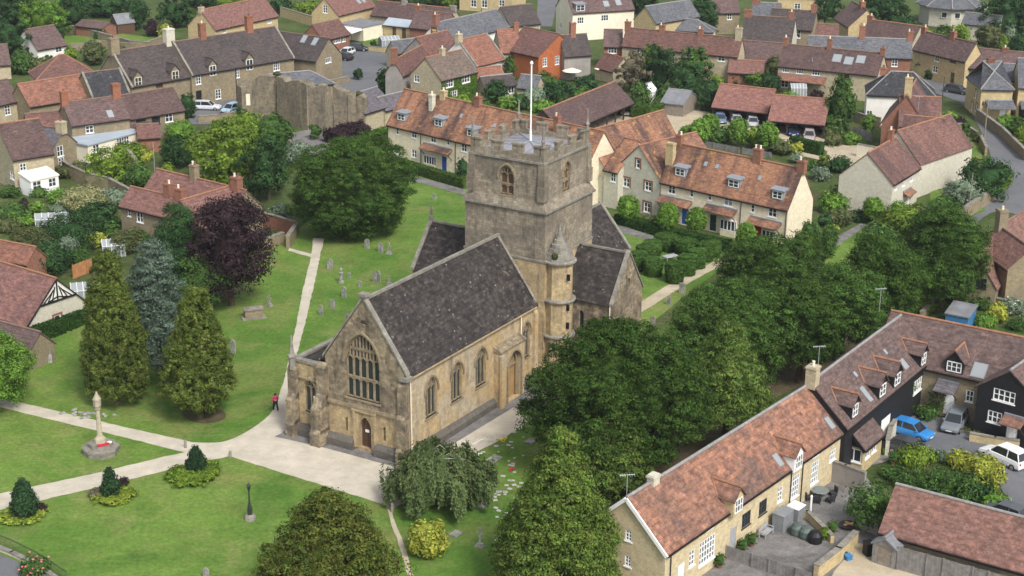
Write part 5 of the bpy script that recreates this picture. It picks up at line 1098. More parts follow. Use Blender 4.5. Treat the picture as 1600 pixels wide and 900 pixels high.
# ---- the mews
mews1=H('mews_house','long golden stone mews with red tiled roof along the courtyard',(1040,863.5),(1320,671),4.2,rl=(984,778),wall='w_gold2',roof='r_mews',cap='ridge_s',fascia='black',els=[
 ('D',1153,802,1.35,1.35,'gable','white','w_gold','r_mews',3),('D',1247,733,1.35,1.35,'gable','white','white','r_mews',3),('r',1215,719,.7,1.1),('r',1296,661,.7,1.1),C_(1021,746,.8,.6,0,'w_greystone'),
 W_(1109,819,.9,.45,3,1),W_(1081,872,.75,1.3,2,3),W_(1105,859,2.2,2.0,6,4),D_(1065,889),D_(1146,830,.9,2,'greydoor'),W_(1166,811,1.3,1.2,3,2,mat='iron'),W_(1192,792,1.2,1.2,3,2,mat='iron'),W_(1219,772,.75,1.3,2,3),W_(1242,760,1.4,2.0,4,4),W_(1273,738,1.3,2.0,4,4),W_(1301,711,1.0,1.0,3,2),W_(1275,703,1,.5,3,1),
 W_(982,837,.55,.85,2,3,f='l'),W_(990,841,.55,.85,2,3,f='l'),W_(981,877,.55,.85,2,3,f='l'),W_(989,881,.55,.85,2,3,f='l'),('i',1236,740),('i',1254,725),('i',1047,880)])
H('mews_house','black boarded mews range with four gabled dormers and white windows',(1322,668),(1457,557),4.7,rl=(1275,592),wall='blackboard',roof='r_mewsdark',cap='ridge_s',fascia='black',els=[
 ('D',1335,652,1.3,1.3,'gable','white','blackboard','r_mewsdark',2),('D',1378,620,1.5,1.3,'gable','white','blackboard','r_mewsdark',2),('D',1401,603,1.5,1.3,'gable','white','blackboard','r_mewsdark',2),('D',1442,571,1.3,1.3,'gable','white','blackboard','r_mewsdark',2),
 ('r',1353,616,.7,1.5),('r',1412,569,.9,1.0),('r',1336,585,.4,.5),('r',1383,550,.4,.5),C_(1271,571,.9,.9,1,'w_stone'),
 W_(1434,602,2.0,1.3,4,2),D_(1385,653,2.2,2.1,'white'),D_(1371,663,2.2,2.1,'white')])
H('mews_house','stone mews house with long brown roof, small gabled dormer and slate porch',(1368,556),(1645,617),4.4,rl=(1376,480),wall='w_old',roof='r_mewsdark',cap='ridge_o',fascia='black',els=[
 ('D',1490,583,1.6,1.2,'gable','white','blackboard','r_mewsdark',3),('r',1530,579,1.3,1.5),('p',1466,594,1499,598,1.4,.6,'r_slate2'),D_(1484,620,.95,2.1,'white'),W_(1515,619,.7,1.1,2,2)])
H('mews_house','black boarded gabled mews house at the right edge with stone ground floor',(1528,602.5),(1623,628),4.7,rl=(1575,580),axis='y',depth=9,wall='blackboard',roof='r_mewsdark',cap='ridge_s',fascia='black',els=[
 W_(1569,619,2.0,1.1,4,2),W_(1554,652,1.3,1.1,3,2),D_(1582,664,1.0,2.0),('p',1570,646,1604,655,1.3,.5,'r_mews')])
porchb=H('porch_building','glazed brick porch with red brown roof beside the black boarded range',(1349,701),(1379,676),2.4,rl=(1322,670),wall='w_gold',roof='r_mewsdark',cap='ridge_d',els=[
 W_(1356,706,1.0,1.1,2,2),W_(1366,697,1.0,1.1,2,2),W_(1338,712,1.4,1.2,2,1,f='l'),D_(1325,713,1.0,2.0,f='l')])
H('barn','long double roman tiled barn with fence in front at the bottom right',(1376,829),(1680,914),2.3,rl=(1397,757),wall='w_old',roof='r_mews3',cap='ridge_s')
H('shed','small grey wooden shed with felt roof against the barn fence',(1364,848),(1401,860),1.7,rl=(1384,842),axis='y',depth=2.2,wall='fencewood',roof='r_greyfelt',cap='r_greyfelt',oh=.12,fascia=None,els=[('d','f',1381,868,1.2,1.5,1,1,'wood')])
H('shed','bright blue garden shed with grey roof behind the mews ridge',(1478,490),(1513,497),1.6,hw=2.6,lean=True,pitch=12,wall='blueshed',roof='r_greyfelt',fascia=None,oh=.12)
H('shed','open timber garden shed beside the white summerhouse',(1033,160),(1068,164),2.0,rl=(1045,140),axis='x',pitch=24,wall='wood',roof='r_greyfelt',cap='ridge_s',fascia=None,els=[])
H('summerhouse','small white summerhouse in the garden behind the car barn',(996,142),(1016,145),1.9,rl=(1007,133),axis='y',depth=2.4,wall='white',roof='white',cap='ridge_s',fascia=None,oh=.1,els=[W_(1003,147,.7,1.0),D_(1010,150,.6,1.7,'greydoor')])
H('shed','small white shed at the left end of the brown car barn',(883,146),(896,143),2.0,hw=1.2,pitch=20,wall='white',roof='white',cap='ridge_s',fascia=None,oh=.1)
H('outbuilding','low red roofed outbuilding beside the ivy clad house',(745,127),(790,121),2.4,rl=(751,103),wall='w_brickdull',roof='r_orange',cap='ridge_o')
H('outbuilding','grey roofed garden room with row of white windows',(757,137),(806,132),2.4,rl=(768,117),wall='w_stone',roof='r_dark',cap='ridge_s',els=[W_(790,138,3.2,1.3,6,1)])
H('outbuilding','grey shed with slate roof beside the garden room',(808,136),(838,139),2.2,rl=(816,118),wall='w_stone',roof='r_slate',cap='ridge_s')
H('house','brown roofed stone house at top right with brick chimney',(1304,28),(1326,42),4.2,rl=(1328,-1),wall='w_gold',roof='r_mauve',cap='ridge_d',els=[C_(1348,2,1.2,.9,2,'w_chim')])
H('terraced_house','red brown roofed row under the tall garden trees at top right',(1345,57),(1425,68),3.8,rl=(1360,33),wall='w_stone',roof='r_maroon',cap='ridge_o',els=[C_(1360,24,1,.7,2)])
H('house','small maroon roofed house beside the rearmost chimney row',(1268,55),(1310,56),4.0,rl=(1272,38),wall='w_brickdull',roof='r_red',cap='ridge_d')
H('house','brown roofed stone house at the top edge beside the dark trees',(1114,20),(1156,19),4.4,rl=(1115,-2),wall='w_old',roof='r_mauve',cap='ridge_d',els=[W_(1140,26,1.0,1.2)])
H('house','brick and slate house at the top edge behind the dark hall',(1175,24),(1218,26),4.6,rl=(1177,4),wall='w_brickdull',roof='r_slate',cap='ridge_s',els=[C_(1171,0,1.6,.9,2)])
H('house','golden stone house at the very top behind the dark hall',(1216,-6),(1290,-4),5.4,hw=4,wall='w_gold',roof='r_slate',cap='ridge_s',els=[W_(1246,11,1.3,1.6,2,3),W_(1279,3,1.2,1.5,2,3)])
H('outbuilding','grey roofed shed with brown timber side in the top left garden',(183,37),(210,34),2.2,rl=(180,27),wall='oak',roof='r_greyfelt',cap='ridge_s',fascia=None)
H('outbuilding','brown boarded shed beside the top left vegetable garden',(118,40),(160,45),2.0,hw=2.0,pitch=20,wall='w_brickdull',roof='r_mauve',cap='ridge_d')
H('outbuilding','slate roofed shed tucked below the mauve row',(205,206),(240,200),2.2,hw=2.2,pitch=35,wall='w_stone',roof='r_maroon',cap='ridge_d')
H('outbuilding','stone outbuilding with red tiled lean-to near the holm oak',(216,216),(250,214),2.2,hw=2.0,pitch=35,wall='w_brickdull',roof='r_red',cap='ridge_d')
# octagonal house at the top right
def octhouse():
    G=P(1482,36); r=6.2; root=empty('house',tuple(G),.2,'octagonal stone house with pyramid slate roof and white hip lines at top right','house'); 
    m=MB(); m.lathe([(r,0),(r,4.2)],(0,0,0),8,rot=math.pi/8); wl=m.build('wall',M['w_greystone'],root)
    m=MB(); m.lathe([(r+1.0,3.9),(r+1.0,4.05),(.1,7.8)],(0,0,0),8,rot=math.pi/8); rf=m.build('roof',M['r_slate'],root)
    m=MB()
    for i in range(8): a=math.pi/8+i*math.pi/4; m.bar(((r+1)*math.cos(a),(r+1)*math.sin(a),4.1),(0,0,7.85),.22)
    m.build('hip_tiles',M['ridge_s'],rf)
    for i,x in ((1451,0),(1472,1),(1493,2),(1500,2)): pass
    for a in (-2.2,-1.75,-1.2):
        m=MB(); c=np.array([math.cos(a),math.sin(a),0]); t=np.array([-c[1],c[0],0]); rr=r*.95
        m.fbox(c*rr-t*.6+np.array([0,0,2.0]),t*1.2,c*.1,(0,0,1.2)); o=m.build('window',M['white'],root)
        m=MB(); m.poly([c*(rr+.11)-t*.5+np.array([0,0,2.1]),c*(rr+.11)+t*.5+np.array([0,0,2.1]),c*(rr+.11)+t*.5+np.array([0,0,3.1]),c*(rr+.11)-t*.5+np.array([0,0,3.1])]); m.build('pane',M['pane'],o)
octhouse()
H('house','slate roofed wing beside the octagonal house',(1503,36),(1560,42),3.2,rl=(1515,22),wall='w_greystone',roof='r_slate',cap='ridge_s',els=[C_(1543,14,1.0,.8,1,'w_stone')])
# black timbers on the cottage gable
# ================================================================== ground, paths, lawns, roads
ZL=[0]
def sheet(name,pix,z,mat,tagkind='structure'):
    ZL[0]+=1; z=.004*ZL[0]
    pts=[P(x,y) for x,y in pix]
    if mat in ('grass','gravel','sand','earth','garden'):
        rnd=random.Random(len(pix)*7+ZL[0]); q=[]
        for i,a in enumerate(pts):
            b=pts[(i+1)%len(pts)]; L=float(np.linalg.norm(b-a)); n=max(1,min(60,int(L/.7))) if np.linalg.norm(a[:2])<260 else 1
            for j in range(n):
                p=a+(b-a)*j/n; am=.0 if n==1 else .055; q.append(p+np.array([rnd.uniform(-am,am),rnd.uniform(-am,am),0]))
        pts=q
    vs=[Vector((p[0],p[1],0)) for p in pts]; tri=tessellate_polygon([vs]); m=MB()
    fs=[]
    for t in tri:
        a,b,c=[np.array(vs[i]) for i in t]; fs.append(tuple(t) if np.cross(b-a,c-a)[2]>0 else tuple(t)[::-1])
    m.add([(p[0],p[1],z) for p in pts],fs); o=m.build(name,M[mat]); o['kind']=tagkind; return o
def smooth(pix,n=4,closed=True):
    out=[]; N=len(pix)
    for i in range(N if closed else N-1):
        p0,p1,p2,p3=[np.array(pix[(i+k)%N] if closed else pix[min(max(i+k,0),N-1)],float) for k in (-1,0,1,2)]
        for j in range(n):
            t=j/n; out.append(tuple(.5*((2*p1)+(-p0+p2)*t+(2*p0-5*p1+4*p2-p3)*t*t+(-p0+3*p1-3*p2+p3)*t**3)))
    if not closed: out.append(tuple(pix[-1]))
    return out
g=MB(); 
g.add([(x,y,0) for y in (-400,40,200,420,1400,3200) for x in (-2500,-300,0,300,2500)],[(j*5+i,j*5+i+1,(j+1)*5+i+1,(j+1)*5+i) for j in range(5) for i in range(4)])
go=g.build('ground',M['garden']); go['kind']='structure'
# churchyard lawn
sheet('churchyard_lawn',[(-60,500),(60,500),(140,470),(210,440),(330,400),(445,378),(500,330),(560,290),(640,250),(725,275),(760,300),(990,352),(1060,392),(1125,400),(1120,425),(1060,470),(1000,520),(900,640),(830,760),(800,940),(80,960),(-60,870)],.004,'grass')
sheet('north_lawn',[(620,262),(735,290),(735,302),(622,275)],.008,'grass')
sheet('terrace_garden',[(620,245),(735,282),(735,290),(620,258)],.004,'grass')
sheet('topiary_lawn',[(985,362),(1130,398),(1118,420),(1005,470),(960,470),(960,400)],.008,'grass')
# paths
lp=smooth([(489,372),(486,400),(473,455),(462,510),(452,560),(441,602),(427,640),(405,662),(372,682),(345,691),(318,692)],3,False)
rp=smooth([(452,720),(405,716),(360,713),(330,718),(145,762),(0,797),(-60,812),(-60,786),(0,770),(145,740),(255,712),(290,706),(220,687),(20,641),(-40,628),(-40,615),(27,629),(150,660),(290,690),(318,692)][::1],1,False)
gp=lp+[(300,691),(150,657),(27,628),(-40,615),(-40,627),(20,641),(220,690),(288,707),(255,714),(145,741),(0,771),(-60,786),(-60,812),(0,797),(150,762),(330,719),(360,713),(400,726),(480,751),(560,776),(603,790),(617,793),(640,782),(690,742),(742,708),(790,683),(838,652),(852,600),(832,600),(760,640),(636,726),(620,720),(520,690),(455,655),(462,560),(478,500),(492,440),(500,400),(507,373)]
sheet('gravel_path',gp,.012,'gravel')
sheet('side_path',[(452,388),(487,397),(486,402),(450,392)],.016,'gravel')
sheet('east_path',smooth([(990,480),(1045,445),(1085,425),(1118,408),(1140,400),(1142,410),(1118,420),(1088,436),(1050,458),(992,494)],2),.012,'sand')
sheet('worn_track',smooth([(603,790),(612,820),(628,865),(640,910),(648,910),(636,865),(618,818),(609,790)],2),.012,'sand')
sheet('terrace_path',[(620,268),(728,296),(728,306),(620,276)],.012,'paving')
sheet('terrace_path',[(968,352),(1030,372),(1022,378),(962,362)],.012,'paving')
# paved apron round the church
def cpoly(name,pts,z,mat):
    m=MB(); m.poly([tuple(CW(e,n,z)) for e,n in pts]); o=m.build(name,M[mat]); o['kind']='structure'
ZL[0]+=1
cpoly('stone_paving',[(-1.0,-1.0),(-1.0,5.5),(-1.5,13.4),(2,13.4),(2,12),(0,0),(22,0),(22,-1.7),(0,-1.3)][::-1] if False else [(-1.1,-1.1),(22,-1.9),(22,.2),(.2,.2),(.2,12.8),(-1.7,12.8),(-1.2,7.5)],.004*ZL[0],'paving')
ZL[0]+=1
cpoly('stone_paving',[(15.0,-4.6),(19.2,-4.6),(19.2,-1.8),(15.0,-1.6)],.004*ZL[0],'paving')
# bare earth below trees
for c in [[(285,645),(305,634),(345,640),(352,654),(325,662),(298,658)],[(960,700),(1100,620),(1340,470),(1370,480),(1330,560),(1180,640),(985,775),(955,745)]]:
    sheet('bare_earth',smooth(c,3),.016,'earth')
# roads and yards
sheet('street',[(505,70),(610,85),(640,120),(600,140),(560,160),(500,150),(455,128),(480,105),(520,92)],.010,'asphalt')
sheet('street',[(280,165),(345,158),(400,150),(400,185),(360,195),(300,195)],.010,'asphalt')
sheet('lane',smooth([(1430,118),(1490,128),(1560,150),(1575,180),(1640,240),(1640,330),(1585,335),(1560,330),(1530,345),(1480,400),(1440,440),(1425,430),(1500,350),(1545,310),(1555,270),(1530,200),(1500,160),(1440,140)],2),.010,'asphalt')
sheet('road',[(840,0),(872,0),(862,42),(838,42)],.010,'asphalt')
sheet('car_court',smooth([(960,180),(1010,178),(1090,170),(1125,185),(1200,195),(1310,210),(1340,225),(1290,245),(1200,225),(1110,215),(1040,225),(980,235),(930,225),(915,200)],2),.010,'sand')
sheet('car_court',[(1225,215),(1340,225),(1360,262),(1345,268),(1300,255),(1225,238)],.014,'sand')
sheet('mews_yard',[(1380,640),(1480,655),(1640,640),(1640,960),(1590,800),(1560,760),(1540,730),(1440,700),(1385,700)],.010,'asphalt')
sheet('courtyard',[(1180,760),(1330,720),(1400,800),(1350,880),(1280,960),(1020,960),(1090,860),(1200,780)],.010,'paving')
sheet('courtyard_gravel',[(1340,850),(1600,900),(1640,980),(1260,980),(1300,900)],.014,'sand')
sheet('patio',[(1255,605),(1345,600),(1395,650),(1395,720),(1300,745),(1265,720)],.014,'paving')
sheet('pavement',[(-40,850),(0,868),(90,905),(90,960),(-60,960)],.016,'asphalt')
sheet('garden_lawn',[(1300,385),(1352,358),(1395,365),(1320,425),(1285,420)],.010,'grass')
sheet('garden_path',[(1300,375),(1345,350),(1380,358),(1378,363),(1348,358),(1305,388)],.014,'paving')
sheet('verge',[(1455,295),(1520,300),(1540,330),(1500,345),(1450,330)],.006,'grass')
sheet('front_garden',[(1470,205),(1530,215),(1535,250),(1470,240)],.010,'grass')
sheet('back_lawn',[(100,55),(170,60),(250,75),(160,78),(100,75)],.010,'grass')
sheet('back_lawn',[(170,50),(250,62),(215,72),(165,62)],.014,'grass')
sheet('pub_lawn',[(565,64),(610,58),(612,75),(568,75)],.014,'grass')

sheet('ruin_yard',[(440,212),(500,200),(560,208),(575,222),(520,238),(480,245)],.012,'paving')
# ================================================================== trees (crown ellipse as measured)
T_=plant
T_('yew',548,298,100,80,'huge spreading dark yew tree north of the church beside the pale path','yew_tree',gy=365)
T_('yew',962,608,137,112,'largest dark yew hiding the ground in front of the south transept','yew_tree',clear=1.8)
T_('yew',1140,514,90,76,'broad mid green yew in the row behind the mews, beside the east path','yew_tree',clear=1.2,mat='yewtop')
T_('yewl',1130,585,72,80,'light olive green yew between the darkest yew and the mews roofs','yew_tree',clear=2.6,mat='yewlight')
T_('yew',1212,424,72,52,'dark yew with rounded top just below the terrace row end','yew_tree',clear=1.0,mat='yewgreen')
T_('yew',1248,508,56,66,'dark yew in the middle of the row behind the mews roofs','yew_tree',clear=1.8)
T_('yew',1314,476,56,62,'yew with bare trunk near the corner of the mews roofs','yew_tree',clear=2,mat='yewgreen')
T_('yew',1378,430,60,60,'darker yew left of the round yew of the lane','yew_tree',clear=1.5)
T_('yew',1464,396,66,72,'large round dark yew nearest the lane on the right','yew_tree',clear=1.2,mat='yewgreen')
T_('yewl',952,690,76,72,'small light green yew standing before the largest dark yew','yew_tree',clear=1.0)
T_('yewf',874,792,108,132,'tall feathery green yew at the bottom of the churchyard beside the mews gable','yew_tree',clear=.8,mat='yewmid')
T_('yewb',512,858,126,98,'bronze green yew cut by the bottom edge below the forecourt','yew_tree',clear=.5)
T_('cyp',183,510,50,118,'tall golden green columnar cypress, left of the pair','cypress_tree',clear=.05)
T_('flame',314,548,58,102,'golden green flame shaped cypress, right of the pair','cypress_tree',clear=.25)
T_('cedar',250,472,62,102,'blue grey cedar with open layered branches between the cypresses','cedar_tree',clear=.8)
T_('conif2',286,388,44,72,'mid green broadleaf tree behind the blue grey cedar','broadleaf_tree',clear=1.0,mat='darkgreen')
T_('beech',362,385,56,82,'deep purple copper beech beside the red roofed vicarage','copper_beech',clear=.8)
T_('green',318,445,28,40,'low green tree at the foot of the copper beech','broadleaf_tree',clear=.5)
T_('lime',365,238,60,46,'lime green spreading tree behind the vicarage chimneys','broadleaf_tree',clear=1.2)
T_('dark',420,262,32,45,'dark holm oak between the lime green tree and the huge yew','broadleaf_tree',clear=.5)
T_('green',425,212,28,28,'green tree below the ruined stone wall','broadleaf_tree',clear=.5)
T_('silver',467,240,18,18,'round grey green bush left of the huge yew','bush',clear=.1)
T_('bright',-8,578,62,54,'bright green tree cut by the left edge above the path','broadleaf_tree',clear=.8)
# ---- weeping birch: arching limbs carrying hanging curtains of fine leaves, pale bare twigs on top
def birch(px,py,hh,rad,label):
    G=P(px,py); root=empty('weeping_birch',(G[0],G[1],0),0,label,'birch'); rng=np.random.default_rng(5); V=[]; tw=[]
    for i in range(80):
        a=rng.uniform(0,6.283); r=rad*rng.uniform(.15,1)**.7; top=hh*(1-.42*(r/rad)**2)*rng.uniform(.82,1.05)
        # arching branch from the trunk head
        pts=[np.array([0,0,hh*.55])]+[np.array([math.cos(a)*r*t,math.sin(a)*r*t,hh*.55+(top-hh*.55)*math.sin(t*1.9)/.946]) for t in (.33,.66,1)]
        tw.append(pts)
        for s_ in range(10):
            t=rng.uniform(.35,1.05); c=np.array([math.cos(a)*r*t,math.sin(a)*r*t,hh*.55+(top-hh*.55)*math.sin(min(t,1)*1.9)/.946])+rng.normal(size=3)*.28
            L=rng.uniform(.5,1)*min(c[2]-.3,hh*.50); k=int(L*40)
            d=rng.random(k)*L; p=c-np.array([0,0,1])*d[:,None]+rng.normal(size=(k,3))*np.array([.13,.13,.05]); 
            n=np.array([math.cos(a),math.sin(a),.8])+rng.normal(size=(k,3))*.4; n/=np.linalg.norm(n,axis=1)[:,None]
            dn=np.array([0,0,-1.])+rng.normal(size=(k,3))*.35; dn-= (dn*n).sum(1)[:,None]*n; dn/=np.linalg.norm(dn,axis=1)[:,None]; b=np.cross(n,dn); l=.23*rng.uniform(.6,1.3,k)[:,None]
            V.append(np.stack([p-dn*l*.7,p+b*l*.33,p+dn*l*.7,p-b*l*.33],1).reshape(-1,3))
    V=np.concatenate(V); m=MB(); m.v=[tuple(x) for x in V]; m.f=[[i,i+1,i+2,i+3] for i in range(0,len(V),4)]; m.m=[0]*len(m.f); m.build('foliage',M['birch'],root,uv=False)
    m=MB(); m.tube((0,0,-.1),(.15,.1,hh*.58),.17,.10,7)
    for pts in tw[::2]:
        for p,q in zip(pts[:-1],pts[1:]): m.tube(p,q,.05,.03,4,False)
    m.build('trunk',M['bark'],root)
    m=MB()
    for (x,y) in ((-.35,.15),(.55,-.2),(1.1,.4)):
        b0=np.array([x*rad*.5,y*rad,hh*.85])
        for j in range(6): e=b0+np.array([rng.uniform(-1.0,1.0),rng.uniform(-.8,.8),rng.uniform(.1,.4)]); m.tube(b0,e,.03,.015,4,False); m.tube(e,e+np.array([rng.uniform(-.5,.5),rng.uniform(-.5,.5),-.2]),.02,.012,4,False)
    m.build('bare_twigs',M['twig'],root)
birch(690,784,5.0,4.6,'weeping birch with bare white twigs in front of the church corner')
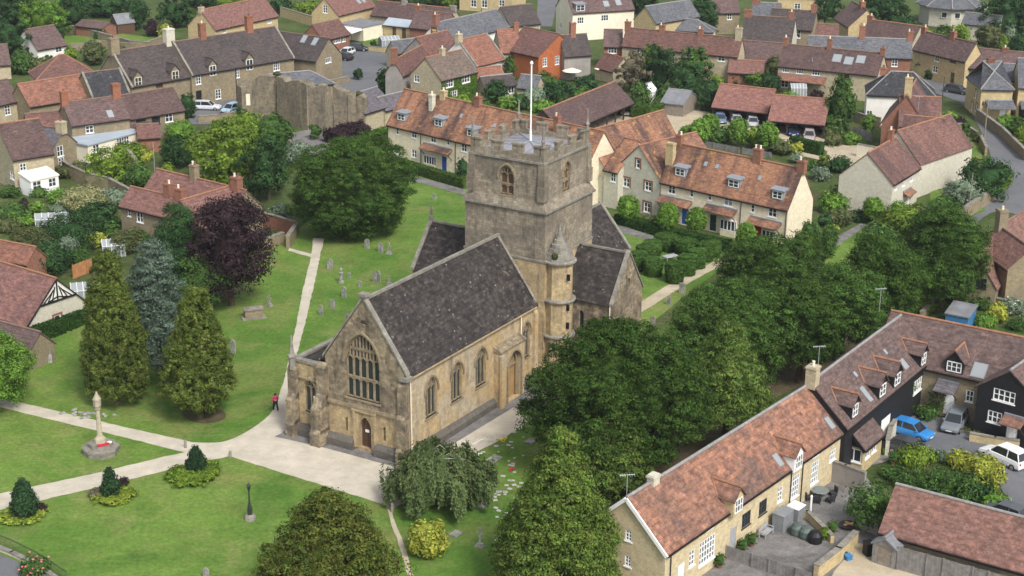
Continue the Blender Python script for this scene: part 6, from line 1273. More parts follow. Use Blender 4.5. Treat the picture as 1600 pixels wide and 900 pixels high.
# ---- garden trees and shrubs
S_=plant; PL=[
# top left woodland
('dark',12,62,34,34,'dark tree at the left edge beyond the white walled cottage'),('bright',68,30,36,28,'fresh green tree behind the white walled cottage'),('dark',20,18,36,24,'dark tree in the top left corner'),
('dark',118,20,26,24,'dark tree right of the fresh green one at top left'),('dark',165,8,32,16,'dark tree crown at the top edge above the sheds'),('dark',215,22,18,22,'tall dark tree between the two top left lawns'),('pred',240,44,12,12,'dark purple shrub on the top left lawn'),('yellow',258,50,9,13,'yellow flowering shrub above the stone manor'),
('dark',275,20,22,20,'dark tree left of the long pink roof'),('dark',318,0,26,12,'dark crown at the top edge above the long pink roof'),('lime',360,3,20,8,'lime crown at the top edge above the long pink roof'),('green',328,38,9,15,'green shrub at the gable of the long pink roof'),
('green',34,97,20,18,'green shrub in front of the white walled cottage gable'),('olive',58,103,15,12,'olive shrub beside the white walled cottage'),('dark',71,90,8,9,'small dark shrub against the white cottage wall'),('lime',104,84,12,9,'lime shrub at the right end of the white cottage'),('olive',148,84,18,17,'brownish shrub left of the great stone chimney'),('olive',186,74,9,6,'low olive shrub behind the great stone chimney'),('dark',128,102,8,6,'small dark shrub behind the hipped red roof'),
('bright',142,44,8,6,'small bright shrub by the brown boarded shed'),('dark',158,52,9,8,'dark bush on the top left lawn'),('dark',92,52,9,10,'dark shrub right behind the white cottage'),('green',300,30,10,12,'green shrub left of the pink roofed gable'),
('lime',478,14,16,12,'lime shrub behind the stone wall at the pink house'),('dark',440,8,14,10,'dark tree top left of the modern pink house'),('dark',640,-2,40,8,'dark crown at the top edge above the long maroon row'),('dark',672,0,30,8,'second dark crown above the long maroon row'),('lime',708,3,14,8,'lime crown beside the stone house at the top edge'),
('dball',584,70,5,6,'small clipped dark bush on the pub lawn'),('dark',606,128,15,20,'dark leaning bush against the grey rendered gable'),('dball',560,115,7,7,'dark bush by the street car park wall'),
# behind the left terrace
('lime',721,160,13,13,'pale lime shrub behind the terrace chimney'),('dark',775,143,15,15,'dark tree beside the row of white garden room windows'),('bright',793,162,16,10,'bright shrub behind the left terrace ridge'),('green',752,166,14,9,'green shrub just above the terrace ridge'),('bright',695,150,12,9,'ivy green shrub below the tan roofed house'),('green',797,110,9,20,'green tree at the white end of the orange roof'),
('green',845,130,20,14,'grey green garden tree below the brick gabled house'),('dark',872,146,24,16,'dark shrub mass right of the flagpole'),('dark',916,132,14,13,'round dark tree between the two parasols'),('green',905,150,16,12,'green shrub above the car barn roof'),('silver',838,150,16,14,'grey green shrub left of the flagpole'),('bright',848,168,20,8,'bright hedge end below the grey green shrub'),('olive',890,162,12,6,'low olive shrub on the car barn verge'),('dark',812,158,12,12,'dark shrub left of the flagpole by the slate shed'),
('brown',985,112,24,28,'brown twiggy bare looking tree behind the parasol'),('green',988,78,16,15,'fresh green tree against the long red roofed row'),('dark',1030,105,24,34,'tall dark tree right of the brown twiggy tree'),('lime',1018,96,17,24,'tall lime tinted tree in the middle garden'),('pred',1058,88,13,10,'dark purple shrub against the long red roofed row'),('green',1085,102,30,24,'broad grey green tree below the red roofed row'),('dark',1078,132,26,24,'round dark green tree behind the gravel court hedge'),('silver',1128,108,12,12,'grey green shrub at the pink outbuilding'),('dark',1108,148,16,22,'dark tall hedge bush left of the left red car barn'),('lime',1120,130,12,9,'lime shrub behind the left red car barn'),('dark',1155,122,14,9,'dark shrub above the left red car barn'),('bright',1182,122,14,12,'bright bush above the left red car barn'),('green',1000,148,14,16,'green shrub left of the white summerhouse'),('dark',970,108,12,13,'dark shrub at the foot of the brown tree'),
('green',1040,150,16,12,'green shrub above the open timber shed'),('dball',1079,160,8,10,'dark bush right of the open timber shed'),('dball',1065,172,6,5,'small bush below the open timber shed'),
# gravel court trees
('ball',1077,209,15,13,'clipped bush nearest the middle terrace roof'),('ball',1094,202,15,17,'round clipped tree, first in the gravel court row'),('ball',1109,194,14,15,'round clipped tree behind the first in the court'),('ball',1152,204,15,19,'round clipped tree in front of the left red car barn'),('ball',1198,211,16,19,'round clipped tree in front of the right red car barn'),('green',1130,210,18,10,'low loose shrubs between the clipped court trees'),('lime',1175,214,10,12,'lime shrub right of the barn front clipped tree'),('olive',1216,228,18,12,'olive shrub above the end terrace chimney'),('yellow',1240,232,12,8,'golden shrub by the gravel court corner'),('silver',1246,247,8,7,'pale shrub behind the end terrace ridge'),
('green',1312,165,19,42,'tall narrow green tree right of the right car barn'),('green',1300,192,18,16,'green shrub at the foot of the tall narrow tree'),('silver',1331,180,9,8,'pale green bush left of the cream house'),('bright',1357,192,9,13,'bright conical bush in front of the brick ground floor'),('olive',1301,216,12,12,'olive bush at the gravel court corner'),('bright',1328,216,16,9,'bright low bush left of the gabled wing'),
('olive',1208,106,12,18,'olive tree at the left end of the rooflight row'),('dark',1203,132,14,14,'dark shrub at the left end of the rooflight row'),('yellow',1282,140,13,7,'yellow green hedge under the rooflight row'),('pred',1276,149,8,6,'dark purple bush under the rooflight row'),('green',1272,128,10,8,'green shrub under the rooflight row canopy'),('bright',1236,146,12,6,'bright low shrub above the right car barn'),
# top right
('dark',1575,25,50,34,'very dark tree in the top right corner'),('dark',1378,12,34,22,'dark tree behind the brown roofed house at top right'),('dark',1410,40,20,14,'dark tree left of the octagonal house'),('dark',1290,10,20,22,'dark tree left of the brown roofed house'),('dark',1098,24,20,26,'dark tree right of the stone barn'),('dark',1000,6,28,14,'dark crown behind the cream house'),('yellow',1445,53,12,7,'yellow green shrub below the octagonal house'),('green',1474,52,13,11,'green shrub under the octagonal house'),('lime',1500,52,14,13,'lime shrub right of the octagonal house'),('olive',1541,58,17,20,'olive rounded tree above the low mauve range'),('silver',1573,50,15,15,'silvery shrub at the right below the dark corner'),('dark',1594,72,18,16,'dark tree at the right edge above the mauve range'),('lime',1560,66,12,10,'lime shrub under the silvery shrub'),('green',1522,44,12,14,'green shrub in front of the slate wing'),
('green',1433,88,8,11,'green shrub at the gable of the golden stone house'),('dark',1446,105,12,13,'dark shrub at the corner of the golden stone house'),('dark',1452,117,9,7,'low dark shrub by the lane junction'),('green',1497,120,15,11,'green bush beside the parked dark car'),('dark',1511,112,5,6,'small dark tree at the gate of the mauve range'),
('bright',1480,184,10,9,'bright shrub right of the brown cross wing'),('pred',1499,193,11,9,'dark purple bush by the lane'),('lime',1488,202,10,9,'lime shrub in front of the purple bush'),('green',1507,205,6,14,'narrow green shrub on the pale garden wall'),('olive',1528,215,8,8,'olive shrub at the lane corner'),('bright',1569,190,14,8,'bright low shrubs in the corner house garden'),('green',1588,198,16,14,'green shrub in the corner house garden'),('lime',1600,215,14,16,'lime shrub at the right edge by the lane wall'),
('dark',1537,280,36,28,'large dark round tree beside the lane'),('lime',1560,278,16,20,'lime tinted side of the round tree by the lane'),('silver',1500,302,26,20,'grey green shrub left of the tall grey pole'),('green',1478,324,20,14,'green shrub below the grey green shrub'),('lime',1418,350,34,15,'long lime shrub bank below the pale gabled house'),('silver',1472,282,10,6,'small grey shrub by the garden path'),('green',1452,278,6,14,'narrow climbing shrub on the cross wing corner'),
('ball',1363,324,15,16,'bright round bush against the blank pale gable'),('bright',1404,331,16,13,'bright rounded bush at the pale gabled house corner'),('olive',1431,330,12,9,'olive shrub in front of the porch hood'),('dark',1342,338,16,7,'low dark hedge below the blank pale gable'),('green',1322,300,18,12,'green shrub at the left foot of the blank gable'),('bright',1302,318,20,15,'bright shrub between the terrace end and the blank gable'),('bright',1334,304,12,10,'fresh green shrub at the blank gable foot'),('olive',1308,340,20,12,'brown green shrub below the bright shrub'),
('conif',1287,248,8,15,'golden conical bush right of the terrace end chimney'),('silver',1281,272,14,10,'grey green shrub behind the terrace end gable'),('dark',1312,258,16,10,'dark shrub left of the blank gable'),('green',1262,258,8,8,'green shrub behind the end chimney'),
('green',1262,362,16,15,'green shrub at the foot of the terrace end gable'),('dark',1240,372,12,10,'dark shrub in front of the terrace end'),('bright',1270,385,12,10,'bright shrub by the garden path end'),('green',1293,376,11,24,'tall narrow bush on the garden path'),('yellow',1301,357,9,6,'yellow shrub by the grey garden path'),('dark',1290,345,9,9,'dark shrub by the grey garden path'),('green',1372,368,26,14,'green shrub behind the small triangular lawn'),
# terrace fronts
('ball',981,324,17,18,'first clipped ball tree, in front of the brick framed windows'),('ball',1042,338,16,20,'second clipped ball tree, left of the blue door'),('ball',1087,343,16,18,'third clipped ball tree, between blue and green doors'),('ball',1164,367,15,19,'fourth clipped ball tree, left of the red door'),('dark',724,268,10,17,'dark shrub against the terrace beside the tower'),('olive',1013,340,9,6,'brownish low shrub under the gabled house window'),('lime',1102,330,5,9,'climbing plant between blue and green doors'),
('olive',1005,310,1,1,'x'),
# left gardens
('lime',174,264,31,23,'spreading lime tree in the walled garden'),('lime',205,237,25,12,'long lime hedge shrub above the walled garden'),('yellow',228,243,10,7,'yellow shrub by the walled garden'),('green',218,274,22,17,'green tree left of the rear vicarage range'),('dark',278,238,22,19,'dark round tree behind the vicarage'),('bright',283,205,19,14,'bright green tree below the maroon row end'),('dark',292,166,11,18,'dark ivy bush at the end of the maroon row'),('lime',262,263,9,7,'lime shrub behind the vicarage roof'),('olive',312,238,10,10,'olive shrub by the brick chimney'),
('lime',385,195,22,18,'lime tree below the ruin left end'),('bright',345,198,14,10,'bright shrub below the silver car'),('dark',378,172,9,9,'dark shrub at the foot of the street pole'),('green',492,205,7,11,'small potted tree before the ruin'),('pred',530,210,22,13,'dark purple shrub below the ruined wall'),('pred',557,200,18,11,'second dark purple shrub below the ruined wall'),('bright',593,213,14,11,'bright bush left of the terrace end wall'),('lime',565,225,18,8,'lime low shrub above the huge yew'),
('olive',100,268,14,10,'brown climbing shrub beside the white lean-to'),('bright',90,305,12,11,'bright bush in the flower garden'),('pale',133,312,30,17,'pale yellow grass bed in the left garden'),('silver',180,310,17,14,'grey green shrub left of the vicarage front wing'),('dark',112,362,44,22,'big dark clipped hedge mass in the left garden'),('dark',152,340,26,20,'dark upper end of the big hedge mass'),('yellow',148,374,15,12,'bright yellow shrub beside the big dark hedge'),('olive',48,382,30,26,'olive tree above the timbered cottage'),('dark',82,402,24,22,'dark tree right of the olive tree'),('silver',108,388,14,18,'grey green shrub beside the dark tree'),('olive',195,378,22,18,'olive shrub below the vicarage'),('green',178,360,16,12,'green shrub left of the vicarage wall'),('green',128,402,16,14,'green shrub above the orange fence'),
('green',20,335,22,14,'green plants at the left edge of the garden'),('olive',10,352,18,10,'olive plants at the left edge above the orange roof'),('pred',38,320,7,9,'dark red shrub in the flower garden'),('bright',58,325,9,12,'narrow bright shrub in the flower garden'),('green',15,300,14,7,'green border along the left edge'),('silver',95,325,12,6,'pale iris bed in the flower garden'),('green',60,300,12,7,'green border under the white lean-to'),('olive',125,262,10,8,'olive plant by the garden wall'),('bright',40,345,14,8,'bright low border in the left garden'),('dark',170,405,16,14,'dark shrub above the tall golden cypress'),('green',205,352,12,9,'green shrub under the vicarage window'),('green',225,372,16,12,'green shrub at the vicarage corner'),
('dark',245,335,10,9,'dark shrub against the vicarage front wall'),('silver',440,330,14,10,'grey green shrub by the churchyard wall'),('green',425,340,12,7,'green shrub behind the churchyard wall'),('olive',140,455,10,8,'olive shrub beside the timbered cottage'),
# right
('lime',1441,478,17,9,'green shrub beside the mews ridge top'),('yellow',1557,488,14,15,'vivid yellow shrub right of the blue shed'),('bright',1540,502,14,10,'bright shrub below the vivid yellow one'),('green',1532,472,16,10,'green shrub behind the blue shed'),('white',1582,478,18,12,'white flowering shrub at the right edge'),('green',1592,506,14,9,'green shrub at the right edge above the mews ridge'),('lime',1445,452,22,8,'lime shrub under the round dark yew'),
('bright',1416,618,9,26,'tall lime climber on the black boarded mews wall'),('green',1462,618,17,20,'leafy shrub in the mews corner'),('green',1448,644,15,10,'low shrub behind the blue car'),('white',1437,628,12,9,'cream rose bush in the mews corner'),('ball',1495,632,6,5,'small clipped ball by the grey porch door'),
('lime',1432,714,23,14,'lime bush in the mews island bed'),('yellow',1498,718,18,13,'golden yellow bush in the mews island bed'),('yellow',1537,737,26,25,'largest yellow green round bush near the white car'),('green',1478,758,42,22,'long green hedge bush behind the barn roof'),('green',1430,752,28,15,'green bush above the barn roof left end'),('dark',1525,765,22,16,'dark end of the hedge bush behind the barn'),('green',1395,738,18,10,'green bush beside the patio'),('silver',1468,712,8,10,'grey green shrub between lime and golden bushes'),('green',1366,794,32,30,'large rounded green bush at the barn end'),('lime',1290,834,8,9,'lime plant beside the stacked garden covers'),('bright',1552,782,20,12,'bright low bush above the barn ridge'),('green',1128,858,5,13,'climbing plant beside the french window'),('green',1322,748,9,8,'climber on the courtyard wall'),('bright',1300,722,12,5,'low green planting on the courtyard wall top'),('olive',1530,672,20,8,'low flower border before the black gabled mews'),('green',1378,704,5,6,'small shrub at the porch corner'),
# foreground
('cypd',40,776,20,29,'dark conical dwarf cypress nearest the left edge'),('low',38,801,38,9,'yellow ground cover at the foot of the leftmost dwarf cypress'),('cypd',174,752,13,22,'dark conical dwarf cypress, middle of the three'),('low',180,772,33,10,'yellow ground cover round the middle dwarf cypress'),('brown',157,770,13,8,'brown leaved low shrub beside the middle dwarf cypress'),('pred',192,752,8,6,'reddish shrub behind the middle dwarf cypress'),('cypd',307,716,15,20,'dark columnar dwarf cypress nearest the forecourt'),('lowl',307,738,40,13,'lime ground cover round the dwarf cypress nearest the forecourt'),('pred',64,793,9,7,'reddish shrub beside the leftmost dwarf cypress'),
('yellow',669,840,29,25,'rounded yellow green bush below the weeping birch'),('rose',57,885,18,14,'pink rose bush at the bottom left railings'),('dark',545,950,40,20,'y'),
]
for kd,cx,cy,a,b_,lb in PL:
    if len(lb)<3: continue
    mt=None
    if kd=='pale': kd,mt='silver','palegrass'
    if kd=='low': mt='limeyel'
    if kd=='rose': kd,mt='green',None
    if kd=='white': kd,mt='silver','silver'
    nm={'cypd':'dwarf_cypress','low':'ground_cover','lowl':'ground_cover','ball':'clipped_bush' if b_<16 else 'clipped_tree'}.get(kd)
    if nm is None: nm='tree' if 'tree' in lb or 'crown' in lb else 'shrub'
    tall='tree' in lb or b_>=20
    o=plant(kd,cx,cy,a,b_,lb,nm,nm.split('_')[-1] if nm!='ground_cover' else 'ground cover',clear=.9 if kd=='ball' and b_>15 else (.35 if tall else .02),trunk=tall or kd=='ball',mat=mt)
    if 'rose' in lb or 'white flowering' in lb:
        cr=[c for c in o.children if not c.name.startswith('trunk')][0]; rng=np.random.default_rng(3); m=MB(); d=cr.dimensions; me=cr.data; vs=np.array([v.co[:] for v in me.vertices]); pick=vs[rng.integers(0,max(1,len(vs)-200),40)]*np.array(cr.scale)*1.03
        for p in pick: m.lathe([(.03,-.04),(.11,0),(.09,.05),(.02,.07)],(p[0],p[1],p[2]+cr.location[2]),5)
        m.build('blossom',M['pinkfl' if 'pink' in lb else 'whitefl'],o)
# ---- topiary garden (clipped drums and domes) and hedges
def drum(px,py,r,h,lb):
    G=P(px,py); root=empty('topiary',(G[0],G[1],0),0,lb,'topiary','clipped box topiary east of the church'); key=('drum',round(r*2)/2,round(h*2)/2)
    if key not in CACHE: CACHE[key]=crown_mesh('foliage',len(CACHE)+7,'pyramid2' if False else 'drum',key[1],key[1],key[2]/2,760,14,.15,.10,'boxt',.0,0,core=.955,zmin=.0,flat=1)
    o=bpy.data.objects.new('foliage',CACHE[key]); COL.objects.link(o); o.parent=root; o.location=(0,0,h/2); o.scale=(r/key[1],r/key[1],h/key[2])
for i,(x,y,r,h,lb) in enumerate([(1020,430,1.45,1.9,'separate round clipped drum of box on the left of the topiary lawn'),(1054,441,1.45,2.3,'tall clipped drum of box nearest the sandy path'),(1073,429,1.4,2.2,'clipped drum of box second along the sandy path'),(1089,418,1.35,2.1,'clipped drum of box third along the sandy path'),(1102,407,1.3,2.1,'clipped drum of box fourth along the sandy path'),(996,421,1.45,2.0,'clipped box at the near left end of the topiary'),(1010,409,1.6,1.9,'broad clipped box in the left row of the topiary'),(1019,399,1.45,1.7,'small topped clipped box behind the broad one'),(1041,390,1.9,1.8,'pale broad clipped dome at the back of the topiary'),(1071,400,1.8,2.0,'wide clipped drum at the back right of the topiary'),(1114,400,1.2,1.7,'clipped box beside the hedge gate')]): drum(x,y,r*.77,h,lb)
hedge([(628,264),(728,294)],1.3,1.3,'long clipped hedge along the left terrace garden','boxtop')
hedge([(965,348),(1050,373),(1140,392)],1.3,1.2,'clipped dark hedge before the right terrace gardens','box')
hedge([(990,182),(1019,186)],2.2,2.0,'square clipped hedge block at the car barn corner','boxtop')
hedge([(1022,186),(1033,172)],2.0,2.0,'clipped hedge return beside the open timber shed','boxtop')
hedge([(1236,232),(1283,243)],1.2,1.8,'dark hedge along the gravel court behind the terrace','box')
hedge([(1110,212),(1190,224)],.9,1.0,'low hedge below the clipped court trees','box')
hedge([(38,538),(96,518)],1.6,1.5,'clipped hedge in front of the timbered cottage','box')
hedge([(100,515),(138,498)],1.8,1.5,'second clipped hedge under the timbered gable','box')
hedge([(800,166),(868,176)],1.2,1.2,'bright garden hedge behind the left terrace ridge','boxtop')
# ================================================================== small things
def gz(x,y): return P(x,y)
def ang(p,q): a,b=P(*p),P(*q); return math.atan2(b[1]-a[1],b[0]-a[0])
# ---- garden and boundary walls, fences
def wall(pts,h,w,label,mat='w_old',name='garden_wall',cap='coping',cat='wall'):
    g=[P(*p) for p in pts]; o0=g[0].copy(); m=MB(); c=MB()
    for p,q in zip(g[:-1],g[1:]):
        p=p-o0;q=q-o0; d=q-p;L=np.linalg.norm(d);d/=L;n=np.array([-d[1],d[0],0])
        m.fbox(p-n*w/2-d*w/2,n*w,d*(L+w*.5),(0,0,h))
        if cap: c.fbox(p-n*(w/2+.05)-d*w/2+np.array([0,0,h]),n*(w+.1),d*(L+w*.5),(0,0,.09))
    root=empty(name,tuple(o0),0,label,cat); m.build('wall_face',M[mat],root)
    if cap: c.build('coping',M[cap],root)
    return root
def boards(pts,h,label,mat='fencewood',name='wooden_fence',bw=.14):
    g=[P(*p) for p in pts]; o0=g[0].copy(); root=empty(name,tuple(o0),0,label,'fence'); rnd=random.Random(len(label))
    for p,q in zip(g[:-1],g[1:]):
        p=p-o0;q=q-o0; d=q-p;L=np.linalg.norm(d);d/=L;n=np.array([-d[1],d[0],0]); m=MB(); k=int(L/bw)
        for i in range(k): m.fbox(p+d*(i*L/k+.008)+n*(.012*(i%2)),d*(L/k+.01 if i<k-1 else L/k-.01),n*.03,(0,0,h+rnd.uniform(-.03,.03)))
        m.fbox(p+n*.035,d*L,n*.05,(0,0,.2)); m.build('board_panel',M[mat],root)
        for i in range(int(L/2.2)+1): b=MB(); c=p+d*min(i*2.2,L-.1); b.fbox(c-n*.09,d*.1,n*.08,(0,0,h+.08)); b.build('post',M[mat],root)
    return root
wall([(1504,345),(1530,327),(1556,309)],1.7,.5,'rough stone wall along the lane by the tall grey pole')
wall([(1526,186),(1565,215),(1602,252)],1.6,.4,'stone wall on the far side of the lane below the corner house')
wall([(1473,206),(1505,206),(1530,222),(1540,243)],1.3,.35,'pale garden wall at the lane corner')
wall([(1474,250),(1512,262)],.9,.35,'low wall across the gardens behind the round lane tree')
wall([(85,262),(112,280),(138,292),(172,300),(205,318)],1.9,.4,'long curved stone wall round the left garden')
wall([(196,246),(214,268),(205,285)],1.7,.4,'stone wall beside the green tree left of the vicarage')
wall([(400,350),(432,358),(463,368)],1.7,.45,'reddish stone wall ending at the churchyard path','w_brickdull')
wall([(463,368),(450,388)],1.5,.45,'short stone wall return beside the churchyard path')
wall([(404,392),(443,378)],1.2,.45,'low stone wall with pale coping next to the copper beech')
wall([(112,52),(140,58),(170,66),(205,76),(235,78)],1.5,.4,'long stone wall crossing the top left gardens')
wall([(205,78),(160,74),(110,80)],1.2,.4,'low stone wall before the great stone chimney')
wall([(232,76),(262,66)],1.4,.4,'stone wall behind the stone manor roof')
wall([(440,26),(492,42)],2.0,.4,'stone garden wall below the lime shrub at the top','w_gold')
wall([(565,78),(600,82),(610,78)],.9,.3,'low stone wall edging the pub lawn','w_gold')
wall([(312,192),(345,190),(380,182)],1.1,.4,'low stone wall in front of the silver estate car')
wall([(504,137),(545,128)],1.0,.5,'low stone wall at the edge of the street car park')
wall([(1285,748),(1320,760),(1350,772)],1.9,.25,'rendered grey courtyard wall beside the patio','w_grey')
wall([(1345,826),(1372,838)],1.7,.3,'short grey wall under the large round bush','w_grey')
wall([(1276,905),(1310,878),(1336,852)],1.2,.4,'stone courtyard wall at the bottom edge','w_gold',cap='coping')
wall([(1240,806),(1262,812),(1292,842),(1300,850)],.7,.3,'low stone edging wall by the garden covers','w_gold')
wall([(1517,690),(1555,697),(1592,702)],.8,.3,'low stone bed wall before the black gabled mews','w_gold')
wall([(1385,712),(1390,690),(1397,680)],1.5,.3,'stone side wall behind the blue car','w_greystone')
wall([(1340,245),(1378,252)],1.9,.3,'pale rendered wall at the gravel court end','cream')
wall([(1330,188),(1352,196),(1375,200)],1.6,.3,'stone garden wall behind the bright conical bush')
wall([(1440,498),(1470,470),(1495,462)],.8,.4,'low stone terrace wall above the mews garden')
wall([(1505,470),(1545,478),(1600,492)],1.1,.45,'old stone wall below the low gabled wing')
wall([(1012,62),(1042,66)],1.4,.3,'cream wall left of the white hipped building','cream')
wall([(948,52),(1000,56),(1040,60)],2.2,.35,'tall golden wall behind the long red row','w_gold')
boards([(1400,891),(1470,911),(1540,931),(1600,948)],2.0,'tall grey board fence in front of the double roman tiled barn')
boards([(1133,874),(1200,896),(1266,918)],1.2,'dark grey board fence across the mews courtyard','fencewood')
boards([(114,436),(145,424)],1.6,'new orange timber fence panel in the left garden','newfence')
boards([(1170,108),(1192,112)],1.2,'timber fence by the pink outbuilding')
boards([(1330,212),(1362,222)],1.5,'grey fence beside the gravel court exit')
boards([(1035,178),(1058,180)],1.5,'grey board fence below the open timber shed')
boards([(1095,228),(1155,240)],.9,'low timber fence behind the terrace gardens')
boards([(1160,240),(1205,248)],.9,'second low timber fence behind the terrace gardens')
# iron railing at the bottom-left corner
def railing(pts,h,label):
    g=[P(*p) for p in pts]; o0=g[0].copy(); root=empty('iron_railing',tuple(o0),0,label,'railing'); m=MB()
    for p,q in zip(g[:-1],g[1:]):
        p=p-o0;q=q-o0;d=q-p;L=np.linalg.norm(d);k=int(L/.14)
        for z in (.15,h-.12): m.bar(p+np.array([0,0,z]),q+np.array([0,0,z]),.035)
        for i in range(k+1): c=p+d*i/k; m.tube(c,c+np.array([0,0,h]),.011,n=4,caps=False)
    m.build('bars',M['iron'],root)
railing([(-30,842),(20,862),(60,882),(105,912)],1.1,'black iron railing along the bottom left pavement')
wall([(-30,848),(20,868),(60,888),(100,916)],.25,.3,'low stone kerb under the black iron railing','w_greystone',name='kerb_wall',cat='kerb')
# ---- ruined wall
def ruin():
    tops=[(376,132,5.6),(392,122,6.4),(431,117,7.2),(433,121,7.0),(470,128,7.3),(480,131,7.3),(506,137,6.9),(520,136,6.8),(543,143,6.3),(556,146,6.0),(569,151,5.6)]
    g=[P(x,y,z) for x,y,z in tops]; o0=np.array([g[0][0],g[0][1],0]); root=empty('ruined_wall',tuple(o0),0,'high ruined stone wall with broken top beyond the huge yew','ruin'); rnd=random.Random(4)
    for i,(p,q) in enumerate(zip(g[:-1],g[1:])):
        a=p-o0;b=q-o0; d=b-a; d[2]=0; L=np.linalg.norm(d)
        if L<.4: continue
        d/=L; n=np.array([-d[1],d[0],0]); 
        if n[1]<0: n=-n
        k=max(2,int(L/.7)); top=[]
        for j in range(k+1):
            t=j/k; z=a[2]+(b[2]-a[2])*t+rnd.uniform(-.6,.3); top.append((a[0]+d[0]*L*t,a[1]+d[1]*L*t,z))
        m=MB(); pts=[(a[0],a[1],0),(a[0]+d[0]*L,a[1]+d[1]*L,0)]+top[::-1]; off=n*rnd.uniform(-.25,.25); pts=[(q[0]+off[0],q[1]+off[1],q[2]) for q in pts]; m.extrude(pts,n*1.5); m.build('ruin_wall',M['w_ruin'],root)
    for x,yb,h in ((478,203,5.6),(506,206,6.0)):
        b=P(x,yb-2)-o0; m=MB(); m.extrude([(b[0]-.4,b[1]-.5,0),(b[0]-.4,b[1]+1.5,0),(b[0]-.4,b[1]+1.5,h),(b[0]-.4,b[1]+.4,h-1.2)],(.9,0,0)); m.build('buttress',M['w_ruin'],root)
    m=MB(); c=P(388,158,3.8)-o0; m.box(c[0]-.3,c[0]+.3,c[1]-.25,c[1]+.1,3.2,4.9); m.build('blocked_window',M['cream'],root)
    for x,y,z in ((500,137,6.4),(560,148,5.4),(432,117,7.3)):
        c=P(x,y,z)-o0; m=MB(); m.lathe([(.1,0),(.6,.1),(.7,.35),(.3,.6),(.05,.7)],(c[0],c[1]+.5,z-.2),7); m.build('ivy_tuft',M['olive'],root)
ruin()
# ---- ivy on the clad house front
def ivy():
    h=ivyh; V=[]; rng=np.random.default_rng(8); k=5200; x=rng.random(k)*h.L; z=rng.random(k)**.9*(h.he-.15)
    ok=np.ones(k,bool)
    for (a,b,c,d,*_) in h.holes['f']: ok&=~((x>a-.15)&(x<b+.15)&(z>c-.15)&(z<d+.15))
    x,z=x[ok],z[ok]; k=len(x); p=np.stack([x,-.10+rng.normal(size=k)*.05,z],1); n=np.array([0,-1,.3])+rng.normal(size=(k,3))*.4; n/=np.linalg.norm(n,axis=1)[:,None]; a=np.cross(n,rng.normal(size=(k,3))); a/=np.linalg.norm(a,axis=1)[:,None]; b=np.cross(n,a); l=.22
    V=np.stack([p-a*l*.6,p+b*l*.4,p+a*l*.6,p-b*l*.4],1).reshape(-1,3); m=MB(); m.v=[tuple(v) for v in V]; m.f=[[i,i+1,i+2,i+3] for i in range(0,len(V),4)]; m.m=[0]*len(m.f); m.build('ivy',M['bright'],h.root,uv=False)
ivy()
# pub sign and emblem on the inn gable
def pubsign():
    h=pub; n,c,gu,fn,inn=h.face('l'); q=h.pl(679,48,n,c); u,z=gu(q),q[2]; m=MB(); m.box(-.1,-.01,u-.85,u+.85,z-.75,z+.75); s=m.build('inn_sign',M['teak'],h.root)
    m=MB(); m.box(-.13,-.1,u-.5,u+.5,z-.05,z+.28); m.box(-.13,-.1,u-.3,u+.3,z-.4,z-.15); m.build('emblem',M['emblem'],s)
    m=MB()
    for a in (-.82,.78): m.box(-.12,-.1,u+a,u+a+.05,z-.72,z+.72)
    m.box(-.12,-.1,u-.82,u+.83,z-.72,z-.67); m.box(-.12,-.1,u-.82,u+.83,z+.67,z+.72); m.build('sign_border',M['cream'],s)
pubsign()
# timber framing on the cottage gable (half-timbered upper triangle)
def timbers(h):
    L,D,he,hr=h.L,h.D,h.he,h.hr; zb=he+(hr-he)*.42; half=(hr-zb)/h.t; m=MB(); mid=D/2
    x=L+.02; m.extrude([(x,mid-half,zb),(x,mid+half,zb),(x,mid,hr-.05)],(.04,0,0)); p=m.build('gable_panel',M['whiterender'],h.root)
    m=MB(); X=x+.07
    m.bar((X,mid-half,zb),(X,mid+half,zb),.16); m.bar((X,mid,zb),(X,mid,hr-.1),.13)
    for k in (.3,.55,.8):
        m.bar((X,mid-half*k,zb+.02),(X,mid-half*k*.35,zb+(hr-zb)*(1-k*.55)*.8),.1); m.bar((X,mid+half*k,zb+.02),(X,mid+half*k*.35,zb+(hr-zb)*(1-k*.55)*.8),.1)
    m.bar((X,mid,zb+.4),(X,mid-half*.62,zb+.02),.1); m.bar((X,mid,zb+.4),(X,mid+half*.62,zb+.02),.1)
    m.build('timber_framing',M['black'],p)
    m=MB()
    for sg in (-1,1): m.bar((X+.1,mid,hr+.05),(X+.1,mid+sg*(D/2+.2),he-.15),.16,.06)
    m.build('barge_board',M['black'],h.root)
timbers(cottage)
# white barge boards of the mews gable
def barge(h,mat='white',side=0):
    m=MB(); x=-.2 if side==0 else h.L+.14
    for sg in (-1,1): m.bar((x,h.D/2,h.hr+.05),(x,h.D/2+sg*(h.D/2+.25),h.he-.22),.12,.28)
    m.build('barge_board',M[mat],h.root)
barge(mews1)
m=MB(); hb=porchb; m.extrude([(-.03,.05,hb.he),(-.03,hb.D-.05,hb.he),(-.03,hb.hw,hb.hr-.1)],(-.04,0,0)); m.build('gable_panel',M['blackboard'],hb.root); barge(porchb,'black')
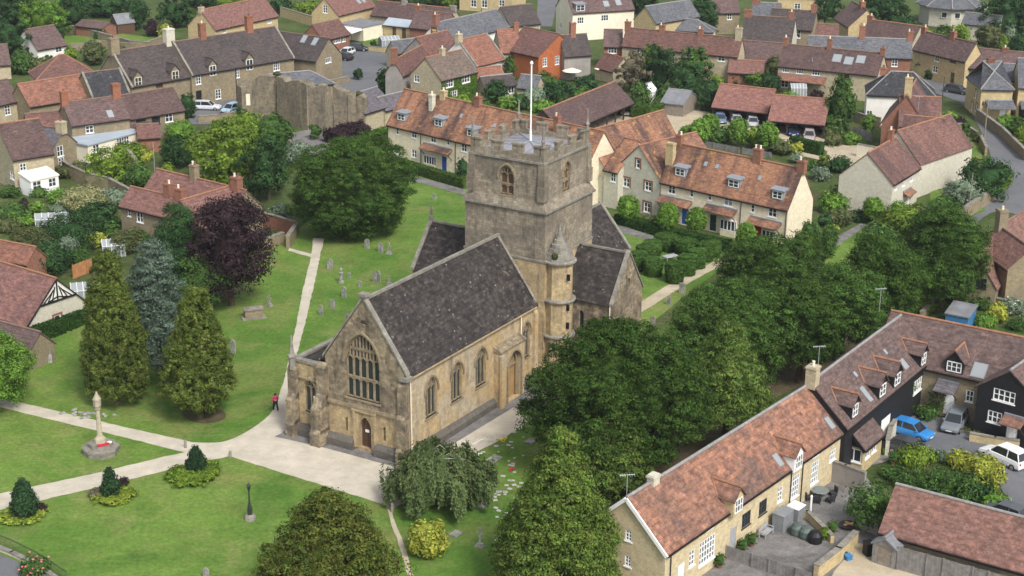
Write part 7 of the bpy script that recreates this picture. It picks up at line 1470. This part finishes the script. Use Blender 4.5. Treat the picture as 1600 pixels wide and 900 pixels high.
# ---- cars
def car(front,rear,col,label,kind='hatch',L=None,glasscol=None):
    F,B=P(*front),P(*rear); c=(F+B)/2; a=math.atan2(F[1]-B[1],F[0]-B[0]); L=L or {'hatch':4.0,'estate':4.5,'suv':4.5}[kind]; Wd=.87; 
    root=empty('parked_car',(c[0],c[1],0),a,label,'car','parked cars')
    mt=plain('car_paint_'+'_'.join('%d'%(x*100) for x in col),col,.28,.04,spec=.5)
    hgt_={'hatch':1.46,'estate':1.5,'suv':1.68}[kind]; hb=.92 if kind!='suv' else 1.02; h=L/2
    # body: loft of cross sections from tail to nose
    if kind=='hatch': prof=[(-h,.45,.80,.88),(-h+.06,.30,.92,.95),(-h+.5,.26,hb,1),(-.2*L,.25,hb,1),(.12*L,.25,hb-.02,1),(.25*L,.25,hb-.09,1),(h-.45,.26,.76,.97),(h-.1,.30,.66,.88),(h,.42,.55,.78)]
    else: prof=[(-h,.45,.85,.9),(-h+.05,.30,.98,.96),(-h+.4,.26,hb,1),(-.1*L,.25,hb,1),(.16*L,.25,hb-.02,1),(.26*L,.25,hb-.08,1),(h-.45,.26,.80,.97),(h-.1,.30,.70,.9),(h,.42,.58,.8)]
    m=MB(); V=[];n=10
    for x,zb,zt,ws in prof:
        w=Wd*ws; V+=[(x,-w*.92,zb),(x,-w,zb+.14),(x,-w,(zb+zt)/2+.05),(x,-w*.93,zt-.05),(x,-w*.78,zt),(x,w*.78,zt),(x,w*.93,zt-.05),(x,w,(zb+zt)/2+.05),(x,w,zb+.14),(x,w*.92,zb)]
    k=len(prof); fs=[(i*n+j,i*n+(j+1)%n,(i+1)*n+(j+1)%n,(i+1)*n+j) for i in range(k-1) for j in range(n)]; fs+=[tuple(range(n))[::-1],tuple((k-1)*n+j for j in range(n))]
    m.add(V,[f[::-1] for f in fs]); body=m.build('body',mt,root,smooth=False)
    # greenhouse
    if kind=='hatch': g=[(-h+.25,hb-.02,.74),(-h+.62,hgt_-.05,.60),(-.02*L,hgt_,.62),(.10*L,hgt_-.06,.60),(.27*L,hb-.10,.72)]
    else: g=[(-h+.12,hb-.02,.76),(-h+.42,hgt_-.04,.62),(-.02*L,hgt_,.64),(.08*L,hgt_-.05,.62),(.25*L,hb-.08,.74)]
    x0,x1,x2,x3,x4=[q[0] for q in g]; zt=hgt_
    def ring(x,z,w): return [(x,-w,z),(x,w,z)]
    m=MB(); a0=(x0,-.76,hb-.03);a1=(x0,.76,hb-.03);b0=(x1,-.60,zt-.06);b1=(x1,.60,zt-.06);c0=(x3,-.60,zt-.06);c1=(x3,.60,zt-.06);d0=(x4,-.74,hb-.10);d1=(x4,.74,hb-.10)
    m.add([a0,a1,b1,b0,c0,c1,d1,d0],[(0,3,2,1),(4,7,6,5),(0,7,4,3),(1,2,5,6)]); m.build('window_glass',M['carglass'],root)
    m=MB(); e=.03
    m.add([(x1-.05,-.62,zt-.05),(x1-.05,.62,zt-.05),((x1+x3)/2,-.63,zt+.01),((x1+x3)/2,.63,zt+.01),(x3+.05,-.62,zt-.06),(x3+.05,.62,zt-.06),(x1-.05,-.60,zt-.1),(x1-.05,.60,zt-.1),(x3+.05,-.60,zt-.1),(x3+.05,.60,zt-.1)],[(0,1,3,2),(2,3,5,4),(0,2,4,8,6),(1,7,9,5,3),(0,6,7,1),(4,5,9,8)])
    for sg in (-1,1):
        m.bar((x0+.02,sg*.765,hb-.04),(x1,sg*.615,zt-.07),.07); m.bar((x3,sg*.615,zt-.08),(x4,sg*.755,hb-.1),.06); xm=(x1+x3)/2-.1; m.bar((xm,sg*.765,hb-.05),(xm,sg*.62,zt-.06),.07)
    m.build('roof',mt,root)
    for x in (-h+.72,h-.78):
        for sg in (-1,1):
            w=MB(); w.tube((x,sg*(Wd-.17),.31),(x,sg*(Wd+.015),.31),.315,n=16); t=w.build('wheel',M['rubber'],root); w=MB(); w.tube((x,sg*(Wd+.016),.31),(x,sg*(Wd+.03),.31),.20,.17,n=10); w.build('rim',M['rim'],t)
    for sg in (-1,1):
        w=MB(); w.fbox((h-.16,sg*.60-.13,.56),(.12,0,-.0),(0,.26,0),(0,0,.13)); w.build('headlight',M['pane2'],root)
        w=MB(); w.fbox((-h-.015,sg*.66-.09,.70),(.08,0,0),(0,.18,0),(0,0,.2)); w.build('tail_light',M['redlens'],root)
        w=MB(); w.box(x4-.25,x4-.12,sg*.84-.09,sg*.84+.09,hb-.02,hb+.11); w.build('wing_mirror',mt,root)
    w=MB(); w.box(h-.02,h+.012,-.26,.26,.40,.51); w.build('number_plate',M['white'],root)
    return root
car((341,172),(307,171),(.55,.57,.60),'silver estate car parked below the stone manor','estate')
car((352,178),(372,172),(.35,.48,.58),'pale blue car half hidden by the street pole')
car((531,90),(552,83),(.60,.61,.63),'silver hatchback parked in the street car park')
car((574,80),(546,79),(.03,.035,.05),'dark blue hatchback beside the silver one in the street car park')
car((528,92),(545,95),(.02,.022,.025),'black car behind the stone gable in the street car park')
car((1464,130),(1479,118),(.03,.09,.33),'blue car parked by the golden stone house')
car((1512,149),(1480,143),(.04,.05,.06),'dark grey estate car driving past the lane junction','estate')
car((1452,690),(1395,672),(.03,.20,.50),'bright blue hatchback in the mews yard')
car((1479,684),(1504,650),(.17,.19,.21),'dark silver estate car beside the grey porch door','estate')
car((1537,708),(1600,737),(.78,.78,.78),'white crossover car in the mews yard','suv')
car((1128,197),(1122,185),(.12,.18,.30),'blue grey car in the left bay of the left red barn')
car((1153,199),(1148,188),(.35,.36,.38),'grey car in the middle bay of the left red barn')
car((1178,202),(1173,190),(.45,.46,.48),'silver car in the right bay of the left red barn')
car((1240,217),(1240,204),(.02,.03,.09),'dark navy car in the middle bay of the right red barn')
car((1264,226),(1264,210),(.35,.31,.29),'bronze grey car in the right bay of the right red barn','estate')
car((977,182),(990,176),(.25,.22,.24),'grey van fronted car in the end bay of the brown car barn')
car((1556,806),(1583,816),(.08,.085,.09),'dark car showing above the barn ridge at the right')
car((1438,716),(1405,706),(.05,.052,.058),'charcoal car half hidden beside the patio wall')
car((1604,905),(1560,935),(.40,.44,.47),'grey car roof cut by the bottom right corner')
# ---- street lamps, poles, aerials
def pole(base,top,label,r=.09,name='telegraph_pole',cat='pole',mat='wood',lamp=False,arms=False):
    G=P(*base); h=hgt(top[0],top[1],G); root=empty(name,tuple(G),0,label,cat); m=MB(); m.tube((0,0,0),(0,0,h),r,r*.7,8); m.build('post',M[mat],root)
    if lamp: 
        m=MB(); m.tube((0,0,h-.9),(-.7,0,h-.4),.04,n=5); m.build('bracket',M['iron'],root)
        m=MB(); m.lathe([(.06,0),(.2,.1),(.16,.45),(.22,.5),(.05,.7)],(-.7,0,h-1.0),6); m.build('lantern',M['iron'],root)
    if arms:
        m=MB(); m.tube((-.5,0,h-.2),(.5,0,h-.2),.03,n=5)
        for k in range(6): m.tube((-.45+k*.18,-.35,h-.2),(-.45+k*.18,.35,h-.2),.012,n=4)
        m.build('aerial',M['steel'],root)
pole((1537,223),(1545,155),'grey wooden pole with lantern beside the lane corner',.12,lamp=True)
pole((1513,337),(1522,271),'bare grey pole standing at the rough lane wall',.10)
pole((1472,158),(1472,120),'thin dark pole behind the rearmost cross wing',.06,mat='iron')
pole((752,58),(754,12),'dark pole in front of the slate inn roof',.09,mat='iron')
pole((371,170),(366,104),'dark wooden pole by the stone manor',.10,mat='darkwood')
pole((242,270),(241,222),'tall thin pole behind the vicarage',.06,mat='steel')
def aerial(x,y0,y1,z0,label,roofz):
    G=P(x,y1,roofz); h=hgt(x,y0,G); root=empty('tv_aerial',(G[0],G[1],roofz-.3),0,label,'aerial'); m=MB(); h-=roofz-.3; m.tube((0,0,0),(0,0,h),.03,n=6); m.build('mast',M['steel'],root)
    m=MB(); m.tube((-.55,0,h-.1),(.55,.2,h-.1),.02,n=4)
    for k in range(7): c=np.array([-.5+k*.17,k*.03,h-.1]); m.tube(c+np.array([0,-.3,0]),c+np.array([0,.3,0]),.014,n=4)
    m.build('antenna',M['steel'],root)
aerial(979,741,778,0,'television aerial at the left gable end of the mews',7.2)
aerial(1277,540,588,0,'television aerial beside the stone mews chimney',7.4)
aerial(1374,450,483,0,'television aerial at the far corner of the mews roofs',7.4)
aerial(1435,150,168,0,'television aerial on the brown roofed cross wing',8)
def lamp(base,top,label,stonebase=True):
    G=P(*base); h=hgt(top[0],top[1],G); root=empty('lamp_post',tuple(G),0,label,'lamp post'); z=0
    if stonebase: m=MB(); m.lathe([(.48,0),(.46,.35),(.3,.5)],(0,0,0),8); m.build('stone_base',M['coping'],root); z=.5
    m=MB(); m.lathe([(.2,z),(.2,z+.5),(.11,z+.9),(.07,z+1.1),(.055,h-.75),(.07,h-.7)],(0,0,0),8); m.build('post',M['iron'],root)
    m=MB(); m.lathe([(.07,h-.7),(.17,h-.25),(.2,h-.22),(.06,h-.05),(.02,h+.05)],(0,0,0),6); m.build('lantern',M['iron'],root)
lamp((391,812),(388,755),'black lamp post on a stone base in the lower lawn')
lamp((1037,216),(1039,184),'black lamp post in the gravel court',False)
def post(x,y,h,label,w=.2,mat='coping',name='bollard'):
    G=P(x,y); m=MB(); m.lathe([(w,0),(w,h*.8),(w*1.2,h*.82),(w*.3,h)],(0,0,0),6); o=m.build(name,M[mat],None,loc=tuple(G)); tag(o,label,name.replace('_',' '))
post(290,700,.8,'small stone post where the two lawn paths meet',.12); post(360,714,.6,'small stone post at the forecourt corner of the lower lawn',.12); post(613,800,.9,'pale post at the start of the worn track',.14)
# ---- war memorial
def memorial():
    G=P(158,707); h=hgt(151,612,G); root=empty('war_memorial',tuple(G),.3,'tall pale stone war memorial cross on octagonal steps with red wreaths','war memorial')
    m=MB(); m.lathe([(1.55,0),(1.55,.42)],(0,0,0),8); m.build('lower_step',M['coping'],root)
    m=MB(); m.lathe([(1.62,.42),(1.62,.62),(1.4,.66)],(0,0,0),8); m.lathe([(1.05,.661),(1.05,.98),(.95,1.0)],(0,0,0),8); m.build('upper_step',M['coping'],root)
    m=MB(); m.lathe([(.55,1.0),(.5,1.35),(.26,1.6),(.22,2.0),(.17,h-1.7),(.26,h-1.6),(.28,h-1.5)],(0,0,0),8); m.build('shaft',M['stonepale'],root)
    m=MB(); m.lathe([(.22,h-1.5),(.33,h-1.3),(.33,h-.75),(.38,h-.7),(.12,h-.2),(.05,h)],(0,0,0),6); m.build('lantern_head',M['stonepale'],root)
    for i,a in enumerate((-1.35,-1.0,-.6,-.2)):
        m=MB(); c=(math.cos(a-.3)*.85,math.sin(a-.3)*.85); 
        for k in range(10): t=k*.628; m.tube((c[0]+.17*math.cos(t),c[1]+.17*math.sin(t),1.06),(c[0]+.17*math.cos(t+.628),c[1]+.17*math.sin(t+.628),1.06),.06,n=5)
        m.build('wreath',M['redfl' if i not in(3,) else 'whitefl'],root)
memorial()
# ---- gravestones
GR='scattered old gravestones in the churchyard grass'
def grave(x,y,kind,h,w,label,rz=None,tilt=0):
    G=P(x,y); rz=YW*0+math.atan2(cE[1],cE[0])+math.pi/2 if rz is None else rz; m=MB()
    if kind=='round': pts=[(-w/2,0,0),(w/2,0,0),(w/2,0,h*.75)]+[(w/2*math.cos(t),0,h*.75+h*.25*math.sin(t)) for t in [R(k) for k in (30,60,90,120,150)]]+[(-w/2,0,h*.75)]; m.extrude(pts,(0,.13,0))
    elif kind=='flat': m.box(-w/2,w/2,0,.13,0,h)
    elif kind=='cross': m.box(-.4,.4,-.25,.3,0,.2); m.box(-.27,.27,-.15,.2,.2,.42); m.box(-.08,.08,-.04,.08,.42,h); m.box(-.3,.3,-.035,.075,h*.66,h*.66+.16)
    elif kind=='urn': m.lathe([(.42,0),(.42,.25),(.28,.3),(.24,h*.6),(.32,h*.65),(.14,h*.72),(.2,h*.88),(.05,h)],(0,0,0),8)
    elif kind=='obelisk': m.lathe([(.5,0),(.45,h*.3),(.3,h*.34),(.2,h*.95),(.02,h)],(0,0,0),4)
    elif kind=='slab': m.box(-w/2,w/2,-h/2,h/2,0,.12)
    o=m.build('gravestone',M['gravestone'],None,loc=tuple(G)); o.scale=(.88,.88,.86) if kind!='slab' else (1,1,1); o.rotation_euler=(R(tilt),R(tilt*.5),rz); tag(o,label,'gravestone',GR)
for a in [(516,421,'round',1.5,.8,'leaning gravestone nearest the pale north path'),(533,442,'urn',2.1,.8,'urn topped monument left of the small stones north of the nave'),(546,434,'flat',.7,.5,'tiny low gravestone beside the urn monument'),(574,388,'round',1.4,.75,'round topped gravestone, left of the three under the huge yew'),(595,394,'round',1.4,.8,'round topped gravestone, middle of the three under the huge yew'),(608,397,'cross',1.7,.7,'cross gravestone, right of the three under the huge yew'),(586,441,'round',1.4,.6,'dark gravestone, left of the leaning pair'),(592,440,'round',1.6,.6,'dark gravestone, right of the leaning pair'),(538,465,'round',1.5,.7,'grey gravestone with round top behind the west gable'),(520,481,'flat',1.1,.7,'broad squat gravestone behind the west gable'),(502,492,'round',1.3,.6,'dark gravestone between path and west gable'),(563,448,'flat',.8,.5,'low gravestone under the nave ridge line'),(608,446,'cross',1.2,.5,'small cross just above the nave ridge line'),
 (77,566,'obelisk',2.9,1,'tall leaning grey obelisk on the left lawn'),(137,584,'round',1.3,.7,'dark gravestone hiding behind the tall golden cypress'),(365,552,'round',1.7,.7,'narrow dark gravestone right of the cypress pair'),(421,478,'cross',1.5,.6,'small cross gravestone beside the chest tomb'),
 (1066,459,'flat',1.5,.8,'dark upright gravestone above the sandy path'),(1045,476,'round',1.2,.6,'rough gravestone left of the tree beside the sandy path'),(1020,506,'round',1.0,.6,'pale round gravestone near the south transept'),(750,855,'cross',1.9,.7,'weathered cross on the lower lawn right of the yellow bush'),(772,718,'slab',1.3,.9,'flat stone slab among the small memorial plaques'),(753,791,'slab',1.1,.7,'flat slab at the right foot of the weeping birch'),(1100,418,'flat',.9,.5,'small stone post by the sandy path end'),(323,903,'round',1.0,.6,'grey gravestone cut by the bottom edge'),(679,312,'round',1.0,.6,'pale small gravestone on the north lawn'),(830,690,'slab',1.2,.8,'flat slab at the edge of the largest dark yew'),(712,835,'slab',1.0,.7,'mossy flat slab near the yellow green bush')]:
    grave(*a[:6],tilt={516:7,77:5,592:-6,750:4}.get(a[0],1))
def chest():
    G=P(396,496); root=empty('chest_tomb',tuple(G),.35,'stone chest tomb with flat pale lid on the lawn beside the path','tomb'); m=MB(); m.box(-1.25,1.25,-.75,.75,0,.12); m.build('base_slab',M['coping'],root); m=MB(); m.box(-.95,.95,-.45,.45,.12,.95); m.build('chest',M['w_old'],root); m=MB(); m.box(-1.05,1.05,-.55,.55,.95,1.08); m.build('lid',M['coping'],root)
chest()
# small memorial plaques and flowers on the south lawn
rnd=random.Random(12); first=None; spots=[]
while len(spots)<56:
    u,v=rnd.random(),rnd.random(); x=745+u*85+(v*-20); y=700+v*150-u*45
    if v>.25 and x<770-(.0): continue
    spots.append((x,y))
for i,(x,y) in enumerate(spots):
    if first is None:
        m=MB(); m.box(-.16,.16,-.11,.11,0,.06); first=m.build('memorial_plaque',M['plaque'],None); tag(first,'small pale memorial plaque set flat in the south lawn','memorial plaque','small memorial plaques in the south lawn'); o=first
    else: o=first.copy(); COL.objects.link(o)
    G=P(x,y); o.location=(G[0],G[1],.03); s=rnd.uniform(.6,1.3); o.scale=(s,s,1); o.rotation_euler=(0,0,rnd.uniform(-.6,.6))
for x,y,mt,lb in ((782,690,'yellow','yellow flowers among the plaques nearest the church path'),(789,689,'yellow','second clump of yellow flowers among the plaques'),(775,850,'whitefl','white flowers low on the south lawn'),(748,712,'whitefl','white flowers at the left edge of the plaques'),(815,672,'whitefl','white flowers at the edge of the largest yew'),(800,735,'redfl','small red flowers among the plaques')):
    G=P(x,y); m=MB(); r2=random.Random(int(x))
    for k in range(9): a=r2.uniform(0,6.28);d=r2.uniform(0,.28); m.lathe([(.03,0),(.09,.05),(.02,.1)],(d*math.cos(a),d*math.sin(a),r2.uniform(.05,.25)),5); m.tube((d*math.cos(a),d*math.sin(a),0),(d*math.cos(a),d*math.sin(a),.2),.01,n=3)
    o=m.build('flowers',M[mt] if mt!='yellow' else M['yellowfl'],None,loc=tuple(G)); tag(o,lb,'flowers')
# ---- benches
def bench(x,y,rz,mat,label,L=1.7):
    G=P(x,y); root=empty('bench',tuple(G),rz,label,'bench')
    m=MB()
    for k in range(4): m.box(-L/2,L/2,-.28+k*.14,-.17+k*.14,.42,.46)
    m.build('seat',M[mat],root); m=MB()
    for k in range(3): m.box(-L/2,L/2,.27,.31,.55+k*.14,.65+k*.14)
    m.bar((-L/2,.29,.42),(-L/2,.33,.95),.06); m.bar((L/2,.29,.42),(L/2,.33,.95),.06); m.build('backrest',M[mat],root)
    for sx in (-1,1):
        for sy in (-.25,.28): m=MB(); m.box(sx*(L/2-.05)-.035,sx*(L/2-.05)+.035,sy-.035,sy+.035,0,.42); m.build('leg',M[mat],root)
        m=MB(); m.box(sx*(L/2-.02)-.035,sx*(L/2-.02)+.035,-.3,.3,.62,.67); m.box(sx*(L/2-.02)-.03,sx*(L/2-.02)+.03,-.3,-.24,.42,.62); m.build('armrest',M[mat],root)
fa=math.atan2(cE[1],cE[0])
bench(663,701,fa,'palewood','pale grey bench against the nave wall by the corner'); bench(752,644,fa,'teak','red brown bench against the nave wall below the third window',1.5); bench(833,597,fa,'palewood','pale grey bench between porch and turret',1.9); bench(1197,838,ang((1180,835),(1200,818)),'palewood','white garden bench against the mews wall',1.4)
# ---- courtyard furniture and bins
def table_set(x,y):
    G=P(x,y); m=MB(); root=empty('garden_table',tuple(G),.2,'dark round garden table on the mews terrace','table'); m.lathe([(.75,.70),(.78,.72),(.75,.75)],(0,0,0),14); m.build('tabletop',M['greyglass'],root); m=MB(); m.lathe([(.3,0),(.06,.06),(.06,.7)],(0,0,0),8); m.build('pedestal',M['iron'],root)
    for i,(a,d) in enumerate(((-2.7,1.15),(-1.9,1.1),(-.9,1.15),(.3,1.2),(2.6,1.2))):
        c=G+np.array([math.cos(a)*d,math.sin(a)*d,0]); r=empty('garden_chair',tuple(c),a+math.pi/2*1,['dark wicker chair at the left of the round table','dark wicker chair at the front of the round table','dark wicker chair at the right front of the round table','dark wicker chair at the right of the round table','dark wicker chair by the wall at the round table'][i],'chair','chairs round the terrace table')
        m=MB(); m.box(-.28,.28,-.28,.28,.25,.43); m.build('seat',M['iron'],r); m=MB(); m.box(-.28,.28,-.34,-.26,.43,.85); m.build('backrest',M['iron'],r)
        for sx in (-.25,.25):
            for sy in (-.25,.25): m=MB(); m.box(sx-.03,sx+.03,sy-.03,sy+.03,0,.25); m.build('leg',M['iron'],r)
table_set(1280,778)
G=P(1266,803); m=MB(); m.lathe([(.09,0),(.09,1.55),(.11,1.56),(.02,1.7)],(0,0,0),8); tag(m.build('parasol_pole',M['white'],None,loc=tuple(G)),'folded white parasol pole on the mews terrace','parasol')
def boxthing(name,x,y,w,d,h,mat,label,cat,rz=0,lid=None,lidm=None):
    G=P(x,y); root=empty(name,tuple(G),rz,label,cat); m=MB(); m.box(-w/2,w/2,-d/2,d/2,.04,h); m.build('box_body',M[mat],root); m=MB()
    m.extrude([(-w/2-.03,-d/2-.03,h),(-w/2-.03,-d/2-.03,h+.04),(-w/2-.03,d/2+.03,h+.14),(-w/2-.03,d/2+.03,h)],(w+.06,0,0)); m.build('lid',M[lidm or mat],root)
mw=math.atan2(mews1.X[1],mews1.X[0])
boxthing('storage_box',1222,827,1.6,1.0,1.5,'steelgrey','grey storage box beside the mews wall','storage box',mw); boxthing('storage_box',1243,812,1.2,1.0,1.2,'steelgrey','pale lidded storage box next to the grey one','storage box',mw,lidm='white')
boxthing('wheelie_bin',1356,868,.6,.7,1.05,'black','black wheelie bin beside the small grey shed','bin',.3); boxthing('recycling_box',1325,876,.5,.4,.4,'blueshed','blue recycling box on the gravel by the stone wall','box',.5); boxthing('wheelie_bin',1316,872,.5,.5,.5,'black','low black bin behind the blue recycling box','bin',.5)
boxthing('wheelie_bin',1506,894,.6,.7,1.05,'black','dark wheelie bin in front of the barn fence','bin',.3); boxthing('recycling_box',1533,897,.5,.4,.4,'greendoor','green recycling box in front of the barn fence','box',.3)
boxthing('dustbin',562,170+40,.9,.7,.8,'black','x','bin') if False else None
for i,(x,y,r,lb) in enumerate(((1246,836,.62,'leftmost round tarpaulin covered barbecue on the terrace'),(1259,841,.62,'middle round tarpaulin covered barbecue on the terrace'),(1273,848,.6,'rightmost black covered barbecue on the terrace'))):
    G=P(x,y); m=MB(); m.lathe([(r*.9,0),(r,.3),(r*.95,.7),(r*.6,.98),(.05,1.05)],(0,0,0),12); tag(m.build('covered_barbecue',M['tarp'] if i<2 else M['black'],None,loc=tuple(G)),lb,'barbecue')
G=P(1325,826); root=empty('fire_pit',tuple(G),0,'round fire pit with pale logs on the mews courtyard','fire pit'); m=MB(); m.lathe([(.35,0),(.7,.35),(.74,.37),(.6,.3)],(0,0,0),12); m.build('bowl',M['iron'],root)
m=MB(); m.tube((-.4,-.2,.4),(.4,.1,.45),.09,n=6); m.tube((-.2,.3,.45),(.3,-.3,.48),.09,n=6); m.build('logs',M['newoak'],root)
def pot(x,y,lb,r=.28,pl='green'):
    G=P(x,y); root=empty('plant_pot',tuple(G),0,lb,'plant pot'); m=MB(); m.lathe([(r*.7,0),(r,.45),(r*1.08,.47),(r*.9,.5)],(0,0,0),10); m.build('pot',M['r_terr'],root)
    key=('pot',pl)
    if key not in CACHE: CACHE[key]=crown_mesh('foliage',3,'dome',.4,.4,.4,18,14,.16,.2,pl,.1,0)
    o=bpy.data.objects.new('foliage',CACHE[key]); COL.objects.link(o); o.parent=root; o.location=(0,0,.75)
for a in ((1124,888,'terracotta pot at the foot of the french window'),(1160,864,'terracotta pot by the grey mews door',.24),(1174,855,'second pot by the grey mews door',.22),(1300,836,'dark pot beside the low edging wall'),(638,245,'small pot below the left terrace window',.3),(655,252,'second pot below the left terrace window',.3),(1010,188,'pot at the end bay of the brown car barn',.3),(1368,712,'pot of red flowers on the patio',.2),(1395,726,'pot of pink flowers at the patio edge',.2),(435,206,'x')):
    if a[-1]!='x' and len(a[2])>3: pot(*a)
# pale outdoor furniture in gardens
def parasol(x,y,r,lb):
    G=P(x,y); root=empty('parasol',tuple(G),0,lb,'parasol'); m=MB(); m.lathe([(.04,0),(.04,2.2)],(0,0,0),6); m.build('pole',M['wood'],root); m=MB(); m.lathe([(r,1.9),(r,1.97),(.05,2.5)],(0,0,0),8); m.build('canopy',M['cream'],root)
parasol(893,128,1.7,'cream parasol in the garden below the brick house'); parasol(940,124,1.4,'cream parasol beside the small maroon outbuilding')
G=P(1047,409); root=empty('garden_table',tuple(G),.6,'pale table among the clipped topiary','table'); m=MB(); m.box(-.9,.9,-.5,.5,.7,.76); m.build('tabletop',M['palewood'],root)
for sx in (-.8,.8):
    for sy in (-.4,.4): m=MB(); m.box(sx-.04,sx+.04,sy-.04,sy+.04,0,.7); m.build('leg',M['palewood'],root)
def glass(x,y,w,d,h,rz,lb):
    G=P(x,y); root=empty('greenhouse',tuple(G),rz,lb,'greenhouse'); m=MB(); m.box(-w/2,w/2,-d/2,d/2,0,h); m.build('glazed_wall',M['pane2'],root)
    m=MB(); m.extrude([(-w/2,-d/2,h),(-w/2,0,h+.6),(-w/2,d/2,h)],(w,0,0)); m.build('glazed_roof',M['pane2'],root)
    m=MB()
    for k in range(6): x_=-w/2+w*k/5; m.bar((x_,-d/2-.02,0),(x_,-d/2-.02,h),.05); m.bar((x_,-d/2-.02,h),(x_,0,h+.63),.05)
    m.bar((-w/2,-d/2-.02,h),(w/2,-d/2-.02,h),.06); m.build('frame',M['white'],root)
glass(82,350,4.0,1.8,.9,.25,'long low glass cloche beside the big dark hedge'); glass(178,398,2.6,2.0,1.4,.3,'glass greenhouse below the vicarage'); glass(136,470,3.2,2.4,1.6,.3,'glazed lean-to beside the timbered gable'); glass(136,378,1.6,1.4,1.6,.2,'small greenhouse beside the bright yellow shrub'); glass(608,77,3.6,2.4,2.0,.4,'white framed conservatory on the pub lawn'); glass(1246,170-18,2.6,2.2,1.8,0,'small conservatory above the right car barn')
def tent(pts,z,lb):
    g=[P(x,y,z) for x,y in pts]; o0=np.array([*g[0][:2],0]); root=empty('canopy',tuple(o0),0,lb,'canopy'); m=MB(); m.extrude([p-o0 for p in g],(0,0,.06)); m.build('roof_sheet',M['white'],root)
    for p in g: m=MB(); q=p-o0; m.tube((q[0],q[1],0),(q[0],q[1],z),.05,n=6); m.build('post',M['iron'],root)
tent([(549,53),(567,47),(556,37),(537,41)],2.5,'bright white canopy behind the red roofed outbuilding')
tent([(795,0+2),(790,0),(800,-1)],2.4,'x') if False else None
# ---- walking person in pink
def person(x,y):
    G=P(x,y); root=empty('person',tuple(G),.6,'person in a bright pink jumper and dark trousers walking by the church corner','person')
    V=[(0,0,.92),(0,0,1.12),(0,0,1.36),(0,0,1.46),(0,0,1.56),(0,.01,1.66),(-.10,0,.90),(-.13,.16,.50),(-.12,.20,.09),(-.12,.32,.05),(.10,0,.90),(.13,-.06,.48),(.12,-.24,.11),(.12,-.13,.05),(-.19,0,1.40),(-.27,-.06,1.14),(-.26,.06,.92),(-.25,.13,.84),(.19,0,1.40),(.29,.06,1.14),(.30,.16,.95),(.27,.24,.90)]
    E=[(0,1),(1,2),(2,3),(3,4),(4,5),(0,6),(6,7),(7,8),(8,9),(0,10),(10,11),(11,12),(12,13),(2,14),(14,15),(15,16),(16,17),(2,18),(18,19),(19,20),(20,21)]
    RR=[.14,.135,.15,.07,.07,.10,.10,.075,.05,.045,.10,.075,.05,.045,.07,.05,.04,.035,.07,.05,.04,.035]
    def skin(name,vs,es,rs,mat,lv=2):
        me=bpy.data.meshes.new(name); me.from_pydata(vs,es,[]); o=bpy.data.objects.new(name,me); COL.objects.link(o); md=o.modifiers.new('s','SKIN')
        for i,r in enumerate(rs): me.skin_vertices[0].data[i].radius=(r,r)
        me.skin_vertices[0].data[0].use_root=True; s=o.modifiers.new('u','SUBSURF'); s.levels=lv; s.render_levels=lv; me.materials.append(M[mat]); o.parent=root; md.use_smooth_shade=True; return o
    b=skin('body',V,E,RR,'skin')
    top=[1,2,14,15,16,18,19,20]; idx={v:i for i,v in enumerate(top)}
    skin('jumper',[V[i] for i in top],[(idx[a],idx[c]) for a,c in E if a in idx and c in idx],[.165,.18,.095,.075,.06,.095,.075,.06],'pink')
    leg=[0,6,7,8,10,11,12]; idx={v:i for i,v in enumerate(leg)}
    skin('trousers',[V[i] for i in leg],[(idx[a],idx[c]) for a,c in E if a in idx and c in idx],[.16,.125,.095,.075,.125,.095,.075],'navy')
    for a,c in ((8,9),(12,13)): skin('shoe',[V[a],V[c]],[(0,1)],[.06,.055],'black',1)
    m=MB(); m.lathe([(.02,.13),(.09,.10),(.125,.03),(.12,-.06),(.07,-.12)],(0,-.02,1.66),10); m.build('hair',M['hair'],root,smooth=True)
person(431,642)
# leaning stone heap by the path
m=MB(); r3=random.Random(2)
for k in range(26): a=r3.uniform(0,6.28); d=r3.uniform(0,1.6); m.lathe([(.18,0),(.22,.1),(.08,.2)],(d*math.cos(a)*1.6,d*math.sin(a)*.7,0),5,rot=a)
tag(m.build('stone_rubble',M['gravestone'],None,loc=tuple(P(140,647))),'patch of loose pale stones beside the path behind the memorial','rubble',kind='stuff')
# ================================================================== thin summer haze: one even box of air
def haze(density=.00010):
    m=MB(); m.box(-330,330,-6,620,-1.2,66); o=m.build('haze',None if False else M['grass'],None,uv=False); o['kind']='stuff'; o.data.materials.clear()
    h=bpy.data.materials.new('thin_haze'); h.use_nodes=True; t=h.node_tree; t.nodes.clear(); out=t.nodes.new('ShaderNodeOutputMaterial'); v=t.nodes.new('ShaderNodeVolumePrincipled')
    v.inputs['Color'].default_value=(.84,.88,.93,1); v.inputs['Density'].default_value=density; v.inputs['Anisotropy'].default_value=.1; t.links.new(v.outputs[0],out.inputs['Volume']); o.data.materials.append(h)
haze()
